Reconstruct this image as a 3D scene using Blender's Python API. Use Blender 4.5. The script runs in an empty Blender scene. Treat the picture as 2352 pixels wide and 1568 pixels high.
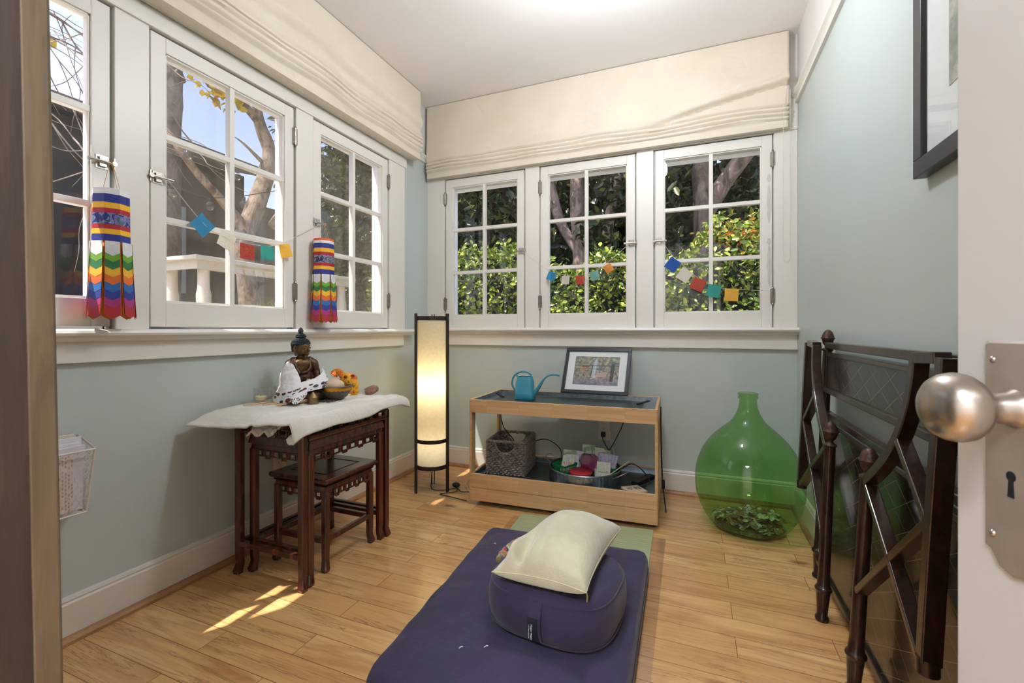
import bpy, bmesh, math, random
import numpy as np
from mathutils import Vector, Matrix, Euler
PI = math.pi
SC = bpy.context.scene
COL = SC.collection
R = math.radians
random.seed(7)

# ------------------------------------------------------------ camera, world, sun, exposure
F_PX, CX, HY, YAW = 1039.0, 1176.0, 757.0, R(22.0)
CAM_H = 1.0
cam_d = bpy.data.cameras.new('camera'); cam = bpy.data.objects.new('camera', cam_d); COL.objects.link(cam)
cam.location = (0, 0, CAM_H); cam.rotation_euler = (R(90), 0, YAW)
cam_d.sensor_width = 36.0; cam_d.lens = F_PX / 2352 * 36
cam_d.shift_y = -(784 - HY) / 2352
cam_d.clip_start = 0.01
cam_d.dof.use_dof = True; cam_d.dof.focus_distance = 2.4; cam_d.dof.aperture_fstop = 11
SC.camera = cam

world = bpy.data.worlds.new('sky'); SC.world = world; world.use_nodes = True
wn = world.node_tree; wn.nodes.clear()
sky = wn.nodes.new('ShaderNodeTexSky'); sky.sky_type = 'NISHITA'
sky.sun_disc = False; sky.sun_elevation = R(50); sky.sun_rotation = R(205); sky.dust_density = 1.5
bg = wn.nodes.new('ShaderNodeBackground'); bg.inputs[1].default_value = 0.205
wo = wn.nodes.new('ShaderNodeOutputWorld')
hs_ = wn.nodes.new('ShaderNodeHueSaturation'); hs_.inputs['Saturation'].default_value = 0.78
wn.links.new(sky.outputs[0], hs_.inputs['Color'])
tint = wn.nodes.new('ShaderNodeMix'); tint.data_type = 'RGBA'; tint.blend_type = 'MULTIPLY'; tint.inputs[0].default_value = 1.0; tint.inputs[7].default_value = (1.06, 0.98, 1.10, 1)
wn.links.new(hs_.outputs[0], tint.inputs[6]); wn.links.new(tint.outputs[2], bg.inputs[0]); wn.links.new(bg.outputs[0], wo.inputs[0])

SUN_DIR = Vector((0.30, 0.45, -1.0)).normalized()
sd = bpy.data.lights.new('sun', 'SUN'); sd.energy = 5.6; sd.angle = R(0.55); sd.color = (1.0, 0.93, 0.82)
so = bpy.data.objects.new('sun', sd); COL.objects.link(so)
so.rotation_euler = SUN_DIR.to_track_quat('-Z', 'Y').to_euler(); so.location = (-4, -5, 8)

SC.view_settings.view_transform = 'Standard'; SC.view_settings.look = 'None'
SC.view_settings.exposure = 1.15; SC.view_settings.gamma = 1.0
SC.view_settings.use_curve_mapping = False
SC.cycles.max_bounces = 14; SC.cycles.diffuse_bounces = 6; SC.cycles.transparent_max_bounces = 24
SC.cycles.use_denoising = True
SC.cycles.caustics_reflective = False; SC.cycles.caustics_refractive = False
SC.cycles.sample_clamp_indirect = 6

FILL_ROOM, FILL_HALL = 52.0, 34.0        # brightness of the two added fill lights

# ------------------------------------------------------------ measuring helper: where the sight line through a point of the
# photograph meets a plane of the room (axis = value), used for measuring off positions on known walls
_s, _c = math.sin(YAW), math.cos(YAW)
def site(ax, val, u, v):
    a = (u - CX) / F_PX; b = (HY - v) / F_PX
    r = (-_s + _c * a, _c + _s * a, b); o = (0, 0, CAM_H)
    t = (val - o[ax]) / r[ax]
    return Vector((o[0] + t * r[0], o[1] + t * r[1], o[2] + t * r[2]))

# ------------------------------------------------------------ materials
MATS = {}
def hexc(c):
    return tuple(((x / 255) / 12.92 if x / 255 <= 0.04045 else ((x / 255 + 0.055) / 1.055) ** 2.4) for x in c) + (1,)
class NT:
    def __init__(s, name):
        s.m = bpy.data.materials.new(name); s.m.use_nodes = True; s.t = s.m.node_tree
        s.b = s.t.nodes['Principled BSDF']; s.o = s.t.nodes['Material Output']
    def n(s, kind, **kw):
        nd = s.t.nodes.new(kind)
        for k, v in kw.items():
            if k == 'inp':
                for kk, vv in v.items(): nd.inputs[kk].default_value = vv
            else: setattr(nd, k, v)
        return nd
    def l(s, a, b): s.t.links.new(a, b)
    def coord(s, scale=(1, 1, 1), out='Object', rot=(0, 0, 0), loc=(0, 0, 0)):
        tc = s.n('ShaderNodeTexCoord'); mp = s.n('ShaderNodeMapping')
        mp.inputs['Scale'].default_value = scale; mp.inputs['Rotation'].default_value = rot; mp.inputs['Location'].default_value = loc
        s.l(tc.outputs[out], mp.inputs[0]); return mp.outputs[0]
    def noise(s, vec, scale, detail=3, rough=0.5, dist=0):
        nd = s.n('ShaderNodeTexNoise', inp={'Scale': scale, 'Detail': detail, 'Roughness': rough, 'Distortion': dist})
        s.l(vec, nd.inputs['Vector']); return nd.outputs['Fac']
    def ramp(s, fac, stops, interp='LINEAR'):
        r = s.n('ShaderNodeValToRGB'); r.color_ramp.interpolation = interp
        els = r.color_ramp.elements
        while len(els) < len(stops): els.new(0.5)
        for e, (p, c) in zip(els, stops):
            e.position = p; e.color = c if len(c) == 4 else tuple(c) + (1,)
        s.l(fac, r.inputs[0]); return r.outputs[0]
    def mix(s, fac, a, b, mode='MIX'):
        m = s.n('ShaderNodeMix', data_type='RGBA', blend_type=mode)
        if hasattr(fac, 'links'): s.l(fac, m.inputs[0])
        else: m.inputs[0].default_value = fac
        for x, i in ((a, 6), (b, 7)):
            if hasattr(x, 'links'): s.l(x, m.inputs[i])
            else: m.inputs[i].default_value = x if len(x) == 4 else tuple(x) + (1,)
        return m.outputs[2]
    def math(s, op, a, b=0.0, clamp=False):
        m = s.n('ShaderNodeMath', operation=op, use_clamp=clamp)
        for x, i in ((a, 0), (b, 1)):
            if hasattr(x, 'links'): s.l(x, m.inputs[i])
            else: m.inputs[i].default_value = x
        return m.outputs[0]
    def bump(s, h, strength=0.3, dist=0.01):
        b = s.n('ShaderNodeBump', inp={'Strength': strength, 'Distance': dist}); s.l(h, b.inputs['Height'])
        s.l(b.outputs[0], s.b.inputs['Normal'])
    def set(s, **kw):
        for k, v in kw.items():
            i = s.b.inputs[k.replace('_', ' ')]
            if hasattr(v, 'links'): s.l(v, i)
            else: i.default_value = v
        return s.m
def plain(name, rgb, rough=0.5, metal=0.0, var=0.06, nscale=20, bump=0.0, bscale=200, **kw):
    """a solid finish with a little tonal unevenness"""
    if name in MATS: return MATS[name]
    n = NT(name); c = hexc(rgb)
    f = n.noise(n.coord(), nscale, 3)
    dk = tuple(x * (1 - var) for x in c[:3]) + (1,); lt = tuple(min(1, x * (1 + var)) for x in c[:3]) + (1,)
    n.set(Base_Color=n.ramp(f, [(0.3, dk), (0.7, lt)]), Roughness=rough, Metallic=metal, **kw)
    if bump: n.bump(n.noise(n.coord(), bscale, 3), bump, 0.004)
    MATS[name] = n.m; return n.m

def wall_paint():
    n = NT('sage_wall_paint')
    tc = n.n('ShaderNodeTexCoord'); sp = n.n('ShaderNodeSeparateXYZ'); n.l(tc.outputs['Object'], sp.inputs[0])
    st = n.math('GREATER_THAN', sp.outputs[2], 2.27)
    f = n.noise(n.coord(), 1.6, 3)
    sage = n.ramp(f, [(0.3, hexc((184, 193, 190))), (0.7, hexc((190, 198, 195)))])
    n.set(Base_Color=n.mix(st, sage, hexc((226, 222, 218))), Roughness=0.42)
    n.bump(n.noise(n.coord(), 120, 3), 0.06, 0.002); return n.m
M_WALL = wall_paint()
M_CEIL = plain('ceiling_paint', (243, 240, 239), 0.7, var=0.01, nscale=2)
M_TRIM = plain('ivory_trim_paint', (228, 224, 216), 0.38, var=0.015, nscale=3, bump=0.05, bscale=60)
M_TRIM_OUT = plain('white_exterior_paint', (236, 236, 238), 0.5, var=0.02)
M_DOOR = plain('white_door_paint', (214, 210, 207), 0.4, var=0.015, nscale=3, bump=0.08, bscale=40)
M_BASE = plain('baseboard_paint', (218, 211, 204), 0.4, var=0.02, nscale=4)

def m_floor():
    n = NT('honey_plank_floor')
    v = n.coord((1, 1, 1), loc=(0.37, 0.062, 0))
    br = n.n('ShaderNodeTexBrick', offset=0.37, offset_frequency=2, squash=1.0)
    br.inputs['Color1'].default_value = (0, 0, 0, 1); br.inputs['Color2'].default_value = (1, 1, 1, 1)
    br.inputs['Mortar'].default_value = (0.5, 0.5, 0.5, 1)
    br.inputs['Scale'].default_value = 1; br.inputs['Mortar Size'].default_value = 0.0011; br.inputs['Mortar Smooth'].default_value = 0.1
    br.inputs['Brick Width'].default_value = 0.78; br.inputs['Row Height'].default_value = 0.1
    n.l(v, br.inputs['Vector'])
    rnd = br.outputs['Color']
    # shift the grain on every plank
    sh = n.n('ShaderNodeVectorMath', operation='MULTIPLY_ADD'); n.l(rnd, sh.inputs[0]); sh.inputs[1].default_value = (7.3, 3.1, 5.7); n.l(v, sh.inputs[2])
    mp = n.n('ShaderNodeMapping'); mp.inputs['Scale'].default_value = (1.6, 11, 1); n.l(sh.outputs[0], mp.inputs[0])
    mp2 = n.n('ShaderNodeMapping'); mp2.inputs['Scale'].default_value = (0.42, 8, 1); n.l(sh.outputs[0], mp2.inputs[0])
    mp3 = n.n('ShaderNodeMapping'); mp3.inputs['Scale'].default_value = (6, 160, 1); n.l(sh.outputs[0], mp3.inputs[0])
    base = n.ramp(rnd, [(0.0, hexc((194, 144, 90))), (0.35, hexc((214, 167, 110))), (0.7, hexc((224, 182, 126))), (1.0, hexc((202, 153, 98)))])
    g1 = n.noise(mp.outputs[0], 1.3, 5, 0.6, 1.2)
    c1 = n.mix(n.ramp(g1, [(0.42, (0, 0, 0, 1)), (0.68, (1, 1, 1, 1))]), base, hexc((168, 112, 64)))
    g2 = n.noise(mp2.outputs[0], 1.7, 6, 0.65, 2.0)
    streak = n.ramp(g2, [(0.484, (0, 0, 0, 1)), (0.497, (1, 1, 1, 1)), (0.503, (1, 1, 1, 1)), (0.516, (0, 0, 0, 1))])
    gate = n.ramp(n.noise(mp.outputs[0], 0.9, 2), [(0.42, (0, 0, 0, 1)), (0.55, (1, 1, 1, 1))])
    c2 = n.mix(n.math('MULTIPLY', n.math('MULTIPLY', streak, gate), 0.9), c1, hexc((104, 64, 38)))
    g3 = n.noise(mp3.outputs[0], 1.0, 3)
    c3 = n.mix(0.35, c2, n.mix(g3, hexc((190, 140, 90)), hexc((232, 196, 140))), 'MIX')
    # knots
    mk = n.n('ShaderNodeMapping'); mk.inputs['Scale'].default_value = (1.7, 4.0, 1); n.l(v, mk.inputs[0])
    vo = n.n('ShaderNodeTexVoronoi'); vo.inputs['Scale'].default_value = 1.0; n.l(mk.outputs[0], vo.inputs['Vector'])
    kn = n.ramp(vo.outputs['Distance'], [(0.035, (1, 1, 1, 1)), (0.10, (0, 0, 0, 1))])
    gk = n.ramp(n.noise(mk.outputs[0], 0.9, 0), [(0.52, (0, 0, 0, 1)), (0.56, (1, 1, 1, 1))])
    c4 = n.mix(n.math('MULTIPLY', n.math('MULTIPLY', kn, gk), 0.8), c3, hexc((120, 78, 48)))
    c5 = n.mix(br.outputs['Fac'], c4, hexc((128, 84, 50)))
    n.set(Base_Color=c5, Roughness=n.ramp(n.noise(v, 3, 3), [(0.3, (0.17, 0.17, 0.17, 1)), (0.7, (0.27, 0.27, 0.27, 1))]))
    n.set(Coat_Weight=0.25, Coat_Roughness=0.12)
    n.bump(n.math('SUBTRACT', n.math('MULTIPLY', g3, 0.15), br.outputs['Fac']), 0.25, 0.002)
    return n.m
M_FLOOR = m_floor()

def m_wood(name, light, dark, along=(1, 12, 12), scale=6, rough=0.4, coat=0.0, knots=None, bumps=0.1, dist=1.0):
    n = NT(name); v = n.coord(along)
    f = n.noise(v, scale, 5, 0.6, dist); f2 = n.noise(v, scale * 7, 2)
    c = n.ramp(f, [(0.32, hexc(dark)), (0.66, hexc(light))])
    c = n.mix(n.math('MULTIPLY', f2, 0.35), c, hexc(dark))
    n.set(Base_Color=c, Roughness=rough, Coat_Weight=coat, Coat_Roughness=0.15)
    n.bump(f2, bumps, 0.002); return n.m
M_ROSE = m_wood('dark_rosewood', (96, 44, 27), (52, 22, 15), (9, 9, 0.9), 4, 0.26, 0.4, dist=0.5)
M_SHOE = m_wood('oak_shoe_moulding', (176, 134, 92), (140, 100, 66), (9, 1, 9), 5, 0.4)
M_JAMB = m_wood('weathered_brown_wood', (106, 90, 66), (74, 60, 42), (14, 14, 1.4), 3.2, 0.6)
M_BRONZEIRON = m_wood('dark_bronzed_metal', (66, 40, 27), (28, 18, 14), (4, 4, 2), 6, 0.28, 0.35, dist=2)
M_BRONZEIRON.node_tree.nodes['Principled BSDF'].inputs['Metallic'].default_value = 0.35
def m_bamboo():
    n = NT('bamboo_board'); tc = n.coord((1, 1, 1))
    mp = n.coord((1.2, 30, 45)); f = n.noise(mp, 4, 4, 0.5)
    br = n.n('ShaderNodeTexBrick', offset=0.43, offset_frequency=1); br.inputs['Color1'].default_value = (0, 0, 0, 1); br.inputs['Color2'].default_value = (1, 1, 1, 1)
    br.inputs['Scale'].default_value = 1; br.inputs['Mortar Size'].default_value = 0.0022; br.inputs['Mortar Smooth'].default_value = 1.0
    br.inputs['Brick Width'].default_value = 0.19; br.inputs['Row Height'].default_value = 0.021; br.inputs['Mortar'].default_value = (0.5, 0.5, 0.5, 1)
    n.l(n.coord((1, 1, 1), rot=(R(90), 0, 0)), br.inputs['Vector'])
    sp = n.n('ShaderNodeSeparateXYZ'); n.l(tc, sp.inputs[0])
    c = n.ramp(br.outputs['Color'], [(0, hexc((198, 158, 114))), (1, hexc((216, 178, 134)))])
    c = n.mix(n.math('MULTIPLY', f, 0.6), c, hexc((186, 144, 98)))
    c = n.mix(n.math('MULTIPLY', br.outputs['Fac'], 0.2), c, hexc((150, 104, 62)))
    # nodes of the cane: short dark ticks
    vo = n.n('ShaderNodeTexVoronoi'); vo.inputs['Scale'].default_value = 1; n.l(n.coord((8.5, 0.2, 36)), vo.inputs['Vector'])
    tk = n.ramp(vo.outputs['Distance'], [(0.06, (1, 1, 1, 1)), (0.14, (0, 0, 0, 1))])
    c = n.mix(n.math('MULTIPLY', tk, 0.2), c, hexc((150, 100, 60)))
    n.set(Base_Color=c, Roughness=0.42); return n.m
M_BAMBOO = m_bamboo()

def m_fabric(name, rgb, rgb2=None, weave=700, bump=0.25, rough=0.9, sheen=0.3, nscale=4, wr=0.0, crease=0.0, trans=0.0):
    n = NT(name); v = n.coord()
    c2 = rgb2 or tuple(int(x * 0.9) for x in rgb)
    f = n.noise(v, nscale, 4, 0.6)
    n.set(Base_Color=n.ramp(f, [(0.3, hexc(c2)), (0.7, hexc(rgb))]), Roughness=rough, Sheen_Weight=sheen)
    w = n.noise(v, weave, 2)
    h = w
    if crease:
        h = n.math('ADD', n.math('MULTIPLY', w, 0.12), n.math('MULTIPLY', n.noise(v, crease, 4, 0.5, 1.5), 1.0))
        n.bump(h, bump, 0.012)
    else: n.bump(h, bump, 0.002)
    if trans:
        tr = n.n('ShaderNodeBsdfTranslucent'); tr.inputs[0].default_value = hexc(rgb)
        mx = n.n('ShaderNodeMixShader'); mx.inputs[0].default_value = trans
        n.l(n.b.outputs[0], mx.inputs[1]); n.l(tr.outputs[0], mx.inputs[2]); n.l(mx.outputs[0], n.o.inputs[0])
    return n.m
M_LINEN = m_fabric('cream_linen_blind', (226, 216, 201), (217, 205, 188), 500, 0.3, crease=9, nscale=3)
M_PURPLE = m_fabric('aubergine_cotton', (57, 47, 76), (46, 38, 64), 500, 0.5, nscale=2.5, crease=7, sheen=0.12)
M_PURPLE_SEAM = m_fabric('dark_aubergine_seam', (48, 38, 66), (40, 30, 56), 500, 0.3)
M_CREAMVELVET = m_fabric('pale_sage_velvet', (202, 196, 170), (178, 171, 144), 400, 0.5, nscale=5, crease=8, sheen=0.5)
M_WHITECLOTH = m_fabric('white_table_cloth', (232, 229, 220), (216, 210, 198), 600, 0.5, crease=14)

def m_thin_glass(name, tint=(1, 1, 1), rough=0.0, refl=1.0, ior=1.45):
    n = NT(name); t = n.t
    tr = n.n('ShaderNodeBsdfTransparent'); tr.inputs[0].default_value = tuple(tint) + (1,)
    gl = n.n('ShaderNodeBsdfGlossy'); gl.inputs['Roughness'].default_value = rough
    lw = n.n('ShaderNodeLayerWeight'); lw.inputs[0].default_value = 0.5
    f0 = ((ior - 1) / (ior + 1)) ** 2
    fr = n.math('ADD', n.math('MULTIPLY', n.math('POWER', lw.outputs['Facing'], 5.0), 1 - f0), f0)
    mx = n.n('ShaderNodeMixShader'); n.l(n.math('MULTIPLY', fr, refl, True), mx.inputs[0])
    n.l(tr.outputs[0], mx.inputs[1]); n.l(gl.outputs[0], mx.inputs[2]); n.l(mx.outputs[0], n.o.inputs[0])
    t.nodes.remove(n.b); return n.m
M_GLASS = m_thin_glass('window_glass', (0.97, 0.98, 0.98), 0.0, 0.5)
M_CLEAR = m_thin_glass('clear_drinking_glass', (0.975, 0.98, 0.98), 0.02, 1.3, 1.5)
M_GREENGLASS = m_thin_glass('green_bottle_glass', (0.61, 0.82, 0.51), 0.03, 1.0, 1.5)
M_MATPLASTIC = m_thin_glass('clear_floor_plastic', (0.975, 0.96, 0.975), 0.2, 1.5, 1.5)
def m_screen():
    n = NT('insect_screen_mesh')
    tr = n.n('ShaderNodeBsdfTransparent'); df = n.n('ShaderNodeBsdfDiffuse'); df.inputs[0].default_value = hexc((150, 142, 130))
    mx = n.n('ShaderNodeMixShader')
    w1 = n.noise(n.coord(), 900, 2)
    n.l(n.ramp(w1, [(0.35, (0.14, 0.14, 0.14, 1)), (0.65, (0.34, 0.34, 0.34, 1))]), mx.inputs[0])
    n.l(tr.outputs[0], mx.inputs[1]); n.l(df.outputs[0], mx.inputs[2]); n.l(mx.outputs[0], n.o.inputs[0]); n.t.nodes.remove(n.b); return n.m
M_SCREEN = m_screen()
M_STEEL = plain('brushed_nickel', (186, 178, 168), 0.30, 1.0, var=0.12, nscale=30)
M_KNOB = plain('satin_nickel_knob', (186, 176, 166), 0.30, 1.0, var=0.15, nscale=35, bump=0.03, bscale=90)
M_HINGE = plain('antique_nickel', (150, 144, 136), 0.35, 1.0, var=0.2)
M_BLACK = plain('black_plastic', (22, 22, 24), 0.45)
M_BLACKFRAME = plain('charcoal_frame', (34, 34, 39), 0.4, var=0.1)
M_LAMPWOOD = plain('dark_lamp_wood', (40, 27, 24), 0.4, var=0.15)
M_WHITEPL = plain('ivory_plastic', (222, 214, 200), 0.4)
M_MAT_BOARD = plain('white_mat_board', (236, 236, 236), 0.8, var=0.01)
M_TEAL = plain('teal_plastic', (62, 140, 160), 0.45, var=0.05)
M_TEALDK = plain('teal_plastic_dark', (36, 120, 144), 0.42, var=0.05)
M_GALV = plain('galvanized_steel', (150, 160, 168), 0.34, 0.9, var=0.22, nscale=45)
M_CANDLE = plain('cream_wax', (238, 222, 170), 0.5, Subsurface_Weight=0.2)

# ------------------------------------------------------------ mesh building
BASE = {}
class MB:
    def __init__(s): s.v = []; s.f = []; s.mi = []
    def add(s, verts, faces, mi=0):
        o = len(s.v); s.v += [tuple(p) for p in verts]
        for f in faces: s.f.append([i + o for i in f]); s.mi.append(mi)
        return s
    def boxb(s, x0, x1, y0, y1, z0, z1, mi=0):
        return s.add([(x0, y0, z0), (x1, y0, z0), (x1, y1, z0), (x0, y1, z0), (x0, y0, z1), (x1, y0, z1), (x1, y1, z1), (x0, y1, z1)],
                     [(0, 3, 2, 1), (4, 5, 6, 7), (0, 1, 5, 4), (1, 2, 6, 5), (2, 3, 7, 6), (3, 0, 4, 7)], mi)
    def box(s, c, size, rot=None, mi=0):
        m = (rot.to_matrix() if hasattr(rot, 'to_matrix') else rot) if rot is not None else Matrix.Identity(3)
        c = Vector(c); hx, hy, hz = [q / 2 for q in size]
        vs = [c + m @ Vector(p) for p in ((-hx, -hy, -hz), (hx, -hy, -hz), (hx, hy, -hz), (-hx, hy, -hz), (-hx, -hy, hz), (hx, -hy, hz), (hx, hy, hz), (-hx, hy, hz))]
        return s.add(vs, [(0, 3, 2, 1), (4, 5, 6, 7), (0, 1, 5, 4), (1, 2, 6, 5), (2, 3, 7, 6), (3, 0, 4, 7)], mi)
    def lathe(s, prof, n=32, c=(0, 0, 0), axis=None, mi=0, cap=True, sy=1.0, off=None):
        """prof: list of (radius, height); axis: direction of the height; off(i, ang) radial factor"""
        q = Vector(axis).normalized().to_track_quat('Z', 'Y').to_matrix() if axis is not None else Matrix.Identity(3)
        c = Vector(c); vs = []; fs = []
        for i, (r, h) in enumerate(prof):
            for k in range(n):
                a = 2 * PI * k / n; rr = r * (off(i, a) if off else 1)
                vs.append(c + q @ Vector((rr * math.cos(a), rr * math.sin(a) * sy, h)))
        for i in range(len(prof) - 1):
            for k in range(n):
                a = i * n + k; b = i * n + (k + 1) % n
                fs.append((a, b, b + n, a + n))
        if cap:
            if prof[0][0] > 1e-6: fs.append(tuple(range(n - 1, -1, -1)))
            if prof[-1][0] > 1e-6: fs.append(tuple(range((len(prof) - 1) * n, len(prof) * n)))
        return s.add(vs, fs, mi)
    def cyl(s, p0, p1, r0, r1=None, n=12, mi=0):
        p0 = Vector(p0); p1 = Vector(p1); return s.lathe([(r0, 0), (r0 if r1 is None else r1, (p1 - p0).length)], n, p0, p1 - p0, mi)
    def sphere(s, c, r, n=12, mi=0, sc=(1, 1, 1), rot=None):
        m = rot.to_matrix() if rot is not None else Matrix.Identity(3)
        vs = []; fs = []; c = Vector(c); mm = max(4, n // 2)
        for i in range(1, mm):
            th = PI * i / mm
            for k in range(n):
                a = 2 * PI * k / n
                vs.append(c + m @ Vector((r * sc[0] * math.sin(th) * math.cos(a), r * sc[1] * math.sin(th) * math.sin(a), r * sc[2] * math.cos(th))))
        t = len(vs); vs.append(c + m @ Vector((0, 0, r * sc[2]))); vs.append(c + m @ Vector((0, 0, -r * sc[2])))
        for i in range(mm - 2):
            for k in range(n):
                a = i * n + k; b = i * n + (k + 1) % n; fs.append((a, a + n, b + n, b))
        for k in range(n):
            fs.append((t, k, (k + 1) % n)); o = (mm - 2) * n; fs.append((t + 1, o + (k + 1) % n, o + k))
        return s.add(vs, fs, mi)
    def sweep(s, pts, prof, up=(0, 0, 1), mi=0, closed=False, radii=None):
        """sweep a closed 2-d profile [(a,b)] along pts; a along side, b along up"""
        pts = [Vector(p) for p in pts]; n = len(pts); up = Vector(up).normalized(); m = len(prof); vs = []; fs = []
        for i, p in enumerate(pts):
            if closed: t = (pts[(i + 1) % n] - pts[i - 1])
            else: t = pts[min(i + 1, n - 1)] - pts[max(i - 1, 0)]
            t.normalize(); side = t.cross(up)
            if side.length < 1e-4: side = Vector((1, 0, 0))
            side.normalize(); u2 = side.cross(t).normalized()
            k = 1.0
            if 0 < i < n - 1 and not closed:
                a = (pts[i] - pts[i - 1]).normalized(); b = (pts[i + 1] - pts[i]).normalized()
                k = 1 / max(0.5, math.sqrt((1 + a.dot(b)) / 2))
            rr = radii[i] if radii else 1
            turn_in_side = abs((pts[min(i + 1, n - 1)] - 2 * p + pts[max(i - 1, 0)]).dot(side)) > abs((pts[min(i + 1, n - 1)] - 2 * p + pts[max(i - 1, 0)]).dot(u2))
            for (x, y) in prof:
                vs.append(p + side * (x * rr * (k if turn_in_side else 1)) + u2 * (y * rr * (1 if turn_in_side else k)))
        last = n if closed else n - 1
        for i in range(last):
            for k in range(m):
                a = i * m + k; b = i * m + (k + 1) % m; c = ((i + 1) % n) * m + (k + 1) % m; d = ((i + 1) % n) * m + k
                fs.append((a, b, c, d))
        if not closed:
            fs.append(tuple(range(m - 1, -1, -1))); fs.append(tuple(range((n - 1) * m, n * m)))
        return s.add(vs, fs, mi)
    def tube(s, pts, r, n=8, mi=0, closed=False, radii=None):
        pr = [(r * math.cos(2 * PI * k / n), r * math.sin(2 * PI * k / n)) for k in range(n)]
        P = [Vector(p) for p in pts]; ext = [max(q[i] for q in P) - min(q[i] for q in P) for i in range(3)]
        up = (0.013, 0.021, 1) if closed or ext[2] < 0.7 * max(ext[0], ext[1]) else ((0.97, 0.21, 0.02) if ext[0] <= ext[1] else (0.21, 0.97, 0.02))
        return s.sweep(pts, pr, up, mi, closed, radii)
    def bar(s, pts, w, h, up, mi=0):
        return s.sweep(pts, [(-w / 2, -h / 2), (w / 2, -h / 2), (w / 2, h / 2), (-w / 2, h / 2)], up, mi)
    def grid(s, fn, nu, nv, mi=0, wrap=False):
        vs = [fn(i / (nu if wrap else nu - 1), j / (nv - 1)) for i in range(nu) for j in range(nv)]
        fs = []
        for i in range(nu if wrap else nu - 1):
            for j in range(nv - 1):
                a = i * nv + j; b = ((i + 1) % nu) * nv + j
                fs.append((a, b, b + 1, a + 1))
        return s.add(vs, fs, mi)
    def build(s, name, mat, parent=None, smooth=False, bevel=0.0, solid=0.0, subsurf=0, autosmooth=35, local=False, remesh=0.0):
        mats = mat if isinstance(mat, (list, tuple)) else [mat]
        me = bpy.data.meshes.new(name)
        if parent is not None and not local: off = Vector(BASE.get(parent.name, (0, 0, 0)))
        elif parent is None and not local:
            a = np.array(s.v); off = Vector(((a[:, 0].min() + a[:, 0].max()) / 2, (a[:, 1].min() + a[:, 1].max()) / 2, a[:, 2].min()))
        else: off = Vector((0, 0, 0))
        me.from_pydata([(p[0] - off.x, p[1] - off.y, p[2] - off.z) for p in s.v], [], s.f)
        for m in mats: me.materials.append(m)
        me.polygons.foreach_set('material_index', s.mi)
        bm = bmesh.new(); bm.from_mesh(me)
        if remesh or not solid: 
            bmesh.ops.recalc_face_normals(bm, faces=bm.faces)
        bm.to_mesh(me); bm.free()
        ob = bpy.data.objects.new(name, me); COL.objects.link(ob)
        if parent is not None:
            ob.parent = parent; BASE[ob.name] = tuple(off)
        else:
            ob.location = off; BASE[ob.name] = tuple(off)
        if remesh:
            rm = ob.modifiers.new('skin', 'REMESH'); rm.mode = 'VOXEL'; rm.voxel_size = remesh; rm.use_smooth_shade = True
            sm = ob.modifiers.new('soft', 'SMOOTH'); sm.iterations = 4; sm.factor = 0.5
        if solid:
            sm = ob.modifiers.new('thickness', 'SOLIDIFY'); sm.thickness = solid; sm.offset = 0
        if bevel:
            b = ob.modifiers.new('edge', 'BEVEL'); b.width = bevel; b.segments = 2; b.limit_method = 'ANGLE'; b.angle_limit = R(40)
        if subsurf:
            ss = ob.modifiers.new('subdivision', 'SUBSURF'); ss.levels = subsurf; ss.render_levels = subsurf
        if smooth:
            if autosmooth and not subsurf:
                bm = bmesh.new(); bm.from_mesh(me)
                for e in bm.edges:
                    if len(e.link_faces) == 2 and e.calc_face_angle(0) > R(autosmooth): e.smooth = False
                for f in bm.faces: f.smooth = True
                bm.to_mesh(me); bm.free()
            else:
                me.polygons.foreach_set('use_smooth', [True] * len(me.polygons))
        return ob
def thing(name, label, cat, loc=(0, 0, 0), rz=0.0, group=None):
    o = bpy.data.objects.new(name, None); COL.objects.link(o); o.location = loc; o.rotation_euler = (0, 0, rz); o.empty_display_size = 0.05
    o['label'] = label; o['category'] = cat
    if group: o['group'] = group
    BASE[o.name] = tuple(loc); return o
def tag(o, label, cat, group=None, kind=None):
    o['label'] = label; o['category'] = cat
    if group: o['group'] = group
    if kind: o['kind'] = kind
    return o
def struct(o): o['kind'] = 'structure'; return o
def strucroot(name, loc):
    o = bpy.data.objects.new(name, None); COL.objects.link(o); o.location = loc; o['kind'] = 'structure'; o.empty_display_size = 0.05
    BASE[o.name] = tuple(loc); return o
def copy_tree(o, parent=None):
    c = o.copy(); COL.objects.link(c)
    if parent is not None: c.parent = parent
    for ch in [x for x in COL.objects if x.parent is o]: copy_tree(ch, c)
    return c
def fbm(x, y, s=1.0, seed=0.0):
    from mathutils import noise
    return noise.noise(Vector((x * s + seed, y * s - seed, seed)))
def text_mesh(body, size, loc, rotm, mat, parent, name='lettering', extrude=0.0004):
    cu = bpy.data.curves.new('lettering', 'FONT'); cu.body = body; cu.size = size; cu.extrude = extrude; cu.align_x = 'CENTER'; cu.align_y = 'CENTER'
    tmp = bpy.data.objects.new('lettering_source', cu); COL.objects.link(tmp)
    dg = bpy.context.evaluated_depsgraph_get(); dg.update()
    me = bpy.data.meshes.new_from_object(tmp.evaluated_get(dg)); COL.objects.unlink(tmp); bpy.data.objects.remove(tmp)
    ob = bpy.data.objects.new(name, me); COL.objects.link(ob)
    me.materials.clear(); me.materials.append(mat)
    off = Vector(BASE.get(parent.name, (0, 0, 0)))
    ob.parent = parent
    ob.matrix_local = Matrix.Translation(Vector(loc) - off) @ rotm.to_4x4()
    return ob

# ============================================================ THE ROOM
XL, XR, YB, YF, ZC = -1.87, 0.53, 2.94, -0.25, 2.65
WT = 0.115
LW = [(0.285, 0.924), (1.043, 1.690), (1.811, 2.436)]           # sashes of the left wall, along y
BW = [(-1.715, -1.088), (-0.976, -0.344), (-0.231, 0.409)]       # sashes of the back wall, along x
Z0, Z1 = 1.008, 2.108

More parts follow.
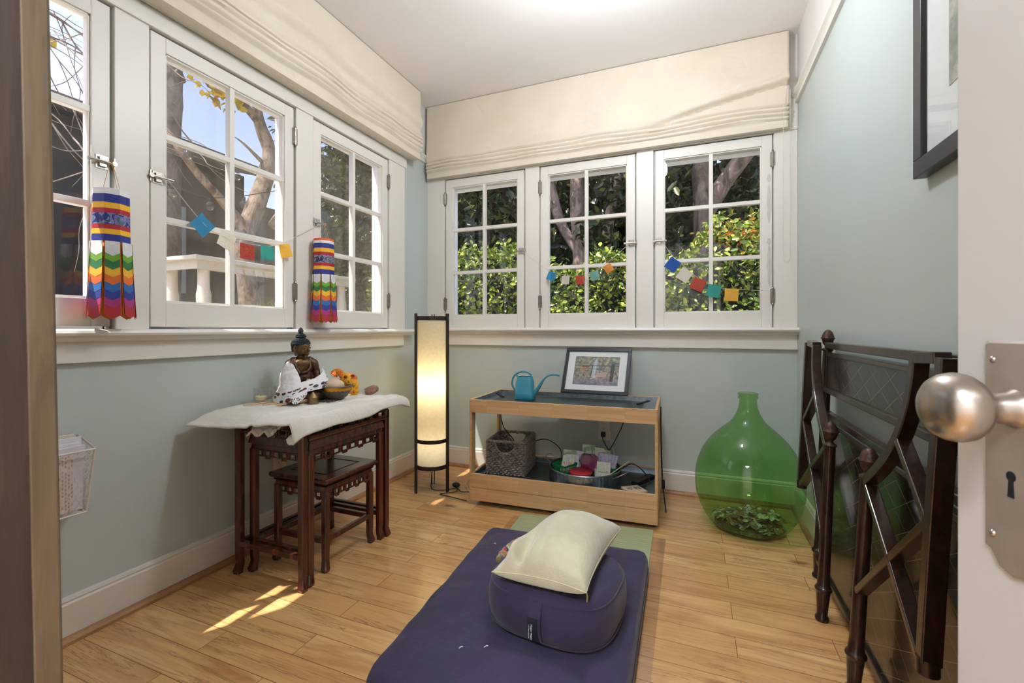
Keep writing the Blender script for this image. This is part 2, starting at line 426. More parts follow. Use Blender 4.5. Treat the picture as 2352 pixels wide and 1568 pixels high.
mb = MB(); mb.boxb(-2.1, 0.7, -2.4, 3.1, -0.12, 0.0); struct(mb.build('floor', M_FLOOR))
mb = MB(); mb.boxb(-2.02, 0.68, -2.4, 3.09, ZC, ZC + 0.1); struct(mb.build('ceiling', M_CEIL))
mb = MB()
ys = [YF - 0.1] + [q for a, b in LW for q in (a + 0.0, b)] + [YB + WT]
mb.boxb(XL - WT, XL, YF - 0.1, YB, 0, 0.985); mb.boxb(XL - WT, XL, YF - 0.1, YB, Z1 + 0.01, ZC)
for i in range(0, len(ys), 2): mb.boxb(XL - WT, XL, ys[i], min(ys[i + 1], YB), 0.985, Z1 + 0.01)
w = mb.build('wall_left', M_WALL); struct(w)
mb = MB()
xs = [XL - WT] + [q for a, b in BW for q in (a, b)] + [XR + WT]
mb.boxb(XL - WT, XR + WT, YB, YB + WT, 0, 0.985); mb.boxb(XL - WT, XR + WT, YB, YB + WT, Z1 + 0.01, ZC)
for i in range(0, len(xs), 2): mb.boxb(xs[i], xs[i + 1], YB, YB + WT, 0.985, Z1 + 0.01)
struct(mb.build('wall_back', M_WALL))
mb = MB(); mb.boxb(XR, XR + WT, YF - 0.1, YB, 0, ZC); struct(mb.build('wall_right', M_WALL))
mb = MB(); mb.boxb(XL, -0.62, YF - 0.1, YF, 0, ZC); mb.boxb(-0.62, 0.46, YF - 0.1, YF, 2.08, ZC); mb.boxb(0.46, XR, YF - 0.1, YF, 0, ZC)
struct(mb.build('wall_front', M_WALL))
for o in bpy.data.objects:
    if o.name.startswith('wall_'):
        o_loc = o.location.copy()      # keep paint colour tied to height above the floor
        o.data.transform(Matrix.Translation(o_loc)); o.location = (0, 0, 0)
bpy.data.objects['floor'].data.transform(Matrix.Translation(bpy.data.objects['floor'].location)); bpy.data.objects['floor'].location = (0, 0, 0)
# the hall behind the doorway
mb = MB(); mb.boxb(-2.0, -1.9, -2.4, YF - 0.1, 0, ZC); struct(mb.build('wall_hall_left', M_CEIL))
mb = MB(); mb.boxb(0.56, 0.66, -2.4, YF - 0.1, 0, ZC); struct(mb.build('wall_hall_right', M_CEIL))
mb = MB(); mb.boxb(-2.0, 0.66, -2.5, -2.4, 0, ZC); struct(mb.build('wall_hall_end', M_CEIL))

tn = [0]
def trim(mbx, mat=M_TRIM, bevel=0.0025):
    tn[0] += 1; return struct(mbx.build('trim_%d' % tn[0], mat, bevel=bevel))
# window casings: vertical boards, head, stool and apron (left wall)
for a, b in ((0.13, 0.281), (0.930, 1.038), (1.696, 1.806), (2.442, 2.611)):
    m = MB(); m.boxb(XL, XL + 0.02, a, b, 1.0, 2.125); trim(m)
m = MB(); m.boxb(XL, XL + 0.028, 0.10, 2.622, 2.112, 2.245); trim(m)
m = MB(); m.boxb(XL, XL + 0.033, 0.10, 2.626, 2.240, 2.262); trim(m)
m = MB(); m.sweep([(XL, -0.2, 0.988), (XL, 2.680, 0.988)], [(0, 0.015), (0.05, 0.015), (0.062, 0.009), (0.066, 0.001), (0.062, -0.007), (0.05, -0.011), (0.044, -0.014), (0.040, -0.026), (0, -0.026)]); trim(m, bevel=0)
m = MB(); m.boxb(XL, XL + 0.02, -0.2, 2.601, 0.892, 0.965); trim(m)
# back wall
for a, b in ((XL, -1.721), (-1.082, -0.982), (-0.338, -0.237), (0.415, XR)):
    m = MB(); m.boxb(a, b, YB - 0.02, YB, 1.0, 2.13); trim(m)
m = MB(); m.boxb(XL, XR, YB - 0.028, YB, 2.112, 2.29); trim(m)
m = MB(); m.sweep([(XL, YB, 0.998), (XR, YB, 0.998)], [(0, 0.015), (0.05, 0.015), (0.062, 0.009), (0.066, 0.001), (0.062, -0.007), (0.05, -0.011), (0.044, -0.014), (0.040, -0.026), (0, -0.026)]); trim(m, bevel=0)
m = MB(); m.boxb(XL, XR, YB - 0.02, YB, 0.889, 0.975); trim(m)
# picture rail
rail = [(0, -0.025), (0.014, -0.022), (0.018, -0.012), (0.012, -0.002), (0.020, 0.008), (0.030, 0.018), (0.030, 0.025), (0, 0.025)]
m = MB(); m.sweep([(XL, 2.626, 2.262), (XL, YB, 2.262)], [(x, y) for x, y in rail]); trim(m, bevel=0)
m = MB(); m.sweep([(XR, YB, 2.275), (XR, YF, 2.275)], [(x, y) for x, y in rail]); trim(m, bevel=0)
# baseboards with a wooden shoe moulding
def baseboard(name, pts, up=(0, 0, 1)):
    m = MB(); m.sweep(pts, [(0, 0.0), (0.016, 0.0), (0.016, 0.122), (0.012, 0.128), (0.014, 0.134), (0.010, 0.142), (0, 0.144)], up); struct(m.build(name, M_BASE))
    m = MB(); m.sweep([Vector(p) for p in pts], [(0.016, 0.0), (0.034, 0.0), (0.033, 0.010), (0.027, 0.019), (0.016, 0.024)], up); tn[0] += 1; struct(m.build('trim_%d' % tn[0], M_SHOE))
baseboard('baseboard_left', [(XL, YF, 0), (XL, YB, 0)])
baseboard('baseboard_back', [(XL, YB, 0), (XR, YB, 0)])
baseboard('baseboard_right', [(XR, YB, 0), (XR, YF, 0)])

# ------------------------------------------------------------ windows
def window(idx, a, b, wall, hinge, latch_side, screen=False):
    """wall 'L': span along y, room side +x; wall 'B': span along x, room side -y. built with p(s, d, z): s along, d depth outward from the casing face"""
    if wall == 'L': P = lambda s, d, z: (XL + 0.012 - d, s, z); loc = (XL, (a + b) / 2, Z0)
    else: P = lambda s, d, z: (s, YB - 0.012 + d, z); loc = ((a + b) / 2, YB, Z0)
    root = strucroot('window_%d' % idx, loc)
    def bx(m, s0, s1, d0, d1, z0, z1, mi=0):
        p, q = P(s0, d0, z0), P(s1, d1, z1)
        m.boxb(min(p[0], q[0]), max(p[0], q[0]), min(p[1], q[1]), max(p[1], q[1]), z0, z1, mi)
    g = 0.003; st = 0.052; a1, b1 = a + g, b - g; gz0, gz1 = 1.104, 2.048
    m = MB()
    bx(m, a1, a1 + st, 0, 0.036, Z0 + g, Z1 - g); bx(m, b1 - st, b1, 0, 0.036, Z0 + g, Z1 - g)
    bx(m, a1 + st, b1 - st, 0, 0.036, Z0 + g, gz0); bx(m, a1 + st, b1 - st, 0, 0.036, gz1, Z1 - g)
    m.build('sash', M_TRIM, root, bevel=0.002)
    m = MB(); mid = (a + b) / 2
    bx(m, mid - 0.011, mid + 0.011, 0.004, 0.034, gz0, gz1)
    for z in (gz0 + (gz1 - gz0) / 3, gz0 + (gz1 - gz0) * 2 / 3): bx(m, a1 + st, b1 - st, 0.005, 0.034, z - 0.011, z + 0.011)
    # glazing bead around the panes
    for s0, s1, z0, z1 in ((a1 + st, a1 + st + 0.007, gz0, gz1), (b1 - st - 0.007, b1 - st, gz0, gz1), (a1 + st, b1 - st, gz0, gz0 + 0.007), (a1 + st, b1 - st, gz1 - 0.007, gz1)):
        bx(m, s0, s1, 0.007, 0.034, z0, z1)
    m.build('muntin', M_TRIM, root, bevel=0.0015)
    m = MB(); bx(m, a1 + st - 0.004, b1 - st + 0.004, 0.0195, 0.0215, gz0 - 0.004, gz1 + 0.004); m.build('glass', M_GLASS, root)
    # outer frame (reveal) outside the sash
    m = MB(); o = 0.125 if wall == 'L' else 0.175
    bx(m, a - 0.03, a + 0.006, 0.04, o, Z0 - 0.02, Z1 + 0.02); bx(m, b - 0.006, b + 0.03, 0.04, o, Z0 - 0.02, Z1 + 0.02)
    bx(m, a - 0.03, b + 0.03, 0.06 if wall == 'L' else 0.10, o, Z1 - (0.030 if wall == 'L' else 0.050), Z1 + 0.03); bx(m, a - 0.03, b + 0.03, 0.04, 0.10, Z1 - 0.01, Z1 + 0.03); bx(m, a - 0.03, b + 0.03, 0.04, o + 0.03, Z0 - 0.04, Z0 + 0.012)
    bx(m, a - 0.02, a + 0.024, 0.05, 0.062, Z0, Z1); bx(m, b - 0.024, b + 0.02, 0.05, 0.062, Z0, Z1)
    m.build('frame', M_TRIM_OUT, root, bevel=0.002)
    if screen:
        m = MB(); bx(m, a + 0.006, b - 0.006, 0.105, 0.106, Z0 + 0.012, Z1 - 0.01 if idx > 1 else 1.745); m.build('screen', M_SCREEN, root)
    # hinges
    if hinge:
        hs = b + 0.0 if hinge > 0 else a - 0.0
        for z in (1.19, 1.965):
            m = MB()
            m.cyl(P(hs, -0.008, z - 0.042), P(hs, -0.008, z + 0.042), 0.0055, n=10)
            for zz in (z - 0.045, z + 0.045): m.sphere(P(hs, -0.008, zz), 0.0065, 8)
            for zz in (z - 0.014, z + 0.014): m.cyl(P(hs, -0.008, zz - 0.001), P(hs, -0.008, zz + 0.001), 0.0063, n=10)
            bx(m, hs - 0.012, hs + 0.012, -0.0095, 0.001, z - 0.04, z + 0.04)
            m.build('hinge', M_HINGE, root, smooth=True)
    if latch_side:
        ls = a + 0.026 if latch_side < 0 else b - 0.026; e = -latch_side; z = 1.566 if wall == 'L' else 1.545
        m = MB(); bx(m, ls - 0.018, ls + 0.018, -0.003, 0, z + 0.004, z + 0.022); bx(m, ls - 0.018, ls + 0.018, -0.003, 0, z - 0.022, z - 0.004); bx(m, ls - 0.010, ls + 0.010, -0.010, 0, z - 0.016, z + 0.016)
        for q in (-0.012, 0.012):
            for zz in (0.013, -0.013): m.sphere(P(ls + q, -0.003, z + zz), 0.003, 8)
        m.tube([P(ls - e * 0.024, -0.012, z), P(ls + e * 0.01, -0.014, z), P(ls + e * 0.045, -0.018, z - 0.002)], 0.0055, 10, radii=[0.9, 0.8, 1.1])
        m.cyl(P(ls - e * 0.028, -0.004, z), P(ls - e * 0.028, -0.020, z), 0.008, n=12)
        bx(m, ls - e * 0.032, ls - e * 0.028, -0.014, 0, z - 0.02, z + 0.02)
        m.build('latch', M_STEEL, root, smooth=True)
    return root
window(1, *LW[0], 'L', 0, 1)
window(2, *LW[1], 'L', 1, -1, True)
window(3, *LW[2], 'L', 1, -1, True)
window(4, *BW[0], 'B', -1, 1)
window(5, *BW[1], 'B', -1, 1)
window(6, *BW[2], 'B', 1, -1)
# peeled paint scars on the last sash are worn into its stile
def peel():
    m = MB(); rnd = random.Random(3)
    for (cz, hh) in ((1.72, 0.11), (1.36, 0.12), (1.50, 0.02), (1.86, 0.025)):
        n = 22; pts = []
        for k in range(n):
            a = 2 * PI * k / n; pts.append((0.392 + 0.012 * math.cos(a) * (0.6 + 0.6 * rnd.random()), YB - 0.0124, cz + hh * math.sin(a) * (0.85 + 0.25 * rnd.random())))
        m.add(pts, [tuple(range(n))])
    o = m.build('worn_paint', plain('bare_primer', (204, 199, 192), 0.7), bpy.data.objects['window_6'])
peel()

# two fill lights added out of view to brighten the room: pendant and hall dome
def m_opal(name, strength):
    n = NT(name); e = n.n('ShaderNodeEmission'); e.inputs[0].default_value = (0.88, 0.94, 1.0, 1); e.inputs[1].default_value = strength
    n.l(e.outputs[0], n.o.inputs[0]); n.t.nodes.remove(n.b); return n.m
def fill_ceiling_light(loc, r, strength, label):
    t = thing('fill_ceiling_light', label, 'fill light', loc)
    m = MB(); m.lathe([(r * 0.9, 0), (r * 0.92, -0.03), (r * 0.86, -0.035), (0, -0.035)][::-1], 40, loc); m.build('canopy', M_STEEL, t, smooth=True)
    m = MB(); m.lathe([(r * math.cos(a), -0.035 - 0.075 * math.sin(a)) for a in [PI / 2 * k / 8 for k in range(9)]], 40, loc); m.build('diffuser', m_opal('fill_dome_glow', strength), t, smooth=True)
pend = thing('fill_pendant', 'added opal fill globe hanging out of view near the middle of the ceiling', 'pendant lamp', (-0.32, 1.68, ZC))
m = MB(); m.lathe([(0.0, -0.022), (0.045, -0.022), (0.055, 0.0)], 32, (-0.32, 1.68, ZC)); m.cyl((-0.32, 1.68, ZC), (-0.32, 1.68, ZC - 0.15), 0.005); m.build('canopy', M_STEEL, pend, smooth=True)
m = MB(); m.sphere((-0.32, 1.68, ZC - 0.235), 0.098, 32); m.build('globe', m_opal('fill_globe_glow', FILL_ROOM), pend, smooth=True)
fill_ceiling_light((-0.25, -1.2, ZC), 0.30, FILL_HALL, 'added round opal fill light in the hall behind the doorway')

# roof over the room, with its eave
m = MB(); m.boxb(-2.22, 0.95, -2.8, 3.35, 2.90, 3.0); m.boxb(-2.02, 0.7, -2.6, 3.1, 2.75, 2.90); struct(m.build('trim_roof_eave', M_TRIM_OUT))

# ============================================================ BLINDS
def blind(name, label, P, length, zt, prof, wav, chain=None, puck=None):
    """P(s, d, z); prof: list (d, z) from ceiling down the face; returns to the wall"""
    root = thing(name, label, 'roman blind', P(length / 2, 0, zt))
    m = MB(); nu = 200
    # densify the profile
    pp = []
    for (d0, z0), (d1, z1) in zip(prof[:-1], prof[1:]):
        k = max(1, int(abs(z1 - z0) / 0.009))
        for i in range(k): pp.append((d0 + (d1 - d0) * i / k, z0 + (z1 - z0) * i / k))
    pp.append(prof[-1]); nv = len(pp)
    def fn(u, v):
        j = int(round(v * (nv - 1))); d, z = pp[j]; s = u * length
        dd, dz = wav(s, j / (nv - 1), z)
        return P(s, d + dd, z + dz)
    m.grid(fn, nu, nv)
    # sides
    for u in (0, 1):
        ring = [fn(u, j / (nv - 1)) for j in range(nv)]
        back = [P(u * length, 0.004, p[2]) for p in ring]
        vs = ring + back; m.add(vs, [(j, j + 1, nv + j + 1, nv + j) for j in range(nv - 1)])
    m.build('fabric', M_LINEN, root, smooth=True, solid=0.002, autosmooth=70)
    m = MB(); p, q = P(0.01, 0.0, zt - 0.03), P(length - 0.01, 0.018, zt - 0.008)
    m.boxb(min(p[0], q[0]), max(p[0], q[0]), min(p[1], q[1]), max(p[1], q[1]), p[2], q[2]); m.build('head_rail', M_TRIM, root)
    return root
def wavL(s, v, z):
    f = min(1, max(0, (2.5 - z) / 0.2)); lowf = min(1, max(0, (2.22 - z) / 0.02))
    w = fbm(s * 2.2, z * 5, 1, 3) * 0.016 * f + fbm(s * 7, z * 9, 1, 8) * 0.006 * f
    # soft belly with a long diagonal fold
    zf = 2.50 - 0.05 * s / 1.6 + 0.02 * fbm(s * 3, 0, 1, 1)
    w += 0.014 * math.exp(-((z - zf - 0.02) / 0.035) ** 2) - 0.014 * math.exp(-((z - zf + 0.035) / 0.025) ** 2)
    return w * (1 - lowf), (fbm(s * 2.5, 0, 1, 5) * 0.020 + fbm(s * 4, z * 30, 1, 9) * 0.006) * f * (1 - lowf)
pl = [(0.03, 2.648), (0.080, 2.645), (0.086, 2.44), (0.096, 2.345), (0.084, 2.334), (0.099, 2.326), (0.101, 2.314), (0.086, 2.306), (0.100, 2.300), (0.101, 2.288), (0.085, 2.280), (0.099, 2.274), (0.099, 2.260), (0.083, 2.252), (0.096, 2.246), (0.095, 2.234), (0.078, 2.226), (0.076, 2.180), (0.006, 2.178)]
blind('roman_blind', 'cream roman blind gathered above the left wall windows', lambda s, d, z: (XL + 0.028 + d, -0.1 + s, z), 2.77, 2.65, pl, wavL)
def wavB(s, v, z):
    f = min(1, max(0, (2.36 - z) / 0.14)); lowf = min(1, max(0, (2.165 - z) / 0.02))
    w = fbm(s * 2.0, z * 5, 1, 13) * 0.012 * f + fbm(s * 7, z * 9, 1, 18) * 0.005 * f
    e = max(0, (s - 1.55) / 0.75)
    zf = 2.235 + 0.13 * e
    if e > 0: w += (0.018 * math.exp(-((z - zf - 0.02) / 0.02) ** 2) - 0.022 * math.exp(-((z - zf + 0.012) / 0.012) ** 2)) * min(1, e * 3)
    return w * (1 - lowf), ((fbm(s * 2.2, 0, 1, 25) * 0.020 + fbm(s * 4, z * 30, 1, 29) * 0.006) * f) * (1 - lowf)
pb = [(0.02, 2.648), (0.034, 2.645), (0.036, 2.40), (0.048, 2.240), (0.036, 2.232), (0.050, 2.226), (0.051, 2.214), (0.037, 2.206), (0.050, 2.200), (0.050, 2.188), (0.036, 2.181), (0.048, 2.175), (0.047, 2.166), (0.034, 2.160), (0.035, 2.118), (0.006, 2.116)]
rb = blind('roman_blind', 'cream roman blind gathered above the back wall windows', lambda s, d, z: (-1.845 + s, YB - 0.028 - d, z), 2.325, 2.65, pb, wavB)
m = MB()
cx0, yc = 0.452, YB - 0.10
loop = [(cx0 - 0.004, yc, 2.33 - i * 0.02) for i in range(46)] + [(cx0 + 0.012 - 0.016 * math.cos(a), yc, 1.395 - 0.03 * math.sin(a)) for a in [PI * k / 6 for k in range(1, 6)]] + [(cx0 + 0.028, yc, 1.41 + i * 0.02) for i in range(46)]
m.tube(loop, 0.0009, 5)
dacc = 0
for p, q in zip(loop[:-1], loop[1:]):
    for k in range(3):
        m.sphere(Vector(p).lerp(Vector(q), k / 3), 0.0021, 6)
m.build('bead_chain', M_WHITEPL, rb, smooth=True)

# ============================================================ OUTDOORS
def m_leaf(name, cols, gloss=0.35, trans=0.35, spec=0.4):
    n = NT(name); g = n.n('ShaderNodeNewGeometry')
    c = n.ramp(g.outputs['Random Per Island'], [(i / (len(cols) - 1), hexc(q)) for i, q in enumerate(cols)])
    n.set(Base_Color=c, Roughness=gloss, Specular_IOR_Level=spec)
    tr = n.n('ShaderNodeBsdfTranslucent'); n.l(c, tr.inputs[0])
    mx = n.n('ShaderNodeMixShader'); mx.inputs[0].default_value = trans
    n.l(n.b.outputs[0], mx.inputs[1]); n.l(tr.outputs[0], mx.inputs[2]); n.l(mx.outputs[0], n.o.inputs[0]); return n.m
def m_bark(name, light, dark, scale=6):
    n = NT(name); v = n.coord((1, 1, 0.5)); f = n.noise(v, scale, 6, 0.65, 1.5)
    n.set(Base_Color=n.ramp(f, [(0.35, hexc(dark)), (0.5, hexc(light)), (0.62, hexc(tuple(min(255, q + 25) for q in light)))]), Roughness=0.85)
    n.bump(n.noise(v, scale * 5, 4), 0.6, 0.02); return n.m
M_BARKPALE = m_bark('pale_bark', (132, 114, 96), (74, 60, 48), 9)
M_BARKDARK = m_bark('grey_brown_bark', (118, 104, 92), (70, 58, 48))
M_LEAFHEDGE = m_leaf('hedge_leaf', [(54, 76, 26), (82, 104, 36), (118, 134, 54), (156, 162, 78), (66, 88, 30)], 0.25, 0.2)
M_LEAFRED = m_leaf('new_hedge_leaf', [(200, 90, 50), (220, 150, 60), (190, 180, 80), (180, 70, 50)], 0.3)
M_LEAFDARK = m_leaf('dark_tree_leaf', [(18, 27, 12), (26, 38, 16), (36, 48, 20), (76, 80, 34), (22, 31, 14)], 0.3, 0.12, 0.25)
M_LEAFMID = m_leaf('mid_green_leaf', [(46, 62, 24), (72, 86, 36), (100, 106, 54), (36, 48, 20)], 0.3, 0.2)
M_LEAFYEL = m_leaf('autumn_yellow_leaf', [(196, 170, 40), (222, 196, 70), (170, 150, 40), (206, 150, 30)], 0.4, 0.5)
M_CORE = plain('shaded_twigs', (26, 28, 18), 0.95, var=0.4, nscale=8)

def leaves(name, mat, parent, sampler, n, size, seed, aspect=0.5, normal_bias=(0, -0.4, 0.5), **kw):
    """n folded leaves (4 verts, 2 faces each) as one mesh"""
    rg = np.random.RandomState(seed)
    P = np.array([sampler(rg) for _ in range(n)])
    nb = np.array(normal_bias)
    N = rg.normal(size=(n, 3)) * 0.75 + nb; N /= np.linalg.norm(N, axis=1)[:, None]
    T = rg.normal(size=(n, 3)); T -= (T * N).sum(1)[:, None] * N; T /= np.linalg.norm(T, axis=1)[:, None]
    B = np.cross(N, T); L = size * (0.6 + 0.8 * rg.rand(n))[:, None]; W = L * aspect
    # six-point leaf with a folded midrib
    V = np.stack([P - T * L * .5, P - T * L * .15 + B * W * .5 + N * W * .18, P + T * L * .2 + B * W * .42 + N * W * .15, P + T * L * .5,
                  P + T * L * .2 - B * W * .42 + N * W * .15, P - T * L * .15 - B * W * .5 + N * W * .18], 1).reshape(-1, 3)
    off = np.array(BASE.get(parent.name, (0, 0, 0)))
    V = V - off
    me = bpy.data.meshes.new(name); F = np.empty((n * 2, 4), int); b = np.arange(n) * 6
    F[0::2] = np.stack([b, b + 1, b + 2, b + 3], 1); F[1::2] = np.stack([b, b + 3, b + 4, b + 5], 1)
    me.vertices.add(len(V)); me.vertices.foreach_set('co', V.ravel())
    me.loops.add(F.size); me.loops.foreach_set('vertex_index', F.ravel())
    me.polygons.add(len(F)); me.polygons.foreach_set('loop_start', np.arange(0, F.size, 4)); me.polygons.foreach_set('loop_total', np.full(len(F), 4))
    me.materials.append(mat); me.update(calc_edges=True)
    o = bpy.data.objects.new(name, me); COL.objects.link(o); o.parent = parent; return o

m = MB(); m.boxb(-22, 14, -14, 24, -0.5, -0.13); g = m.build('ground', plain('pale_bounce_ground', (206, 200, 190), 0.95, var=0.1, nscale=1)); struct(g)  # unseen ground, made pale to bounce sunlight up onto the ceiling

# hedge behind the house
def htop(x):
    return 1.86 + 0.16 * math.sin(x * 1.9 + 0.7) + 0.09 * math.sin(x * 5.1) + 0.06 * math.sin(x * 11.3) - 0.10 * math.exp(-((x + 0.15) / 0.3) ** 2)
hd = thing('hedge', 'clipped bright green hedge with small glossy leaves behind the back windows', 'hedge', (-0.8, 5.3, -0.13))
def s_hedge(rg):
    x = rg.uniform(-4.2, 1.9); t = htop(x)
    if rg.rand() < 0.22: return (x, rg.uniform(4.95, 5.8), t + abs(rg.normal()) * 0.06 - 0.02)
    z = rg.uniform(0.45, t); d = abs(rg.normal()) * 0.10 + 0.07 * math.sin(x * 6 + z * 5) + 0.06 * math.sin(z * 11 - x * 3)
    return (x, 4.95 + d, z)
leaves('foliage', M_LEAFHEDGE, hd, s_hedge, 15000, 0.062, 1, 0.52)
leaves('red_tipped_shoots', M_LEAFRED, hd, lambda rg: (0.42 + rg.normal() * 0.17, 5.0 + rg.rand() * 0.3, htop(0.4) - 0.06 + rg.normal() * 0.07), 170, 0.055, 2, 0.45)['kind'] = 'stuff'
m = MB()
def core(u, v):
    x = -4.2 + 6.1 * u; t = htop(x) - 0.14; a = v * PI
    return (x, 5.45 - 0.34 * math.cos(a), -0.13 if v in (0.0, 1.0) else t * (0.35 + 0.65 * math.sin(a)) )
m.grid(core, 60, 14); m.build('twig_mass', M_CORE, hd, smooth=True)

def tree(name, label, trunks, bark, leafmat, clumps, nleaf, size, seed, group=None, base=None, aspect=0.4, bias=(0, -0.3, 0.3), thick=1.0):
    b = base or trunks[0][0][0]
    t = thing(name, label, 'shrub' if 'shrub' in name else 'tree', b, group=group)
    m = MB()
    for pts, radii in trunks:
        # smooth the path a little
        P = [Vector(p) for p in pts]; Q = []; rr = []
        for i in range(len(P) - 1):
            p0 = P[max(i - 1, 0)]; p1 = P[i]; p2 = P[i + 1]; p3 = P[min(i + 2, len(P) - 1)]
            for k in range(4):
                f = k / 4; q = 0.5 * ((2 * p1) + (p2 - p0) * f + (2 * p0 - 5 * p1 + 4 * p2 - p3) * f * f + (3 * p1 - p0 - 3 * p2 + p3) * f ** 3)
                Q.append(q); rr.append((radii[i] * (1 - f) + radii[i + 1] * f) * (1 + 0.12 * fbm(i + f, seed, 2.3, seed)))
        Q.append(P[-1]); rr.append(radii[-1]); m.tube(Q, thick, 12, radii=rr)
    m.build('trunk', bark, t, smooth=True)
    if clumps:
        w = np.array([c[3] ** 2 for c in clumps]); w = w / w.sum()
        def smp(rg):
            c = clumps[rg.choice(len(clumps), p=w)]; d = rg.normal(size=3); d /= np.linalg.norm(d); q = c[3] * (0.35 + 0.65 * rg.rand() ** 0.4)
            return (c[0] + d[0] * q, c[1] + d[1] * q, c[2] + d[2] * q * 0.8)
        leaves('foliage', leafmat, t, smp, nleaf, size, seed, aspect, bias)
    return t
# dark trees above the hedge; the trunks stand where the photograph shows them
GZ = -0.13
tree('evergreen_tree', 'pale forked trunk of a dark evergreen seen in the rightmost back window',
     [([(0.10, 6.5, GZ), (0.12, 6.5, 1.2), (0.12, 6.5, 2.0), (0.10, 6.5, 2.7), (0.06, 6.5, 3.4), (0.0, 6.7, 4.6), (-0.1, 6.9, 6.0)], [0.17, 0.15, 0.14, 0.13, 0.12, 0.10, 0.06]),
      ([(0.12, 6.5, 2.5), (0.35, 6.45, 2.9), (0.62, 6.4, 3.25), (1.0, 6.3, 3.8)], [0.11, 0.11, 0.10, 0.07])], M_BARKDARK, M_LEAFDARK,
     [(x + random.uniform(-.25, .25), y, z, random.uniform(.55, .75)) for x in (-1.0, -0.1, 0.8, 1.7) for z in (2.1, 3.2, 4.3, 5.2) for y in (7.6,)] + [(-0.45, 6.1, 2.1, .32), (-0.4, 6.1, 3.1, .4), (0.35, 6.2, 4.3, .6), (-0.3, 5.6, 4.4, .6), (0.5, 5.5, 4.9, .7), (-0.5, 6.2, 5.0, .7), (-0.4, 6.0, 2.6, .35), (0.5, 6.0, 2.3, .3)], 11500, 0.15, 11, 'dark evergreens behind the hedge')  # highest front clumps are out of view, added to shade the trunks
tree('evergreen_tree', 'grey multi-stemmed evergreen trunk seen in the middle back window',
     [([(-1.52, 6.5, GZ), (-1.54, 6.5, 1.4), (-1.55, 6.5, 2.2), (-1.60, 6.5, 2.9), (-1.60, 6.6, 4.2), (-1.5, 6.8, 5.6)], [0.13, 0.12, 0.11, 0.10, 0.08, 0.05]),
      ([(-1.55, 6.5, 2.1), (-1.85, 6.5, 2.6), (-2.0, 6.5, 3.2), (-2.2, 6.5, 4.2)], [0.08, 0.07, 0.07, 0.05]),
      ([(-1.30, 6.6, GZ), (-1.25, 6.6, 1.6), (-1.15, 6.6, 2.6), (-0.98, 6.6, 3.6), (-0.9, 6.7, 4.8)], [0.09, 0.08, 0.075, 0.07, 0.05])], M_BARKDARK, M_LEAFDARK,
     [(x + random.uniform(-.25, .25), 7.8, z, random.uniform(.6, .8)) for x in (-3.4, -2.6, -1.7, -1.0) for z in (2.0, 3.1, 4.2, 5.2)] + [(-0.9, 6.0, 2.9, .4), (-2.3, 6.2, 3.4, .35), (-1.6, 5.6, 4.3, .6), (-2.3, 5.5, 4.8, .7), (-0.9, 5.6, 4.9, .6), (-1.2, 6.0, 2.3, .3), (-2.1, 6.1, 2.2, .35)], 11500, 0.15, 12, 'dark evergreens behind the hedge')  # upper front clumps, unseen, put in to keep these stems shaded
tree('evergreen_tree', 'dense dark evergreen behind the leftmost back window',
     [([(-3.2, 6.6, GZ), (-3.2, 6.6, 1.6), (-3.1, 6.6, 3.0), (-3.0, 6.7, 4.6)], [0.12, 0.11, 0.09, 0.06])], M_BARKDARK, M_LEAFDARK,
     [(x + random.uniform(-.2, .2), y, z, random.uniform(.55, .75)) for x in (-4.6, -3.7, -2.9) for z in (1.7, 2.6, 3.6, 4.6) for y in (6.3,)], 6500, 0.14, 13, 'dark evergreens behind the hedge')
tree('glossy_shrub', 'fine-leaved bright shrub climbing beside the forked trunk',
     [([(1.35, 6.0, GZ), (1.3, 6.0, 1.4), (1.2, 5.9, 2.8), (1.1, 5.9, 3.6)], [0.05, 0.05, 0.04, 0.02])], M_BARKDARK, M_LEAFMID,
     [(0.95, 6.0, 2.3, .42), (1.25, 5.9, 2.9, .5), (0.95, 5.9, 3.5, .42), (1.5, 5.9, 2.1, .5), (1.2, 5.9, 3.9, .45)], 5200, 0.075, 14, aspect=0.45)
bk = thing('tree_belt', 'solid dark belt of trees far behind the back garden', 'tree', (-2, 10.5, GZ))
leaves('foliage', M_LEAFDARK, bk, lambda rg: (rg.uniform(-11, 5), 10.2 + rg.rand() * 1.2, rg.uniform(0.2, 6.6)), 9000, 0.34, 15, 0.5)
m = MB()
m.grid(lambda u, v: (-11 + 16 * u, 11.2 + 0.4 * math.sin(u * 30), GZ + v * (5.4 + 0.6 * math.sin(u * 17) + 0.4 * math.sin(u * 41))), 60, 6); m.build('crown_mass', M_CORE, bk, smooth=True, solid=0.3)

# ---- left side: neighbour's house, plane tree, table, string lights
hs = thing('neighbour_house', 'dark shingled house with low eave beyond the left windows', 'house', (-8.5, 2.0, GZ))
def m_shingle():
    n = NT('dark_brown_shingle'); br = n.n('ShaderNodeTexBrick'); br.inputs['Color1'].default_value = hexc((88, 76, 66)); br.inputs['Color2'].default_value = hexc((68, 58, 50)); br.inputs['Mortar'].default_value = hexc((44, 38, 34))
    br.inputs['Scale'].default_value = 1; br.inputs['Mortar Size'].default_value = 0.006; br.inputs['Brick Width'].default_value = 0.22; br.inputs['Row Height'].default_value = 0.13
    n.l(n.coord((1, 1, 1), rot=(R(90), 0, R(90))), br.inputs['Vector']); n.set(Base_Color=br.outputs['Color'], Roughness=0.8); return n.m
m = MB(); m.boxb(-11.0, -7.2, -6, 5.5, GZ, 3.64); m.boxb(-10.0, -7.3, 5.5, 8.4, GZ, 3.25); m.build('wall', m_shingle(), hs)
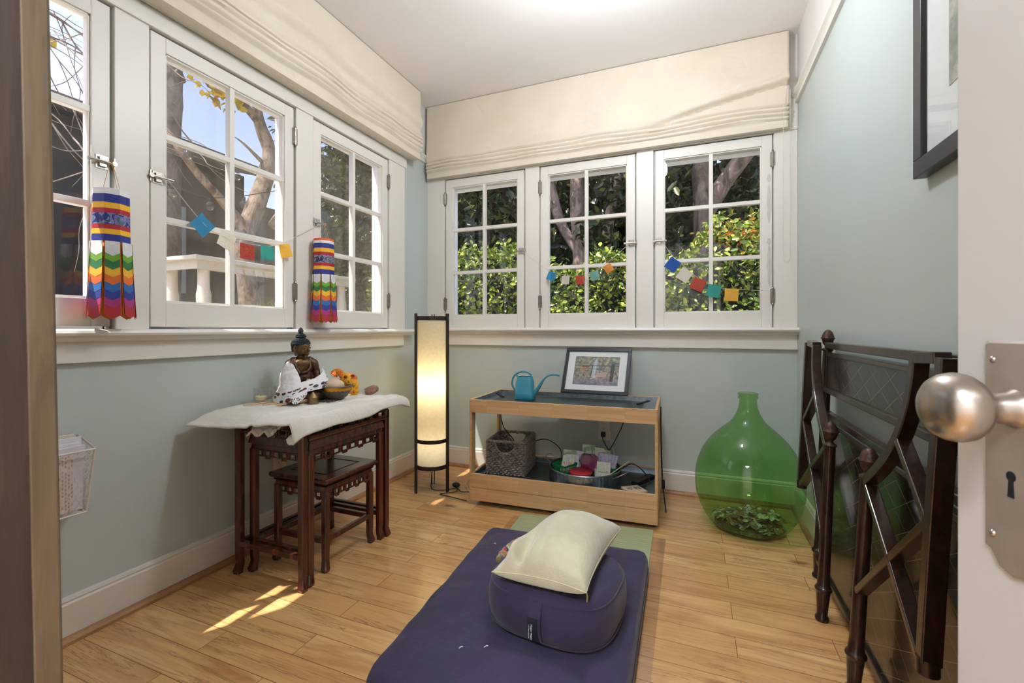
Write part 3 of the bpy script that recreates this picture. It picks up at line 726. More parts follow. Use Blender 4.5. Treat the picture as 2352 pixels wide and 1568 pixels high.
m = MB(); m.add([(-6.85, -6.3, 3.62), (-6.85, 5.65, 3.62), (-9.1, 5.65, 4.2), (-9.1, -6.3, 4.2), (-6.85, -6.3, 3.76), (-6.85, 5.65, 3.76), (-9.1, 5.65, 4.34), (-9.1, -6.3, 4.34), (-11.3, -6.3, 3.7), (-11.3, 5.65, 3.7), (-11.3, -6.3, 3.84), (-11.3, 5.65, 3.84)],
      [(0, 1, 2, 3), (4, 7, 6, 5), (0, 4, 5, 1), (1, 5, 6, 2), (3, 7, 4, 0), (3, 2, 9, 8), (7, 10, 11, 6), (8, 9, 11, 10), (2, 6, 11, 9), (3, 8, 10, 7)])
m.build('roof', plain('grey_roof_shingle', (96, 88, 82), 0.9, var=0.2, nscale=10), hs)
for y0, y1 in ((-1.6, -0.4), (3.4, 4.5)):
    m = MB(); m.boxb(-7.2, -7.14, y0, y1, 1.55, 2.85); m.build('window', plain('dull_window_pane', (150, 158, 166), 0.1), hs)

tp = lambda u, v, x=-5.0: tuple(site(0, x, u, v))
tree('plane_tree', 'sunlit pale plane tree with forked branches outside the second left window',
     [([(-5.0, 3.95, GZ), (-5.0, 3.9, 1.2), tp(560, 560), tp(585, 480), tp(612, 400), tp(618, 345), tp(597, 285), tp(588, 225), tp(592, 140), (-5.0, 4.1, 5.6)], [0.26, 0.24, 0.22, 0.22, 0.20, 0.16, 0.13, 0.11, 0.09, 0.05]),
      ([tp(565, 530), tp(505, 455), tp(455, 400), tp(415, 345), tp(380, 300, -5.2), tp(300, 250, -5.4)], [0.16, 0.09, 0.085, 0.075, 0.07, 0.05]),
      ([tp(598, 285), tp(560, 240), tp(520, 205), tp(470, 175), (-4.7, 3.0, 4.6)], [0.10, 0.09, 0.075, 0.06, 0.03]),
      ([tp(590, 215), tp(572, 190), tp(565, 150), tp(560, 90)], [0.09, 0.08, 0.06, 0.04]),
      ([tp(630, 520), tp(665, 470), tp(690, 420), tp(700, 330)], [0.16, 0.14, 0.12, 0.1]),
      ([tp(600, 370), tp(560, 330), tp(535, 312)], [0.05, 0.025, 0.004])],
     M_BARKPALE, M_LEAFYEL, [(tp(490, 190, -4.9) + (0.22,)), (tp(525, 225, -4.9) + (0.20,)), (tp(555, 205, -4.9) + (0.16,)), (tp(648, 235, -4.9) + (0.14,)), (tp(650, 290, -4.9) + (0.10,))], 150, 0.085, 21, aspect=0.75, thick=0.5)
tree('bare_tree', 'dark bare trunk with twigs at the left edge of the second left window',
     [([(-6.2, 3.55, GZ), (-6.2, 3.6, 2.4), tp(382, 290, -6.2), tp(388, 220, -6.2), tp(392, 150, -6.2), tp(396, 110, -6.2), (-6.1, 3.5, 7.5)], [0.26, 0.22, 0.17, 0.15, 0.13, 0.12, 0.06]),
      ([tp(392, 180, -6.2), tp(408, 172, -6.1), tp(424, 190, -6.1)], [0.09, 0.07, 0.02]), ([tp(392, 165, -6.2), tp(360, 176, -6.1), tp(330, 150, -6.1)], [0.09, 0.06, 0.03])],
     M_BARKDARK, None, None, 0, 0, 22)
rt = random.Random(5)
br = []
def twig(p, d, r, n, depth):
    pts = [Vector(p)]; 
    for k in range(n):
        d = (d + Vector((rt.uniform(-.35, .35), rt.uniform(-.35, .35), rt.uniform(-.3, .3)))).normalized(); pts.append(pts[-1] + d * 0.16)
        if depth and rt.random() < 0.55: twig(pts[-1], (d + Vector((rt.uniform(-.8, .8), rt.uniform(-.8, .8), rt.uniform(-.9, .5)))).normalized(), r * 0.6, n - 2, depth - 1)
    br.append(([tuple(q) for q in pts], [r * (1 - 0.7 * i / n) for i in range(n + 1)]))
for (y0, z0, dy, dz) in ((0.9, 3.3, 1, 0.05), (1.0, 3.0, 1, 0.45), (1.5, 4.1, .4, -.9), (0.9, 2.9, .9, -0.15)): twig((-4.6, y0, z0), Vector((0, dy, dz)).normalized(), 0.030, 8, 2)
tree('bare_tree', 'bare twiggy tree with a few yellow leaves outside the first left window',
     [([(-4.6, 0.4, GZ), (-4.6, 0.45, 1.5), (-4.6, 0.7, 3.0), (-4.6, 0.8, 4.5)], [0.12, 0.1, 0.08, 0.04])] + br, M_BARKDARK, M_LEAFYEL, [(-4.6, 1.75, 3.55, .12), (-4.6, 1.8, 3.2, .1)], 60, 0.09, 23, aspect=0.8, thick=0.36)
tree('leafy_tree', 'sunlit leafy tree with small sky gaps outside the third left window',
     [([(-5.4, 6.2, GZ), (-5.4, 6.2, 1.6), (-5.3, 6.0, 3.0), (-5.2, 6.0, 4.4)], [0.14, 0.12, 0.1, 0.05])], M_BARKDARK, M_LEAFMID,
     [(x, y, z, random.uniform(.5, .7)) for (x, y) in ((-5.2, 5.2), (-4.8, 5.9), (-4.4, 6.5), (-5.6, 6.6), (-4.0, 7.0)) for z in (1.3, 2.2, 3.1, 3.9)], 12000, 0.10, 24, aspect=0.45)
# a branch with broad leaves close to the third window
tree('leafy_shrub', 'light green shrub low outside the second left window corner',
     [([(-3.1, 2.62, GZ), (-3.1, 2.64, 0.7), (-3.1, 2.66, 1.2)], [0.025, 0.02, 0.008])], M_BARKDARK, M_LEAFMID, [(-3.1, 2.66, 1.13, .13), (-3.1, 2.80, 1.05, .13)], 420, 0.07, 25)

# deck with the tall white table
m = MB(); m.boxb(-4.74, -3.45, 1.2, 4.85, GZ, 0.62); tag(m.build('garden_deck', plain('grey_deck_wood', (128, 116, 102), 0.8, var=0.2)), 'low grey wooden deck under the white table outside', 'deck')
tb = thing('garden_table', 'white outdoor table with pennant banner under its edge', 'table', (-4.6, 3.6, 0.62))
M_WT = plain('white_garden_paint', (226, 218, 200), 0.5)
m = MB(); m.boxb(-4.70, -4.0, 2.60, 4.6, 1.615, 1.655); m.build('tabletop', M_WT, tb, bevel=0.008)
m = MB(); m.boxb(-4.66, -4.0705, 2.64, 2.67, 1.54, 1.615); m.boxb(-4.07, -4.04, 2.64, 4.56, 1.54, 1.615); m.build('apron', M_WT, tb)
for (x, y) in ((-4.09, 2.72), (-4.09, 4.5), (-4.60, 2.72), (-4.60, 4.5)):
    m = MB(); m.lathe([(0.055, 0), (0.05, 0.1), (0.06, 0.7), (0.05, 0.75), (0.048, 0.80), (0.048, 0.99)], 16, (x - .03 * (1 if x > -4.6 else -1), y + .03 * (1 if y < 3.5 else -1), 0.62)); m.build('leg', M_WT, tb, smooth=True)
m = MB()
for k in range(12):
    y = 2.95 + k * 0.11; m.add([(-4.02, y, 1.585), (-4.02, y + 0.07, 1.585), (-4.02, y + 0.035, 1.52)], [(0, 1, 2)])
m.tube([(-4.02, 2.9, 1.587), (-4.02, 4.3, 1.587)], 0.004, 6)
m.build('pennant_banner', M_WT, tb)
# string lights
sl = thing('string_lights', 'string of round clear bulbs hanging outside the second left window', 'string lights', tp(395, 430, -3.4))
bul = [(395, 443), (483, 473), (433, 355), (545, 405), (560, 470), (640, 470)]
m = MB(); m.tube([tp(340, 400, -3.4), tp(395, 428, -3.4), tp(483, 455, -3.4), tp(560, 450, -3.4), tp(680, 430, -3.4)], 0.004, 6); m.build('wire', M_BLACK, sl)
for u, v in bul[:5]:
    p = Vector(tp(u, v, -3.4)); m = MB(); m.sphere(p, 0.03, 14, sc=(1, 1, 1.1)); b_ = m.build('bulb', m_thin_glass('hazy_bulb_glass', (0.80, 0.78, 0.72), 0.1, 1.6, 1.5), sl, smooth=True)
    m = MB(); m.cyl(p + Vector((0, 0, 0.028)), p + Vector((0, 0, 0.06)), 0.013, n=10); m.build('socket', M_BLACK, b_, smooth=True)

# ============================================================ NEST OF ROSEWOOD TABLES
def nest_table(label, x0, x1, y0, y1, h, ap, fret=True, frontopen=True, t=0.030, backlow=True):
    """x toward the room, y along the wall; ap = depth of moulded apron"""
    root = thing('nesting_table', label, 'table', ((x0 + x1) / 2, (y0 + y1) / 2, 0), group='rosewood nest of tables')
    # top with moulded edge: stacked outline profile
    m = MB(); o = 0.012
    prof = [(-0.012, h - ap), (-0.006, h - ap + 0.004), (-0.008, h - ap + 0.020), (0.002, h - ap + 0.026), (-0.004, h - 0.030), (0.008, h - 0.020), (o, h - 0.014), (o, h - 0.004), (o - 0.004, h)]
    def ringp(d): return [(x0 - d, y0 - d), (x1 + d, y0 - d), (x1 + d, y1 + d), (x0 - d, y1 + d)]
    vs = []; fs = []
    for d, z in prof: vs += [(x, y, z) for x, y in ringp(d)]
    n = len(prof)
    for i in range(n - 1):
        for k in range(4): fs.append((i * 4 + k, i * 4 + (k + 1) % 4, i * 4 + 4 + (k + 1) % 4, i * 4 + 4 + k))
    # inset panel
    vs += [(x, y, h) for x, y in ringp(-0.045)] + [(x, y, h - 0.003) for x, y in ringp(-0.048)] + [(x, y, h - 0.003) for x, y in ringp(-0.053)] + [(x, y, h) for x, y in ringp(-0.056)]
    b = n * 4
    for r0, r1 in ((b - 4, b), (b, b + 4), (b + 4, b + 8), (b + 8, b + 12)):
        for k in range(4): fs.append((r0 + k, r0 + (k + 1) % 4, r1 + (k + 1) % 4, r1 + k))
    fs.append(tuple(range(b + 12, b + 16))); fs.append((3, 2, 1, 0))
    m.add(vs, fs); m.build('tabletop', M_ROSE, root)
    zt = h - ap + 0.004
    for lx, sx in ((x0 + t / 2, -1), (x1 - t / 2, 1)):
        for ly, sy in ((y0 + t / 2, -1), (y1 - t / 2, 1)):
            m = MB(); prof = [(0.0, zt, 1.0), (0.0, 0.12, 1.0), (0.0, 0.07, 0.96), (-0.001, 0.045, 0.92), (0.002, 0.025, 1.02), (0.005, 0.012, 1.08), (0.003, 0.0, 0.95)]
            vs = []; fs = []
            for dd, z, k in prof:
                w = t / 2 * k; cxx, cyy = lx + sx * dd, ly + sy * dd
                c = 0.35 * w
                vs += [(cxx + a, cyy + b_, z) for a, b_ in ((-w + c, -w), (w - c, -w), (w, -w + c), (w, w - c), (w - c, w), (-w + c, w), (-w, w - c), (-w, -w + c))]
            for i in range(len(prof) - 1):
                for k in range(8): fs.append((i * 8 + k, i * 8 + (k + 1) % 8, i * 8 + 8 + (k + 1) % 8, i * 8 + 8 + k))
            fs.append(tuple(range(8))); fs.append(tuple(range(len(prof) * 8 - 1, len(prof) * 8 - 9, -1)))
            m.add(vs, fs); m.build('leg', M_ROSE, root, bevel=0.001)
    # fretwork under the apron
    def fretside(p0, p1, cnt):
        p0 = Vector(p0); p1 = Vector(p1); L = (p1 - p0).length; d = (p1 - p0).normalized(); m = MB(); bw = 0.0055
        def seg(a0, z0, a1, z1):
            q0 = p0 + d * a0; q1 = p0 + d * a1
            m.bar([(q0.x, q0.y, z0), (q1.x, q1.y, z1)], bw, 0.010 if z0 != z1 else bw, d.cross(Vector((0, 0, 1))) if z0 != z1 else (0, 0, 1))
        top = h - ap - 0.002
        seg(0, top, L, top); step = L / cnt
        for i in range(cnt):
            a = i * step; edge = i in (0, cnt - 1)
            lo = top - 0.030 - 0.004 * ((i + 1) % 2)
            seg(a + step * 0.12, top - 0.022, a + step * 0.88, top - 0.022)
            seg(a + step * 0.12, top, a + step * 0.12, top - 0.024); seg(a + step * 0.88, top, a + step * 0.88, top - 0.024)
            if i % 2: seg(a + step * 0.3, top - 0.022, a + step * 0.3, lo); seg(a + step * 0.7, top - 0.022, a + step * 0.7, lo); seg(a + step * 0.25, lo, a + step * 0.75, lo)
            seg(a - step * 0.12 if i else 0, top - 0.012, a + step * 0.12, top - 0.012)
        m.build('fretwork', M_ROSE, root)
    if fret:
        fretside((x1 - 0.010, y0 + t, 0), (x1 - 0.010, y1 - t, 0), 8)
        fretside((x0 + t, y0 + 0.010, 0), (x1 - t, y0 + 0.010, 0), 6)
        fretside((x0 + t, y1 - 0.010, 0), (x1 - t, y1 - 0.010, 0), 6)
    zs = 0.125
    for a, b_ in (((x0 + t, y0 + t / 2), (x1 - t, y0 + t / 2)), ((x0 + t, y1 - t / 2), (x1 - t, y1 - t / 2)), ((x0 + t / 2, y0 + t), (x0 + t / 2, y1 - t))):
        m = MB(); m.bar([(a[0], a[1], zs), (b_[0], b_[1], zs)], 0.020, 0.022, (0, 0, 1)); m.build('stretcher', M_ROSE, root, bevel=0.002)
    return root
nt1 = nest_table('tallest rosewood nesting table carrying the white cloth and altar', -1.752, -1.378, 1.292, 1.822, 0.665, 0.055)
nt2 = nest_table('middle-height rosewood nesting table tucked under the tallest one', -1.715, -1.384, 1.330, 1.784, 0.592, 0.085)
nt3 = nest_table('lowest rosewood nesting table with its inset top showing', -1.700, -1.405, 1.435, 1.738, 0.385, 0.058, t=0.028)
m = MB(); m.bar([(-1.419, 1.463, 0.128), (-1.419, 1.710, 0.128)], 0.018, 0.022, (0, 0, 1)); m.build('stretcher', M_ROSE, nt3, bevel=0.002)

# cloth over the table: soft runner with hanging, rolled front edge
def cloth_fn(u, v):
    # u along y, v across from wall to room
    ys0 = 1.150 + 0.072 * min(1, v / 0.62); y = ys0 + u * (1.945 - 0.02 * v - ys0)
    xw = -1.835 + 0.02 * math.sin(u * 9); xf = -1.350 - 0.02 * max(0, 0.06 - u) / 0.06
    top = 0.672
    # across section: flat, rounded edge, hanging, tucked roll
    F = v
    if F < 0.62:
        x = xw + (xf - xw) * F / 0.62; z = top
    else:
        a = (F - 0.62) / 0.38; hang = 0.066 - 0.030 * u - 0.004 * math.sin(u * 11)
        if a < 0.7:
            b = a / 0.7; x = xf + 0.020 * math.sin(b * 1.5); z = top - hang * (b ** 1.35)
        else:
            b = (a - 0.7) / 0.3; x = xf + 0.020 - 0.032 * math.sin(b * PI / 2); z = top - hang + 0.004 - 0.006 * math.sin(b * PI) + 0.018 * b * b
    # droop beyond the table ends
    el = max(0, 1.268 - y); er = max(0, y - 1.835)
    z -= 3.2 * el ** 1.5 * (0.4 + 0.6 * v) + 0.8 * er ** 1.5
    x += 0.04 * er * 3 * (0.3 - v)
    z += 0.007 * fbm(x * 14, y * 10, 1, 2) * (1 if F > .3 else .5) + 0.010 * abs(fbm(x * 5, y * 16, 1, 6)) * (1 if el > 0 else .25)
    if el == 0 and er == 0 and F < 0.60: z = max(z, 0.6705)
    # a long fold running to the near corner
    r = (x + 1.50) + (y - 1.35) * -0.22
    z += 0.010 * math.exp(-(r / 0.012) ** 2) * (1 if -1.75 < x < -1.34 and F < 0.62 else 0)
    return (x, y, z)
m = MB(); m.grid(cloth_fn, 90, 70)
cl = m.build('table_cloth', M_WHITECLOTH, smooth=True, solid=0.004, autosmooth=0)
tag(cl, 'white cloth runner draped over the tallest rosewood table', 'cloth')
# gathered knot of cloth at the near left edge
m = MB()
m.grid(lambda u, v: (-1.455 - 0.12 * v + 0.006 * math.sin(u * 40), 1.222 + 0.10 * u + 0.012 * math.sin(v * 5), 0.666 - 0.060 * (1 - u) ** 1.1 + 0.009 * math.sin(v * 17 + u * 6) * (1.1 - u)), 24, 50)
m.build('gathered_fold', M_WHITECLOTH, cl, smooth=True, solid=0.003, autosmooth=0)

# ============================================================ SEATED STATUE
SX, SY, SZ = -1.668, 1.562, 0.677
st = thing('seated_statue', 'small bronze seated buddha statue draped in an embroidered cloth', 'statue', (SX, SY, SZ), R(64))
M_BRZ = plain('golden_brown_bronze', (104, 80, 52), 0.42, 0.6, var=0.25, nscale=40)
M_ROBE = plain('dark_bronze_robe', (84, 60, 46), 0.45, 0.6, var=0.35, nscale=60, bump=0.5, bscale=160)
M_HAIR = plain('blue_black_curls', (34, 44, 52), 0.55, var=0.15)
def limb(m, pts, radii, n=12):
    m.tube(pts, 1.0, n, radii=radii)
    for p, r in zip(pts, radii): m.sphere(p, r, n)
# local frame: faces -y, +x is its left; the whole is 0.335 high
m = MB()
m.sphere((0, 0.002, 0.243), 0.0315, 20, sc=(0.90, 0.98, 1.18)); m.sphere((0, -0.006, 0.228), 0.027, 18, sc=(0.92, 0.95, 1.0))
limb(m, [(0, 0.008, 0.19), (0, 0.004, 0.225)], [0.018, 0.017])
m.sphere((0, 0.004, 0.152), 0.043, 20, sc=(1.1, 0.72, 0.95)); m.sphere((0, -0.004, 0.168), 0.036, 18, sc=(1.15, .7, .7))
m.sphere((0, 0.0, 0.110), 0.038, 18, sc=(1.0, .8, 1.0))
limb(m, [(0, -0.0315, 0.243), (0, -0.038, 0.229), (0, -0.036, 0.226)], [0.0030, 0.0052, 0.0040], 8)   # nose
m.sphere((0, -0.0305, 0.213), 0.0075, 10, sc=(1.25, .6, .45)); m.sphere((0, -0.0295, 0.2085), 0.006, 10, sc=(1.2, .6, .5)); m.sphere((0, -0.027, 0.202), 0.008, 10)
for sgn in (-1, 1):
    m.sphere((sgn * 0.0125, -0.0262, 0.241), 0.0072, 10, sc=(1.25, .55, .5)); limb(m, [(sgn * 0.004, -0.031, 0.250), (sgn * 0.012, -0.0305, 0.2535), (sgn * 0.021, -0.025, 0.249)], [0.0018] * 3, 6)
    limb(m, [(sgn * 0.0275, 0.003, 0.250), (sgn * 0.0305, 0.006, 0.238), (sgn * 0.0300, 0.004, 0.222), (sgn * 0.0275, 0.002, 0.207)], [0.0050, 0.0050, 0.0040, 0.0046], 8)
# forearm, hand and fingers resting in the lap, shin showing
limb(m, [(0.052, -0.035, 0.085), (0.02, -0.062, 0.072), (-0.008, -0.070, 0.070)], [0.015, 0.0125, 0.011])
for k in range(4): limb(m, [(-0.008, -0.064 - k * 0.006, 0.070 + 0.002 * (k % 2)), (-0.026, -0.062 - k * 0.006, 0.071), (-0.036 + 0.003 * k, -0.060 - k * 0.006, 0.073)], [0.0042, 0.004, 0.0034], 6)
limb(m, [(-0.002, -0.062, 0.076), (-0.010, -0.058, 0.086)], [0.0046, 0.0036], 6)
limb(m, [(-0.050, -0.040, 0.085), (-0.062, -0.072, 0.045), (-0.062, -0.088, 0.018)], [0.0145, 0.0115, 0.009])
for k in range(4): limb(m, [(-0.068 + k * 0.0045, -0.089, 0.018), (-0.069 + k * 0.0045, -0.094, 0.002)], [0.0036, 0.0028], 6)
for i_, p_ in enumerate(m.v):
    k_ = 1 + 0.17 * min(1, max(0, (p_[2] - 0.192) / 0.02)); a_ = R(22) * min(1, max(0, (p_[2] - 0.188) / 0.02)); x_, y_ = p_[0] * k_, p_[1] * k_; m.v[i_] = (x_ * math.cos(a_) - y_ * math.sin(a_), x_ * math.sin(a_) + y_ * math.cos(a_), p_[2])
m.build('body', M_BRZ, st, local=True, remesh=0.0021)
m = MB()
for sgn in (-1, 1):
    limb(m, [(sgn * 0.040, 0.008, 0.180), (sgn * 0.060, 0.006, 0.165), (sgn * 0.070, 0.004, 0.130), (sgn * 0.070, -0.010, 0.095), (sgn * 0.055, -0.035, 0.085)], [0.020, 0.0235, 0.022, 0.020, 0.017], 14)
    limb(m, [(sgn * 0.030, 0.0, 0.035), (sgn * 0.085, -0.035, 0.030), (sgn * 0.10, -0.052, 0.026)], [0.038, 0.034, 0.024], 14)
    limb(m, [(sgn * 0.10, -0.052, 0.026), (sgn * 0.03, -0.078, 0.026), (-sgn * 0.02, -0.080, 0.030)], [0.024, 0.021, 0.017], 14)
m.sphere((0, 0.02, 0.10), 0.055, 20, sc=(1.05, .72, 1.5)); m.sphere((0, 0.016, 0.03), 0.06, 20, sc=(1.25, 1.0, .55)); m.sphere((0, -0.004, 0.105), 0.047, 18, sc=(1.05, .8, .75))
limb(m, [(0.020, 0.014, 0.193), (0.034, -0.012, 0.176), (0.030, -0.030, 0.150), (0.010, -0.038, 0.132), (-0.012, -0.038, 0.128)], [0.009, 0.008, 0.007, 0.007, 0.007])
limb(m, [(-0.020, 0.014, 0.193), (-0.036, -0.008, 0.176), (-0.038, -0.024, 0.150), (-0.028, -0.034, 0.130)], [0.009, 0.008, 0.008, 0.008])
m.sphere((0, 0, 0.006), 0.10, 24, sc=(1.08, 0.86, .09))
m.v = [(p_[0] * 0.87, p_[1], p_[2]) for p_ in m.v]
m.build('robe', M_ROBE, st, local=True, remesh=0.0026)
m = MB(); m.sphere((0, 0.008, 0.258), 0.0325, 18, sc=(.98, .98, .84)); m.sphere((0, 0.0145, 0.246), 0.0300, 18, sc=(.99, .92, .95))
for ring in range(6):
    zz = 0.226 + ring * 0.006
    for k in range(26):
        a = 2 * PI * (k + .5 * (ring % 2)) / 26
        if math.sin(a) > -0.05: m.sphere((0.0298 * math.cos(a) * (1 - .1 * (5 - ring) / 5), 0.012 + 0.0290 * math.sin(a), zz), 0.0034, 6)
m.sphere((0, 0.008, 0.290), 0.0175, 14, sc=(1, 1, .9)); m.lathe([(0.010, 0.300), (0.0085, 0.312), (0.0105, 0.318), (0.007, 0.328), (0.0, 0.335)], 12, (0, 0.008, 0))
for ring in range(9):
    th = 0.15 + ring * 0.19; rr = 0.033 * math.sin(th); zz = 0.257 + 0.0285 * math.cos(th); n = max(4, int(rr * 2 * PI / 0.0060))
    for k in range(n):
        a = 2 * PI * (k + 0.5 * (ring % 2)) / n
        if zz < 0.262 and math.sin(a) < 0.05 + (0.262 - zz) * 12 and not (zz > 0.2575): continue
        m.sphere((rr * math.cos(a), 0.008 + rr * math.sin(a), zz), 0.0035, 6)
for ring in range(4):
    th = 0.3 + ring * 0.38; rr = 0.0178 * math.sin(th); zz = 0.289 + 0.016 * math.cos(th); n = max(4, int(rr * 2 * PI / 0.0058))
    for k in range(n): a = 2 * PI * (k + .5 * (ring % 2)) / n; m.sphere((rr * math.cos(a), 0.008 + rr * math.sin(a), zz), 0.0033, 6)
m.v = [(1.18 * (p_[0] * math.cos(R(22)) - p_[1] * math.sin(R(22))), 1.18 * (p_[0] * math.sin(R(22)) + p_[1] * math.cos(R(22))), p_[2]) for p_ in m.v]
m.build('hair', M_HAIR, st, local=True, smooth=True, autosmooth=0)

# embroidered cloth wrapped over the statue's right arm and lap (things resting on it: top level)
def m_embroid():
    n = NT('embroidered_white_cotton'); uv = n.n('ShaderNodeUVMap'); 
    sp = n.n('ShaderNodeSeparateXYZ'); n.l(uv.outputs[0], sp.inputs[0])
    mp = n.n('ShaderNodeMapping'); mp.inputs['Scale'].default_value = (8.5, 3.0, 1); n.l(uv.outputs[0], mp.inputs[0])
    vo = n.n('ShaderNodeTexVoronoi'); vo.inputs['Scale'].default_value = 1.5; vo.inputs['Randomness'].default_value = 0.55; n.l(mp.outputs[0], vo.inputs['Vector'])
    blob = n.ramp(vo.outputs['Distance'], [(0.42, (1, 1, 1, 1)), (0.47, (0, 0, 0, 1))], 'LINEAR')
    hue = n.ramp(n.math('FRACT', n.math('MULTIPLY', vo.outputs['Color'], 17.9)), [(0.0, hexc((150, 34, 40))), (0.3, hexc((40, 56, 130))), (0.5, hexc((44, 100, 52))), (0.68, hexc((214, 160, 40))), (0.85, hexc((120, 40, 60)))], 'CONSTANT')
    rim = n.ramp(vo.outputs['Distance'], [(0.26, (0, 0, 0, 1)), (0.30, (1, 1, 1, 1))])
    hue = n.mix(rim, hue, hexc((36, 40, 60)))
    b = n.ramp(sp.outputs[1], [(0.0, (1, 1, 1, 1)), (0.52, (1, 1, 1, 1)), (0.54, (0, 0, 0, 1)), (1, (0, 0, 0, 1))])
    c = n.mix(n.math('MULTIPLY', b, blob), hexc((232, 230, 232)), hue)
    n.set(Base_Color=c, Roughness=0.85); n.bump(n.noise(n.coord(), 700, 2), 0.2, 0.001); return n.m
M_EMB = m_embroid()
def patch(name, rows, mat, parent, thick=0.0022, sub=2, wr=0.0):
    nr, nc = len(rows), len(rows[0]); me = bpy.data.meshes.new(name); off = Vector(BASE.get(parent.name, (0, 0, 0))) if parent else Vector((0, 0, 0))
    vs = [(p[0] * (0.81 if p[0] < 0 and name != 'draped_shoulder' else 0.93), p[1], p[2]) for r in rows for p in r]; fs = [(i * nc + j, i * nc + j + 1, (i + 1) * nc + j + 1, (i + 1) * nc + j) for i in range(nr - 1) for j in range(nc - 1)]
    me.from_pydata(vs, [], fs); uvl = me.uv_layers.new(name='UVMap')
    for poly in me.polygons:
        for li in poly.loop_indices:
            vi = me.loops[li].vertex_index; i, j = divmod(vi, nc); uvl.data[li].uv = (j / (nc - 1), i / (nr - 1))
    me.polygons.foreach_set('use_smooth', [True] * len(fs)); me.materials.append(mat)
    o = bpy.data.objects.new(name, me); COL.objects.link(o); o.parent = parent
    ss = o.modifiers.new('subdivision', 'SUBSURF'); ss.levels = sub; ss.render_levels = sub + 1
    tx = bpy.data.textures.get('soft_creases') or bpy.data.textures.new('soft_creases', 'CLOUDS'); tx.noise_scale = 0.022; dm = o.modifiers.new('creases', 'DISPLACE'); dm.texture = tx; dm.strength = 0.008; dm.mid_level = 0.35
    s = o.modifiers.new('thickness', 'SOLIDIFY'); s.thickness = thick; s.offset = 1
    return o
ec = thing('embroidered_cloth', 'white embroidered cloth wrapped around the seated buddha statue', 'cloth', (SX, SY, SZ), R(64))
# sleeve part over the right arm (its -x side), then band across the lap to the left elbow; rows run from hem (v=0) upward
patch('draped_shoulder', [
    [(-0.098, 0.010, 0.070), (-0.104, -0.030, 0.064), (-0.088, -0.066, 0.062), (-0.058, -0.088, 0.068), (-0.030, -0.086, 0.082)],
    [(-0.096, 0.012, 0.100), (-0.101, -0.020, 0.094), (-0.082, -0.048, 0.092), (-0.056, -0.064, 0.100), (-0.030, -0.062, 0.108)],
    [(-0.092, 0.014, 0.132), (-0.098, -0.010, 0.128), (-0.080, -0.030, 0.128), (-0.058, -0.046, 0.130), (-0.036, -0.048, 0.130)],
    [(-0.080, 0.006, 0.160), (-0.082, -0.012, 0.158), (-0.072, -0.028, 0.156), (-0.056, -0.038, 0.152), (-0.044, -0.040, 0.148)],
    [(-0.066, -0.004, 0.178), (-0.066, -0.014, 0.177), (-0.062, -0.024, 0.174), (-0.056, -0.030, 0.170), (-0.050, -0.034, 0.164)]],
    plain('plain_white_cotton', (232, 230, 232), 0.85, var=0.02), ec)
patch('lap_band', [
    [(-0.150, 0.00, 0.004), (-0.142, -0.050, 0.004), (-0.120, -0.100, 0.006), (-0.085, -0.122, 0.020), (-0.050, -0.112, 0.046), (-0.01, -0.106, 0.052), (0.04, -0.104, 0.056), (0.085, -0.085, 0.062), (0.112, -0.045, 0.075), (0.115, -0.010, 0.090)],
    [(-0.140, 0.00, 0.030), (-0.136, -0.045, 0.028), (-0.115, -0.092, 0.036), (-0.080, -0.114, 0.048), (-0.045, -0.108, 0.064), (-0.005, -0.104, 0.070), (0.04, -0.100, 0.076), (0.082, -0.078, 0.084), (0.106, -0.040, 0.098), (0.108, -0.005, 0.112)],
    [(-0.126, 0.00, 0.058), (-0.124, -0.040, 0.056), (-0.105, -0.080, 0.060), (-0.072, -0.102, 0.070), (-0.040, -0.100, 0.082), (0.0, -0.094, 0.086), (0.038, -0.088, 0.094), (0.076, -0.068, 0.104), (0.100, -0.034, 0.118), (0.100, 0.0, 0.130)],
    [(-0.112, 0.00, 0.082), (-0.112, -0.034, 0.080), (-0.092, -0.068, 0.080), (-0.060, -0.090, 0.086), (-0.030, -0.090, 0.094), (0.006, -0.084, 0.096), (0.036, -0.076, 0.104), (0.066, -0.058, 0.116), (0.088, -0.030, 0.132), (0.090, 0.0, 0.144)]],
    M_EMB, ec, thick=0.0025)
patch('hanging_corner', [
    [(-0.100, -0.128, 0.004), (-0.075, -0.138, 0.004), (-0.050, -0.135, 0.022), (-0.022, -0.128, 0.040)],
    [(-0.100, -0.118, 0.024), (-0.072, -0.128, 0.026), (-0.046, -0.124, 0.040), (-0.020, -0.120, 0.050)],
    [(-0.090, -0.108, 0.046), (-0.066, -0.116, 0.048), (-0.042, -0.113, 0.056), (-0.022, -0.111, 0.060)]], M_EMB, ec)

# ---- small things of the altar (z of the cloth surface 0.675)
AZ = 0.676
def glass_cup(name, label, x, y, r, h, candle=True, z=AZ, group=None):
    t = thing(name, label, 'candle glass' if candle else 'glass', (x, y, z), group=group)
    m = MB(); m.lathe([(0.0, 0.0), (r * .93, 0.0), (r, 0.004), (r, h), (r - 0.0022, h), (r - 0.0022, 0.012), (0.0, 0.012)], 32, (x, y, z), cap=False); m.build('glass', M_CLEAR, t, smooth=True)
    if candle:
        m = MB(); m.lathe([(0, 0.0125), (r * .78, 0.0125), (r * .80, 0.026), (r * .7, 0.029), (0, 0.0285)], 24, (x, y, z), cap=False); cd = m.build('candle', M_CANDLE, t, smooth=True)
        m = MB(); m.cyl((x, y, z + 0.028), (x + .001, y, z + 0.036), 0.0009, n=6); m.build('wick', M_BLACK, cd)
    return t
glass_cup('candle_glass', 'clear candle glass with a low yellow candle, leftmost on the altar', -1.795, 1.452, 0.0290, 0.066)
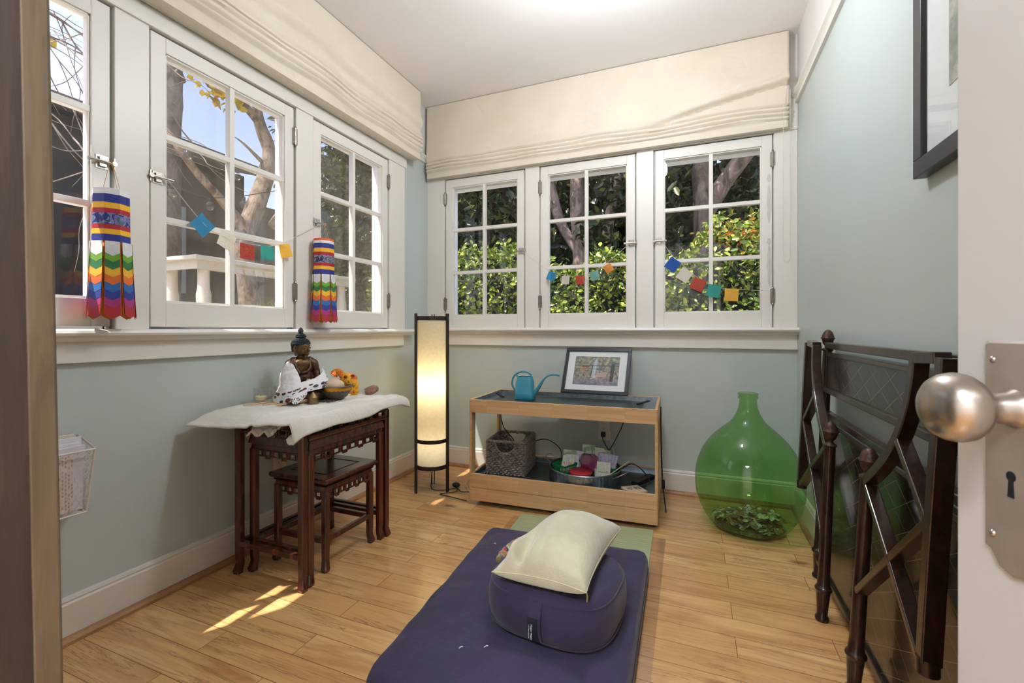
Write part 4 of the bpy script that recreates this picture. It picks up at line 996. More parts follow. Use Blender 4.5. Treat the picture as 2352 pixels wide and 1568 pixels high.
glass_cup('candle_glass', 'clear candle glass with pale candle right beside the statue', -1.722, 1.478, 0.0290, 0.070)
t = thing('glass_jar', 'clear stacked glass jar with ridged lid behind the candle glasses', 'jar', (-1.785, 1.545, AZ))
m = MB(); m.lathe([(0, 0), (0.024, 0.0), (0.026, 0.01), (0.026, 0.06), (0.020, 0.072), (0.022, 0.078), (0.017, 0.084), (0.019, 0.09), (0.012, 0.098), (0.013, 0.106), (0, 0.11)], 24, (-1.785, 1.545, AZ), cap=False); m.build('jar', M_CLEAR, t, smooth=True)
# bowl with a round stone
t = thing('offering_bowl', 'carved brass bowl with ornate metal rim in front of the flowers', 'bowl', (-1.545, 1.640, AZ))
c = (-1.545, 1.640, AZ); rb_ = 0.072
M_CARV = plain('carved_silver_filigree', (112, 104, 92), 0.4, 0.8, var=0.5, nscale=220, bump=0.9, bscale=260)
m = MB(); m.lathe([(0.0, 0.0), (0.030, 0.0), (0.034, 0.004), (0.050, 0.016), (0.064, 0.034), (0.069, 0.046)], 48, c, cap=False, off=lambda i, a: 1 + 0.012 * math.cos(a * 24 + i * PI) ); m.build('carved_shell', M_CARV, t, smooth=True)
m = MB(); m.lathe([(0.0682, 0.044), (0.0705, 0.050), (0.0715, 0.062), (0.0695, 0.062), (0.066, 0.048), (0.050, 0.022), (0.0, 0.008)], 48, c, cap=False); m.build('brass_liner', plain('amber_brass', (196, 140, 50), 0.25, 0.85, var=0.15), t, smooth=True)
m = MB(); m.lathe([(0.0700, 0.0605), (0.0735, 0.0615), (0.0740, 0.0650), (0.0700, 0.0660), (0.0675, 0.0635)], 48, c, cap=False); m.build('rim', plain('grey_metal_rim', (126, 122, 118), 0.3, 0.9), t, smooth=True)
m = MB(); m.sphere((-1.550, 1.636, AZ + 0.064), 0.044, 28, sc=(1.05, 1.0, 0.72)); o = m.build('stone', plain('veined_beige_stone', (206, 182, 156), 0.6, var=0.12, nscale=18, bump=0.4, bscale=60), smooth=True); tag(o, 'rounded beige veined stone sitting in the carved bowl', 'stone')
# marigolds
def flower(p, r, nrm, col_mat, ctr_mat, label, seed):
    rg = random.Random(seed); q = Vector(nrm).normalized().to_track_quat('Z', 'Y').to_matrix()
    t = thing('marigold_flower', label, 'flower', p, group='orange and yellow garland flowers behind the bowl')
    m = MB(); p = Vector(p)
    for ring, (k, rr, tilt) in enumerate(((16, 1.0, 0.15), (14, 0.86, 0.5), (11, 0.66, 0.9), (8, 0.42, 1.2))):
        for i in range(k):
            a = 2 * PI * i / k + ring * .3 + rg.uniform(-.1, .1)
            d = Vector((math.cos(a), math.sin(a), 0)); sd_ = Vector((-math.sin(a), math.cos(a), 0)); upv = Vector((0, 0, 1))
            tip = d * r * rr * math.cos(tilt * .8) + upv * r * math.sin(tilt * .8) * 0.7 * rr; w = r * 0.17
            b0 = d * r * 0.12; mid = tip * 0.6 + upv * r * 0.06
            m.add([p + q @ (b0 - sd_ * w * .4), p + q @ (b0 + sd_ * w * .4), p + q @ (mid + sd_ * w), p + q @ (tip + sd_ * w * .6), p + q @ (tip - sd_ * w * .6), p + q @ (mid - sd_ * w)], [(0, 1, 2, 5), (5, 2, 3, 4)])
    m.build('petals', col_mat, t, smooth=True, solid=0.0008)
    m = MB(); m.sphere(p + q @ Vector((0, 0, r * .28)), r * .33, 10); m.build('centre', ctr_mat, t, smooth=True)
MY = plain('marigold_yellow', (232, 170, 36), 0.7, var=0.2, nscale=60); MO = plain('marigold_orange', (214, 112, 28), 0.7, var=0.25, nscale=60); MR = plain('rust_flower_centre', (120, 52, 22), 0.8, var=0.3, nscale=80); MG_ = plain('ochre_flower_centre', (168, 120, 40), 0.8, var=0.3, nscale=80)
fp = lambda u, v, x=-1.60: tuple(site(0, x, u, v))
for i, (p, r_, nn, a_, b_, lb) in enumerate([
    (fp(775, 857, -1.615), 0.030, (0.5, -.6, .9), MO, MG_, 'topmost orange garland flower with ochre centre, nearest the statue'),
    (fp(793, 867), 0.028, (0.8, -.6, .5), MY, MR, 'yellow garland flower just below the topmost orange one'),
    (fp(809, 866), 0.027, (.6, -.2, .9), MO, MR, 'rusty orange garland flower at the upper right of the cluster'),
    (fp(811, 884, -1.575), 0.030, (1, -.7, .2), MY, MG_, 'large yellow garland flower facing front beside the bowl rim'),
    (fp(812, 899, -1.570), 0.026, (1, -.5, .1), MY, MO, 'lowest yellow garland flower lying on the white cloth'),
    (fp(800, 880, -1.610), 0.026, (.6, -.2, .9), MO, MR, 'orange garland flower tucked behind the yellow ones')]):
    flower(p, r_, nn, a_, b_, lb, i)
# wooden twigs, hand broom, small finial, geode, tiny cup
M_TWIG = plain('pale_palo_wood', (214, 176, 130), 0.7, var=0.2, nscale=50)
for i, (x, y, a, l, lb) in enumerate([(-1.760, 1.400, 1.15, .10, 'thin pale wood stick lying in front of the leftmost candle glass'), (-1.700, 1.440, 1.35, .10, 'thin pale wood stick in front of the second candle glass'), (-1.655, 1.470, 1.0, .12, 'longer pale wood stick pointing at the brass bell'), (-1.640, 1.500, 1.5, .08, 'short pale wood stick nearest the statue foot')]):
    m = MB(); d = Vector((math.cos(a), math.sin(a), 0)); p = Vector((x, y, AZ + 0.004)); m.tube([p - d * l / 2, p, p + d * l / 2 + Vector((0, 0, .002))], 0.0035, 7, radii=[.7, 1, .8]); o = m.build('wood_stick', M_TWIG, smooth=True)
    tag(o, lb, 'stick', 'pale wood sticks on the altar cloth')
m = MB(); m.tube([(-1.612, 1.472, AZ + .012), (-1.600, 1.505, AZ + .013), (-1.588, 1.540, AZ + .012)], 0.011, 12, radii=[.7, 1, 1.0]); o = m.build('wooden_whisk', M_TWIG, smooth=True)
t = tag(o, 'short pale wooden whisk lying left of the little brass bell', 'whisk')
m = MB()
for k in range(14):
    a = -.5 + k / 13.0; m.tube([(-1.612, 1.474, AZ + .012), (-1.628 + a * .012, 1.445, AZ + .008), (-1.640 + a * .045, 1.412 + .01 * math.sin(k * 3), AZ + .004)], 0.0014, 5)
m.build('bristles', M_TWIG, o)
t = thing('brass_bell', 'tiny pointed brass bell standing before the statue', 'bell', (-1.560, 1.520, AZ))
m = MB(); m.lathe([(0.0, 0.0), (0.024, 0.0), (0.024, 0.006), (0.021, 0.018), (0.023, 0.026), (0.012, 0.040), (0.004, 0.048), (0.0, 0.052)], 24, (-1.560, 1.520, AZ), cap=False); m.build('body', plain('worn_brass', (134, 112, 74), 0.4, 0.8, var=0.3, nscale=60), t, smooth=True)
m = MB()
for k in range(26):
    a = k * 0.9; m.sphere((-1.540 + 0.018 * math.cos(a) + k * 0.001, 1.565 + 0.02 * math.sin(a * 1.3) + k * 0.0012, AZ + 0.005), 0.0042, 8)
tag(m.build('bead_string', plain('dark_wood_beads', (70, 56, 48), 0.4, var=0.3), smooth=True), 'string of dark beads between the brass bell and bowl', 'beads')
m = MB()
for k in range(18):
    a = k * 1.1; m.sphere((-1.600 + 0.012 * math.cos(a), 1.545 + 0.016 * math.sin(a), AZ + 0.092 + 0.008 * math.sin(k * 2.3)), 0.0052, 8)
tag(m.build('bead_string', plain('carved_bone_beads', (206, 184, 150), 0.5, var=0.2), smooth=True), 'small heap of pale carved beads in the statue hands', 'beads')
m = MB(); rg = random.Random(4)
m.lathe([(0, 0), (0.016, 0.001), (0.021, 0.020), (0.020, 0.048), (0.012, 0.066), (0.0, 0.070)], 9, (-1.528, 1.818, AZ + 0.014), axis=(0.75, 0.62, 0.22), cap=False, off=lambda i, a: 1 + .18 * math.sin(a * 3 + i))
tag(m.build('rough_crystal', plain('banded_brown_quartz', (138, 98, 84), 0.55, var=0.45, nscale=45, bump=0.6, bscale=80)), 'rough reddish brown crystal chunk on the far end of the cloth', 'rock')
glass_cup('tea_light_cup', 'tiny clear plastic cup between the flowers and the crystal', -1.590, 1.828, 0.018, 0.022, False)

# ============================================================ FLOOR LAMP (three pairs of slats, paper shade)
LX, LY = -1.523, 2.438
fl = thing('floor_lamp', 'tall lit cylindrical paper floor lamp with dark wood slats in the corner', 'floor lamp', (LX, LY, 0))
def m_shade():
    n = NT('lamp_paper'); v = n.coord()
    f = n.noise(v, 60, 3)
    c = n.ramp(f, [(0.3, hexc((236, 226, 196))), (0.7, hexc((244, 236, 210)))])
    tr = n.n('ShaderNodeBsdfTranslucent'); n.l(c, tr.inputs[0]); n.set(Base_Color=c, Roughness=0.7)
    mx = n.n('ShaderNodeMixShader'); mx.inputs[0].default_value = 0.55
    n.l(n.b.outputs[0], mx.inputs[1]); n.l(tr.outputs[0], mx.inputs[2]); n.l(mx.outputs[0], n.o.inputs[0]); return n.m
m = MB(); m.lathe([(0.0985, 0.155), (0.0985, 1.075)], 64, (LX, LY, 0), cap=False); m.build('shade', m_shade(), fl, smooth=True)
def ring(z, h, name):
    m = MB(); m.lathe([(0.098, z - h / 2), (0.103, z - h / 2), (0.103, z + h / 2), (0.098, z + h / 2), (0.098, z - h / 2)], 64, (LX, LY, 0), cap=False); m.build(name, M_LAMPWOOD, fl, smooth=True)
ring(0.158, 0.024, 'ring'); ring(0.318, 0.022, 'ring'); ring(1.070, 0.026, 'ring')
m = MB(); m.lathe([(0.0, 0.150), (0.098, 0.150), (0.098, 0.156), (0.0, 0.156)], 40, (LX, LY, 0), cap=False); m.build('base_plate', M_LAMPWOOD, fl, smooth=True)
a0 = math.atan2(2.437 - LY, -1.404 - LX)
for k, (px_, py_) in enumerate(((-1.588, 2.339), (-1.404, 2.437), (-1.578, 2.537))):
    a = math.atan2(py_ - LY, px_ - LX)
    m = MB(); tx, ty = -math.sin(a), math.cos(a)
    for sgn in (-1, 1):
        cx_, cy_ = LX + 0.109 * math.cos(a) + tx * sgn * 0.0075, LY + 0.109 * math.sin(a) + ty * sgn * 0.0075
        m.box((cx_, cy_, 0.550), (0.011, 0.0055, 1.10), Euler((0, 0, a)))
    m.box((LX + 0.109 * math.cos(a), LY + 0.109 * math.sin(a), 1.07), (0.012, 0.012, 0.02), Euler((0, 0, a)))
    m.build('leg', M_LAMPWOOD, fl)
for z, pw in ((0.62, 0.80), (0.26, 0.18)):
    m = MB(); m.sphere((LX, LY, z), 0.02, 14, sc=(1, 1, 1.25)); m.lathe([(0.012, z - 0.055), (0.012, z - 0.02)], 12, (LX, LY, 0)); m.build('bulb', m_opal('warm_bulb', 3), fl, smooth=True)
    ld = bpy.data.lights.new('bulb_light', 'POINT'); ld.energy = pw; ld.color = (1.0, 0.80, 0.50); ld.shadow_soft_size = 0.03
    lo = bpy.data.objects.new('bulb_light', ld); COL.objects.link(lo); lo.parent = fl; lo.location = (0, 0, z + 0.045)
m = MB(); pts = [(LX, LY, 0.15), (LX, LY - .01, 0.06), (LX + 0.01, LY - 0.02, 0.012), (LX + 0.07, LY + 0.0, 0.006), (LX + 0.14, LY + 0.06, 0.006), (LX + 0.20, LY + 0.02, 0.006), (LX + 0.27, LY + 0.06, 0.006), (LX + 0.36, LY + 0.10, 0.006)]
def smoothpath(P, k=6):
    P = [Vector(p) for p in P]; Q = []
    for i in range(len(P) - 1):
        p0 = P[max(i - 1, 0)]; p1 = P[i]; p2 = P[i + 1]; p3 = P[min(i + 2, len(P) - 1)]
        for j in range(k):
            f = j / k; Q.append(0.5 * ((2 * p1) + (p2 - p0) * f + (2 * p0 - 5 * p1 + 4 * p2 - p3) * f * f + (3 * p1 - p0 - 3 * p2 + p3) * f ** 3))
    return Q + [P[-1]]
def cord(pts, r=0.0028, mat=None, label='', parent=None, name='cord'):
    m = MB(); m.tube(smoothpath(pts), r, 8); o = m.build(name, mat or M_BLACK, parent, smooth=True)
    if parent is None: tag(o, label, 'cord')
    return o
cord(pts, 0.0028, M_BLACK, parent=fl)

# ============================================================ BAMBOO CART
CR = R(2.2)
CO = Vector((-1.197, 2.312, 0)); W_, D_, H_ = 1.028, 0.475, 0.603
ct = thing('plant_cart', 'two-tier bamboo cart with metal trays under the back windows', 'cart', tuple(CO), CR)
T_ = 0.014
for y0 in (0, D_ - 0.052):
    for x0 in (0, W_ - T_):
        m = MB(); m.boxb(x0, x0 + T_, y0, y0 + 0.052, 0.03, H_); m.build('post', M_BAMBOO, ct, local=True, bevel=0.0015)
for z0, z1, nm in ((0.528, H_ - 0.001, 'upper_board'), (0.102, 0.180, 'lower_board'), (0.028, 0.100, 'base_board')):
    for y0 in (-0.001, D_ - T_ + 0.001):
        m = MB(); m.boxb(T_ * 0.3, W_ - T_ * 0.3, y0, y0 + T_, z0, z1); m.build(nm, M_BAMBOO, ct, local=True, bevel=0.0015)
    for x0 in (0.001, W_ - T_ - 0.001):
        m = MB(); m.boxb(x0, x0 + T_, 0.0, D_, z0, z1); m.build(nm, M_BAMBOO, ct, local=True, bevel=0.0015)
for z in (0.575, 0.150):
    m = MB(); a = T_ + 0.001
    m.boxb(a, W_ - a, a, D_ - a, z - 0.004, z); m.boxb(a, a + 0.002, a, D_ - a, z, z + 0.024); m.boxb(W_ - a - 0.002, W_ - a, a, D_ - a, z, z + 0.024); m.boxb(a, W_ - a, D_ - a - 0.002, D_ - a, z, z + 0.024); m.boxb(a, W_ - a, a, a + 0.002, z, z + 0.018)
    m.build('metal_tray', M_GALV, ct, local=True)
for x in (0.06, W_ - 0.06):
    for y in (0.06, D_ - 0.06):
        m = MB(); m.cyl((x - 0.009, y, 0.016), (x + 0.009, y, 0.016), 0.016, n=16); m.boxb(x - 0.012, x + 0.012, y - 0.006, y + 0.006, 0.016, 0.04); m.build('caster', plain('grey_caster', (120, 120, 122), 0.4), ct, local=True, smooth=True)
def m_heatmat():
    n = NT('printed_heat_mat'); v = n.coord((1, 1, 1))
    br = n.n('ShaderNodeTexBrick'); br.inputs['Color1'].default_value = (0, 0, 0, 1); br.inputs['Color2'].default_value = (1, 1, 1, 1); br.inputs['Mortar'].default_value = (0, 0, 0, 1)
    br.inputs['Scale'].default_value = 1; br.inputs['Brick Width'].default_value = 0.012; br.inputs['Row Height'].default_value = 0.009; br.inputs['Mortar Size'].default_value = 0.0022
    n.l(v, br.inputs['Vector'])
    bl = n.ramp(n.noise(v, 14, 1), [(0.5, (0, 0, 0, 1)), (0.54, (1, 1, 1, 1))])
    w = n.n('ShaderNodeTexWave', inp={'Scale': 24.0}); w.bands_direction = 'Y'; n.l(v, w.inputs['Vector'])
    ln = n.ramp(w.outputs['Fac'], [(0.9, (0, 0, 0, 1)), (0.95, (1, 1, 1, 1))])
    tx = n.math('MULTIPLY', n.math('GREATER_THAN', br.outputs['Color'], 0.55), bl)
    f = n.math('MAXIMUM', n.math('MULTIPLY', tx, 0.55), n.math('MULTIPLY', ln, 0.12))
    n.set(Base_Color=n.mix(f, hexc((34, 38, 42)), hexc((72, 146, 96))), Roughness=0.35); return n.m
M_HEAT = m_heatmat()
def onc(x, y, z):      # cart coordinates to world
    c_, s_ = math.cos(CR), math.sin(CR); return Vector((CO.x + x * c_ - y * s_, CO.y + x * s_ + y * c_, z))
for (x0, x1, y0, y1, z, lb) in ((0.07, 0.60, 0.06, 0.42, 0.575, 'black seedling heat mat with green print, left on the cart top'), (0.585, 0.94, 0.04, 0.40, 0.5775, 'black seedling heat mat with green print, right on the cart top'), (0.05, 0.52, 0.06, 0.43, 0.150, 'black heat mat under the wicker basket on the lower shelf'), (0.56, 0.96, 0.05, 0.42, 0.150, 'black heat mat under the round metal tray on the lower shelf')):
    t = thing('heat_mat', lb, 'heat mat', tuple(onc(0, 0, z)), CR)
    m = MB(); m.boxb(x0, x1, y0, y1, 0.0003, 0.0022); m.build('mat', M_HEAT, t, local=True, bevel=0.0008)
    xe = x1 if 'right' in lb or 'round' in lb else x0
    m = MB(); pp = [(xe - (0.03 if xe == x1 else -0.03), y0 + 0.22, 0.006), (xe, y0 + 0.24, 0.014), (xe + (0.03 if xe == x1 else -0.03), y0 + 0.27, 0.022)]
    m.sweep(pp, [(-0.009, -0.003), (0.009, -0.003), (0.009, 0.003), (-0.009, 0.003)]); m.build('cord_joint', M_BLACK, t, local=True, smooth=True)

# watering can
wc = thing('watering_can', 'teal plastic watering can with long curved spout on the cart', 'watering can', (-0.965, 2.600, 0.578), R(8))
m = MB(); m.lathe([(0.0, 0.0), (0.058, 0.0), (0.062, 0.004), (0.063, 0.030), (0.0605, 0.034), (0.058, 0.095), (0.050, 0.128), (0.046, 0.136), (0.043, 0.136), (0.047, 0.126), (0.055, 0.09), (0.056, 0.01), (0, 0.008)], 4 * 12, (0, 0, 0), cap=False, sy=0.82, off=lambda i, a: 1.0 / (abs(math.cos(a)) ** 5 + abs(math.sin(a)) ** 5) ** (1 / 5) * 0.93)
m.build('body', M_TEAL, wc, local=True, smooth=True)
m = MB(); m.lathe([(0.0632, 0.002), (0.0638, 0.030), (0.0618, 0.0335)], 48, (0, 0, 0), cap=False, sy=0.82, off=lambda i, a: 1.0 / (abs(math.cos(a)) ** 5 + abs(math.sin(a)) ** 5) ** (1 / 5) * 0.93); m.build('base_band', M_TEALDK, wc, local=True, smooth=True)
m = MB(); m.tube(smoothpath([(0.050, 0, 0.022), (0.085, 0, 0.070), (0.112, 0, 0.115), (0.140, 0, 0.142), (0.175, 0, 0.152), (0.214, 0, 0.146)]), 0.0062, 12, radii=[2.4 - 1.5 * min(1, i / 14) for i in range(31)]); m.build('spout', M_TEAL, wc, local=True, smooth=True)
m = MB(); m.tube(smoothpath([(-0.052, 0, 0.040), (-0.078, 0, 0.075), (-0.078, 0, 0.115), (-0.058, 0, 0.148), (-0.020, 0, 0.165), (0.015, 0, 0.162), (0.036, 0, 0.148), (0.042, 0, 0.130)]), 0.0058, 10, radii=None)
m.tube(smoothpath([(-0.058, 0, 0.148), (-0.048, 0, 0.136), (-0.040, 0, 0.132)]), 0.005, 8); m.build('handle', M_TEAL, wc, local=True, smooth=True)

# leaning bicycle picture
pc = thing('framed_picture', 'black framed bicycle photograph leaning on the wall on the cart', 'picture', (-0.577, 2.765, 0.602))
PW, PH = 0.412, 0.300
lean = math.atan2(0.125, 0.275)
def pb_(x, y, z):     # x across, y out of the picture (toward the room -), z up; leaned back
    yy = -y * math.cos(lean) + z * math.sin(lean); zz = z * math.cos(lean) + y * math.sin(lean); return (x + 0.010 * z / PH, yy, zz)
def pbox(m, x0, x1, y0, y1, z0, z1, mi=0):
    vs = [pb_(x, y, z) for z in (z0, z1) for x, y in ((x0, y0), (x1, y0), (x1, y1), (x0, y1))]
    m.add(vs, [(0, 3, 2, 1), (4, 5, 6, 7), (0, 1, 5, 4), (1, 2, 6, 5), (2, 3, 7, 6), (3, 0, 4, 7)], mi)
hw = PW / 2
m = MB(); fw = 0.021
pbox(m, -hw, hw, 0.0, 0.018, 0, fw); pbox(m, -hw, hw, 0, 0.018, PH - fw, PH); pbox(m, -hw, -hw + fw, 0, 0.018, fw, PH - fw); pbox(m, hw - fw, hw, 0, 0.018, fw, PH - fw)
m.build('frame', M_BLACKFRAME, pc, local=True, bevel=0.002)
m = MB(); pbox(m, -hw + fw, hw - fw, 0.004, 0.008, fw, PH - fw); m.build('mat_board', M_MAT_BOARD, pc, local=True)
# the photograph: flat print showing a bicycle by a railing
def pic_art():
    n = NT('bicycle_print'); v = n.coord((1, 1, 1), out='Object'); sp = n.n('ShaderNodeSeparateXYZ'); n.l(v, sp.inputs[0])
    f = n.noise(v, 55, 4, 0.7); v2 = n.coord((1, 1, 1), loc=(3, 1, 0)); f2 = n.noise(v2, 38, 3)
    top = n.ramp(f, [(0.36, hexc((84, 86, 88))), (0.48, hexc((130, 130, 118))), (0.56, hexc((164, 156, 130))), (0.66, hexc((196, 184, 170)))])
    bot = n.ramp(f2, [(0.4, hexc((122, 122, 132))), (0.6, hexc((152, 148, 156)))])
    st = n.ramp(sp.outputs[2], [(0.085 / 0.3, (0, 0, 0, 1)), (0.10 / 0.3, (1, 1, 1, 1))])
    ms = n.n('ShaderNodeMapRange', inp={'From Min': 0.0, 'From Max': 0.3}); n.l(sp.outputs[2], ms.inputs[0])
    st = n.ramp(ms.outputs[0], [(0.30, (0, 0, 0, 1)), (0.34, (1, 1, 1, 1))])
    n.set(Base_Color=n.mix(st, bot, top), Roughness=0.3); return n.m
ax0, ax1, az0, az1 = -0.140, 0.140, 0.058, 0.246
m = MB(); pbox(m, ax0, ax1, 0.008, 0.0086, az0, az1); m.build('print', pic_art(), pc, local=True)
M_INKD = plain('print_dark_grey', (62, 64, 70), 0.4); M_INKP = plain('print_pale_pink', (196, 160, 150), 0.4); M_INKW = plain('print_white', (206, 214, 220), 0.4); M_INKR = plain('print_dull_red', (140, 66, 60), 0.4); M_INKB = plain('print_slate_blue', (88, 102, 132), 0.4); M_INKG = plain('print_orange_pink', (206, 140, 118), 0.4)
def flatpath(m, pts, w, y=0.0090, mi=0):
    for (xa, za), (xb, zb) in zip(pts[:-1], pts[1:]):
        d = Vector((xb - xa, 0, zb - za)); L = d.length
        if L < 1e-6: continue
        nx, nz = -d.z / L * w / 2, d.x / L * w / 2
        m.add([pb_(xa + nx, y, za + nz), pb_(xb + nx, y, zb + nz), pb_(xb - nx, y, zb - nz), pb_(xa - nx, y, za - nz)], [(0, 1, 2, 3)], mi)
circ = lambda cx_, cz_, r_: [(cx_ + r_ * math.cos(2 * PI * k / 28), cz_ + r_ * math.sin(2 * PI * k / 28)) for k in range(29)]
m = MB()
flatpath(m, [(-0.026, 0.095), (-0.014, 0.200), (-0.006, 0.228), (0.002, 0.200), (0.008, 0.095)], 0.010, mi=2); flatpath(m, [(-0.010, 0.10), (-0.006, 0.21)], 0.030, mi=2)
flatpath(m, [(-0.138, 0.183), (0.138, 0.186)], 0.0035, 0.0092, 0); flatpath(m, [(-0.138, 0.163), (0.12, 0.165)], 0.002, 0.0092, 0)
for k in range(11): flatpath(m, [(-0.132 + k * 0.026, 0.163), (-0.132 + k * 0.026, 0.115)], 0.0018, 0.0092, 0)
flatpath(m, [(-0.026, 0.185), (-0.032, 0.10)], 0.006, 0.0094, 0)
flatpath(m, circ(-0.098, 0.104, 0.036), 0.003, 0.0096, 1); flatpath(m, circ(0.046, 0.100, 0.040), 0.003, 0.0096, 1)
flatpath(m, [(-0.098, 0.104), (-0.078, 0.155), (-0.070, 0.180)], 0.003, 0.0098, 5); flatpath(m, [(-0.078, 0.150), (-0.026, 0.104), (0.046, 0.100), (0.092, 0.124)], 0.004, 0.0098, 5); flatpath(m, [(-0.026, 0.104), (0.016, 0.155)], 0.003, 0.0098, 5)
flatpath(m, [(0.006, 0.122), (0.066, 0.128)], 0.030, 0.0100, 1); flatpath(m, [(-0.095, 0.178), (-0.045, 0.178)], 0.008, 0.0100, 3); flatpath(m, [(0.004, 0.163), (0.030, 0.163)], 0.008, 0.0100, 4)
flatpath(m, [(0.096, 0.085), (0.104, 0.200)], 0.022, 0.0094, 0); flatpath(m, [(0.094, 0.205), (0.136, 0.200)], 0.014, 0.0098, 4)
m.build('bicycle_drawing', [M_INKD, M_INKP, M_INKW, M_INKR, M_INKB, M_INKG], pc, local=True)
m = MB(); pbox(m, -hw + fw, hw - fw, 0.0125, 0.0128, fw, PH - fw); m.build('glazing', M_GLASS, pc, local=True)

# wicker basket
def m_wicker():
    n = NT('grey_wicker'); f = n.noise(n.coord(), 70, 3); n.set(Base_Color=n.ramp(f, [(0.3, hexc((104, 92, 84))), (0.7, hexc((168, 156, 148)))]), Roughness=0.7); return n.m
bk = thing('wicker_basket', 'grey-brown woven wicker basket with cut-out handles on the lower shelf', 'basket', tuple(onc(0.065, 0.105, 0.1525)), CR + R(4))
bw, bd, bh = 0.222, 0.270, 0.195
m = MB(); rows = 17; wr_ = 0.0060
def handle_gap(side, s):   # opening in the short sides (front/back)
    return abs(s - 0.5) < 0.27
per = [((0, 0), (bw, 0), 'f'), ((bw, 0), (bw, bd), 'r'), ((bw, bd), (0, bd), 'b'), ((0, bd), (0, 0), 'l')]
for r_ in range(rows):
    z = 0.005 + r_ * (bh - 0.01) / (rows - 1); flare = 1.0
    for side_i, (a_, b_, nm) in enumerate(per):
        a_ = Vector((a_[0], a_[1], 0)); b_ = Vector((b_[0], b_[1], 0)); d = b_ - a_; L = d.length; d.normalize(); nn = Vector((d.y, -d.x, 0))
        k = int(L / 0.0120); segs = [[]]
        for i in range(k + 1):
            s_ = i / k; gap = nm in 'fb' and z > bh - 0.012 - 0.062 * math.sqrt(max(0, 1 - ((s_ - .5) / .27) ** 2)) and abs(s_ - .5) < .27 and z < bh - 0.012
            p = a_ + d * L * s_ + nn * (0.0060 * math.cos(PI * i + PI * r_)) + Vector((0, 0, z + 0.0022 * math.sin(i * 1.57 + r_)))
            if gap: 
                if segs[-1]: segs.append([])
            else: segs[-1].append(p)
        for sg in segs:
            if len(sg) > 1: m.tube(sg, wr_, 6)
m.build('woven_sides', m_wicker(), bk, local=True, smooth=True)
m = MB()
for a_, b_, nm in per:
    a_ = Vector((a_[0], a_[1], bh)); b_ = Vector((b_[0], b_[1], bh))
    m.tube([a_.lerp(b_, i / 12) + Vector((0, 0, 0.001 * math.sin(i * 2))) for i in range(13)], 0.0062, 8)
    if nm in 'fb':
        m.tube([a_.lerp(b_, 0.5 - 0.27 * math.cos(PI * i / 12)) - Vector((0, 0, 0.010 + 0.060 * math.sin(PI * i / 12))) for i in range(13)], 0.0045, 8)
m.build('rim', m_wicker(), bk, local=True, smooth=True)
m = MB(); m.boxb(0.004, bw - 0.004, 0.004, bd - 0.004, 0.001, 0.008); m.build('bottom', m_wicker(), bk, local=True)

# galvanised round tray with seed things
gc = onc(0.625, 0.215, 0.1525)
gt = thing('round_metal_tray', 'ribbed round galvanized tray holding seed packets on lower shelf', 'tray', tuple(gc))
m = MB(); rr_ = 0.198
m.lathe([(0.0, 0.0), (rr_, 0.0), (rr_ + .002, 0.004), (rr_ + .002, 0.066), (rr_ + .006, 0.070), (rr_ + .004, 0.075), (rr_ - .001, 0.072), (rr_ - .002, 0.004), (0, 0.004)], 240, tuple(gc), cap=False, off=lambda i, a: 1 + (0.007 * math.cos(a * 60) if 2 <= i <= 3 else 0))
m.build('tray', M_GALV, gt, smooth=True, autosmooth=50)
for a in (R(-20), R(160)):
    m = MB(); c_ = Vector((gc.x + (rr_ + .004) * math.cos(a), gc.y + (rr_ + .004) * math.sin(a), gc.z + 0.05)); tv = Vector((-math.sin(a), math.cos(a), 0)); ov = Vector((math.cos(a), math.sin(a), 0))
    m.tube(smoothpath([c_ - tv * 0.04, c_ - tv * 0.035 + ov * 0.05 + Vector((0, 0, .03)), c_ + ov * 0.065 + Vector((0, 0, .04)), c_ + tv * 0.035 + ov * 0.05 + Vector((0, 0, .03)), c_ + tv * 0.04]), 0.0022, 6); m.build('handle', M_STEEL, gt, smooth=True)
def berry_basket(x, y, z, rz, tilt, label):
    t = thing('berry_basket', label, 'basket', (x, y, z), rz); t.rotation_euler = Euler((tilt, 0, rz))
    M_G = plain('green_lattice_plastic', (22, 128, 72), 0.4)
    m = MB(); b0, b1, h = 0.036, 0.050, 0.062
    def P(s, k, f): # side s, along k 0..1, height f 0..1
        r = b0 + (b1 - b0) * f; q = [(-r, -r), (r, -r), (r, r), (-r, r)]; a = q[s]; b = q[(s + 1) % 4]; return (a[0] + (b[0] - a[0]) * k, a[1] + (b[1] - a[1]) * k, f * h)
    for s_ in range(4):
        for k in range(10): m.bar([P(s_, k / 9, 0), P(s_, k / 9, 1)], 0.0022, 0.0022, (0.3, 0.5, 0.1))
        for f in (0, .18, .36, .54, .72): m.bar([P(s_, 0, f), P(s_, 1, f)], 0.0022, 0.0022, (0, 0, 1))
        m.bar([P(s_, 0, .93), P(s_, 1, .93)], 0.0022, 0.012, (0, 0, 1))
    for k in range(7): m.bar([(-b0, -b0 + 2 * b0 * k / 6, 0), (b0, -b0 + 2 * b0 * k / 6, 0)], 0.0022, 0.0022, (0, 0, 1))
    m.build('lattice', M_G, t, local=True)
GX, GY, GZ_ = gc.x, gc.y, gc.z + 0.005
berry_basket(GX - 0.105, GY - 0.045, GZ_ + 0.022, R(-28), R(3), 'green plastic berry basket holding seed packets, front left in the round tray')
berry_basket(GX - 0.020, GY + 0.075, GZ_ + 0.022, R(20), R(-4), 'green plastic berry basket behind the clear cup in the tray')
berry_basket(GX + 0.120, GY + 0.045, GZ_ + 0.006, R(10), R(2), 'dark green berry basket under the packets at the tray right side')
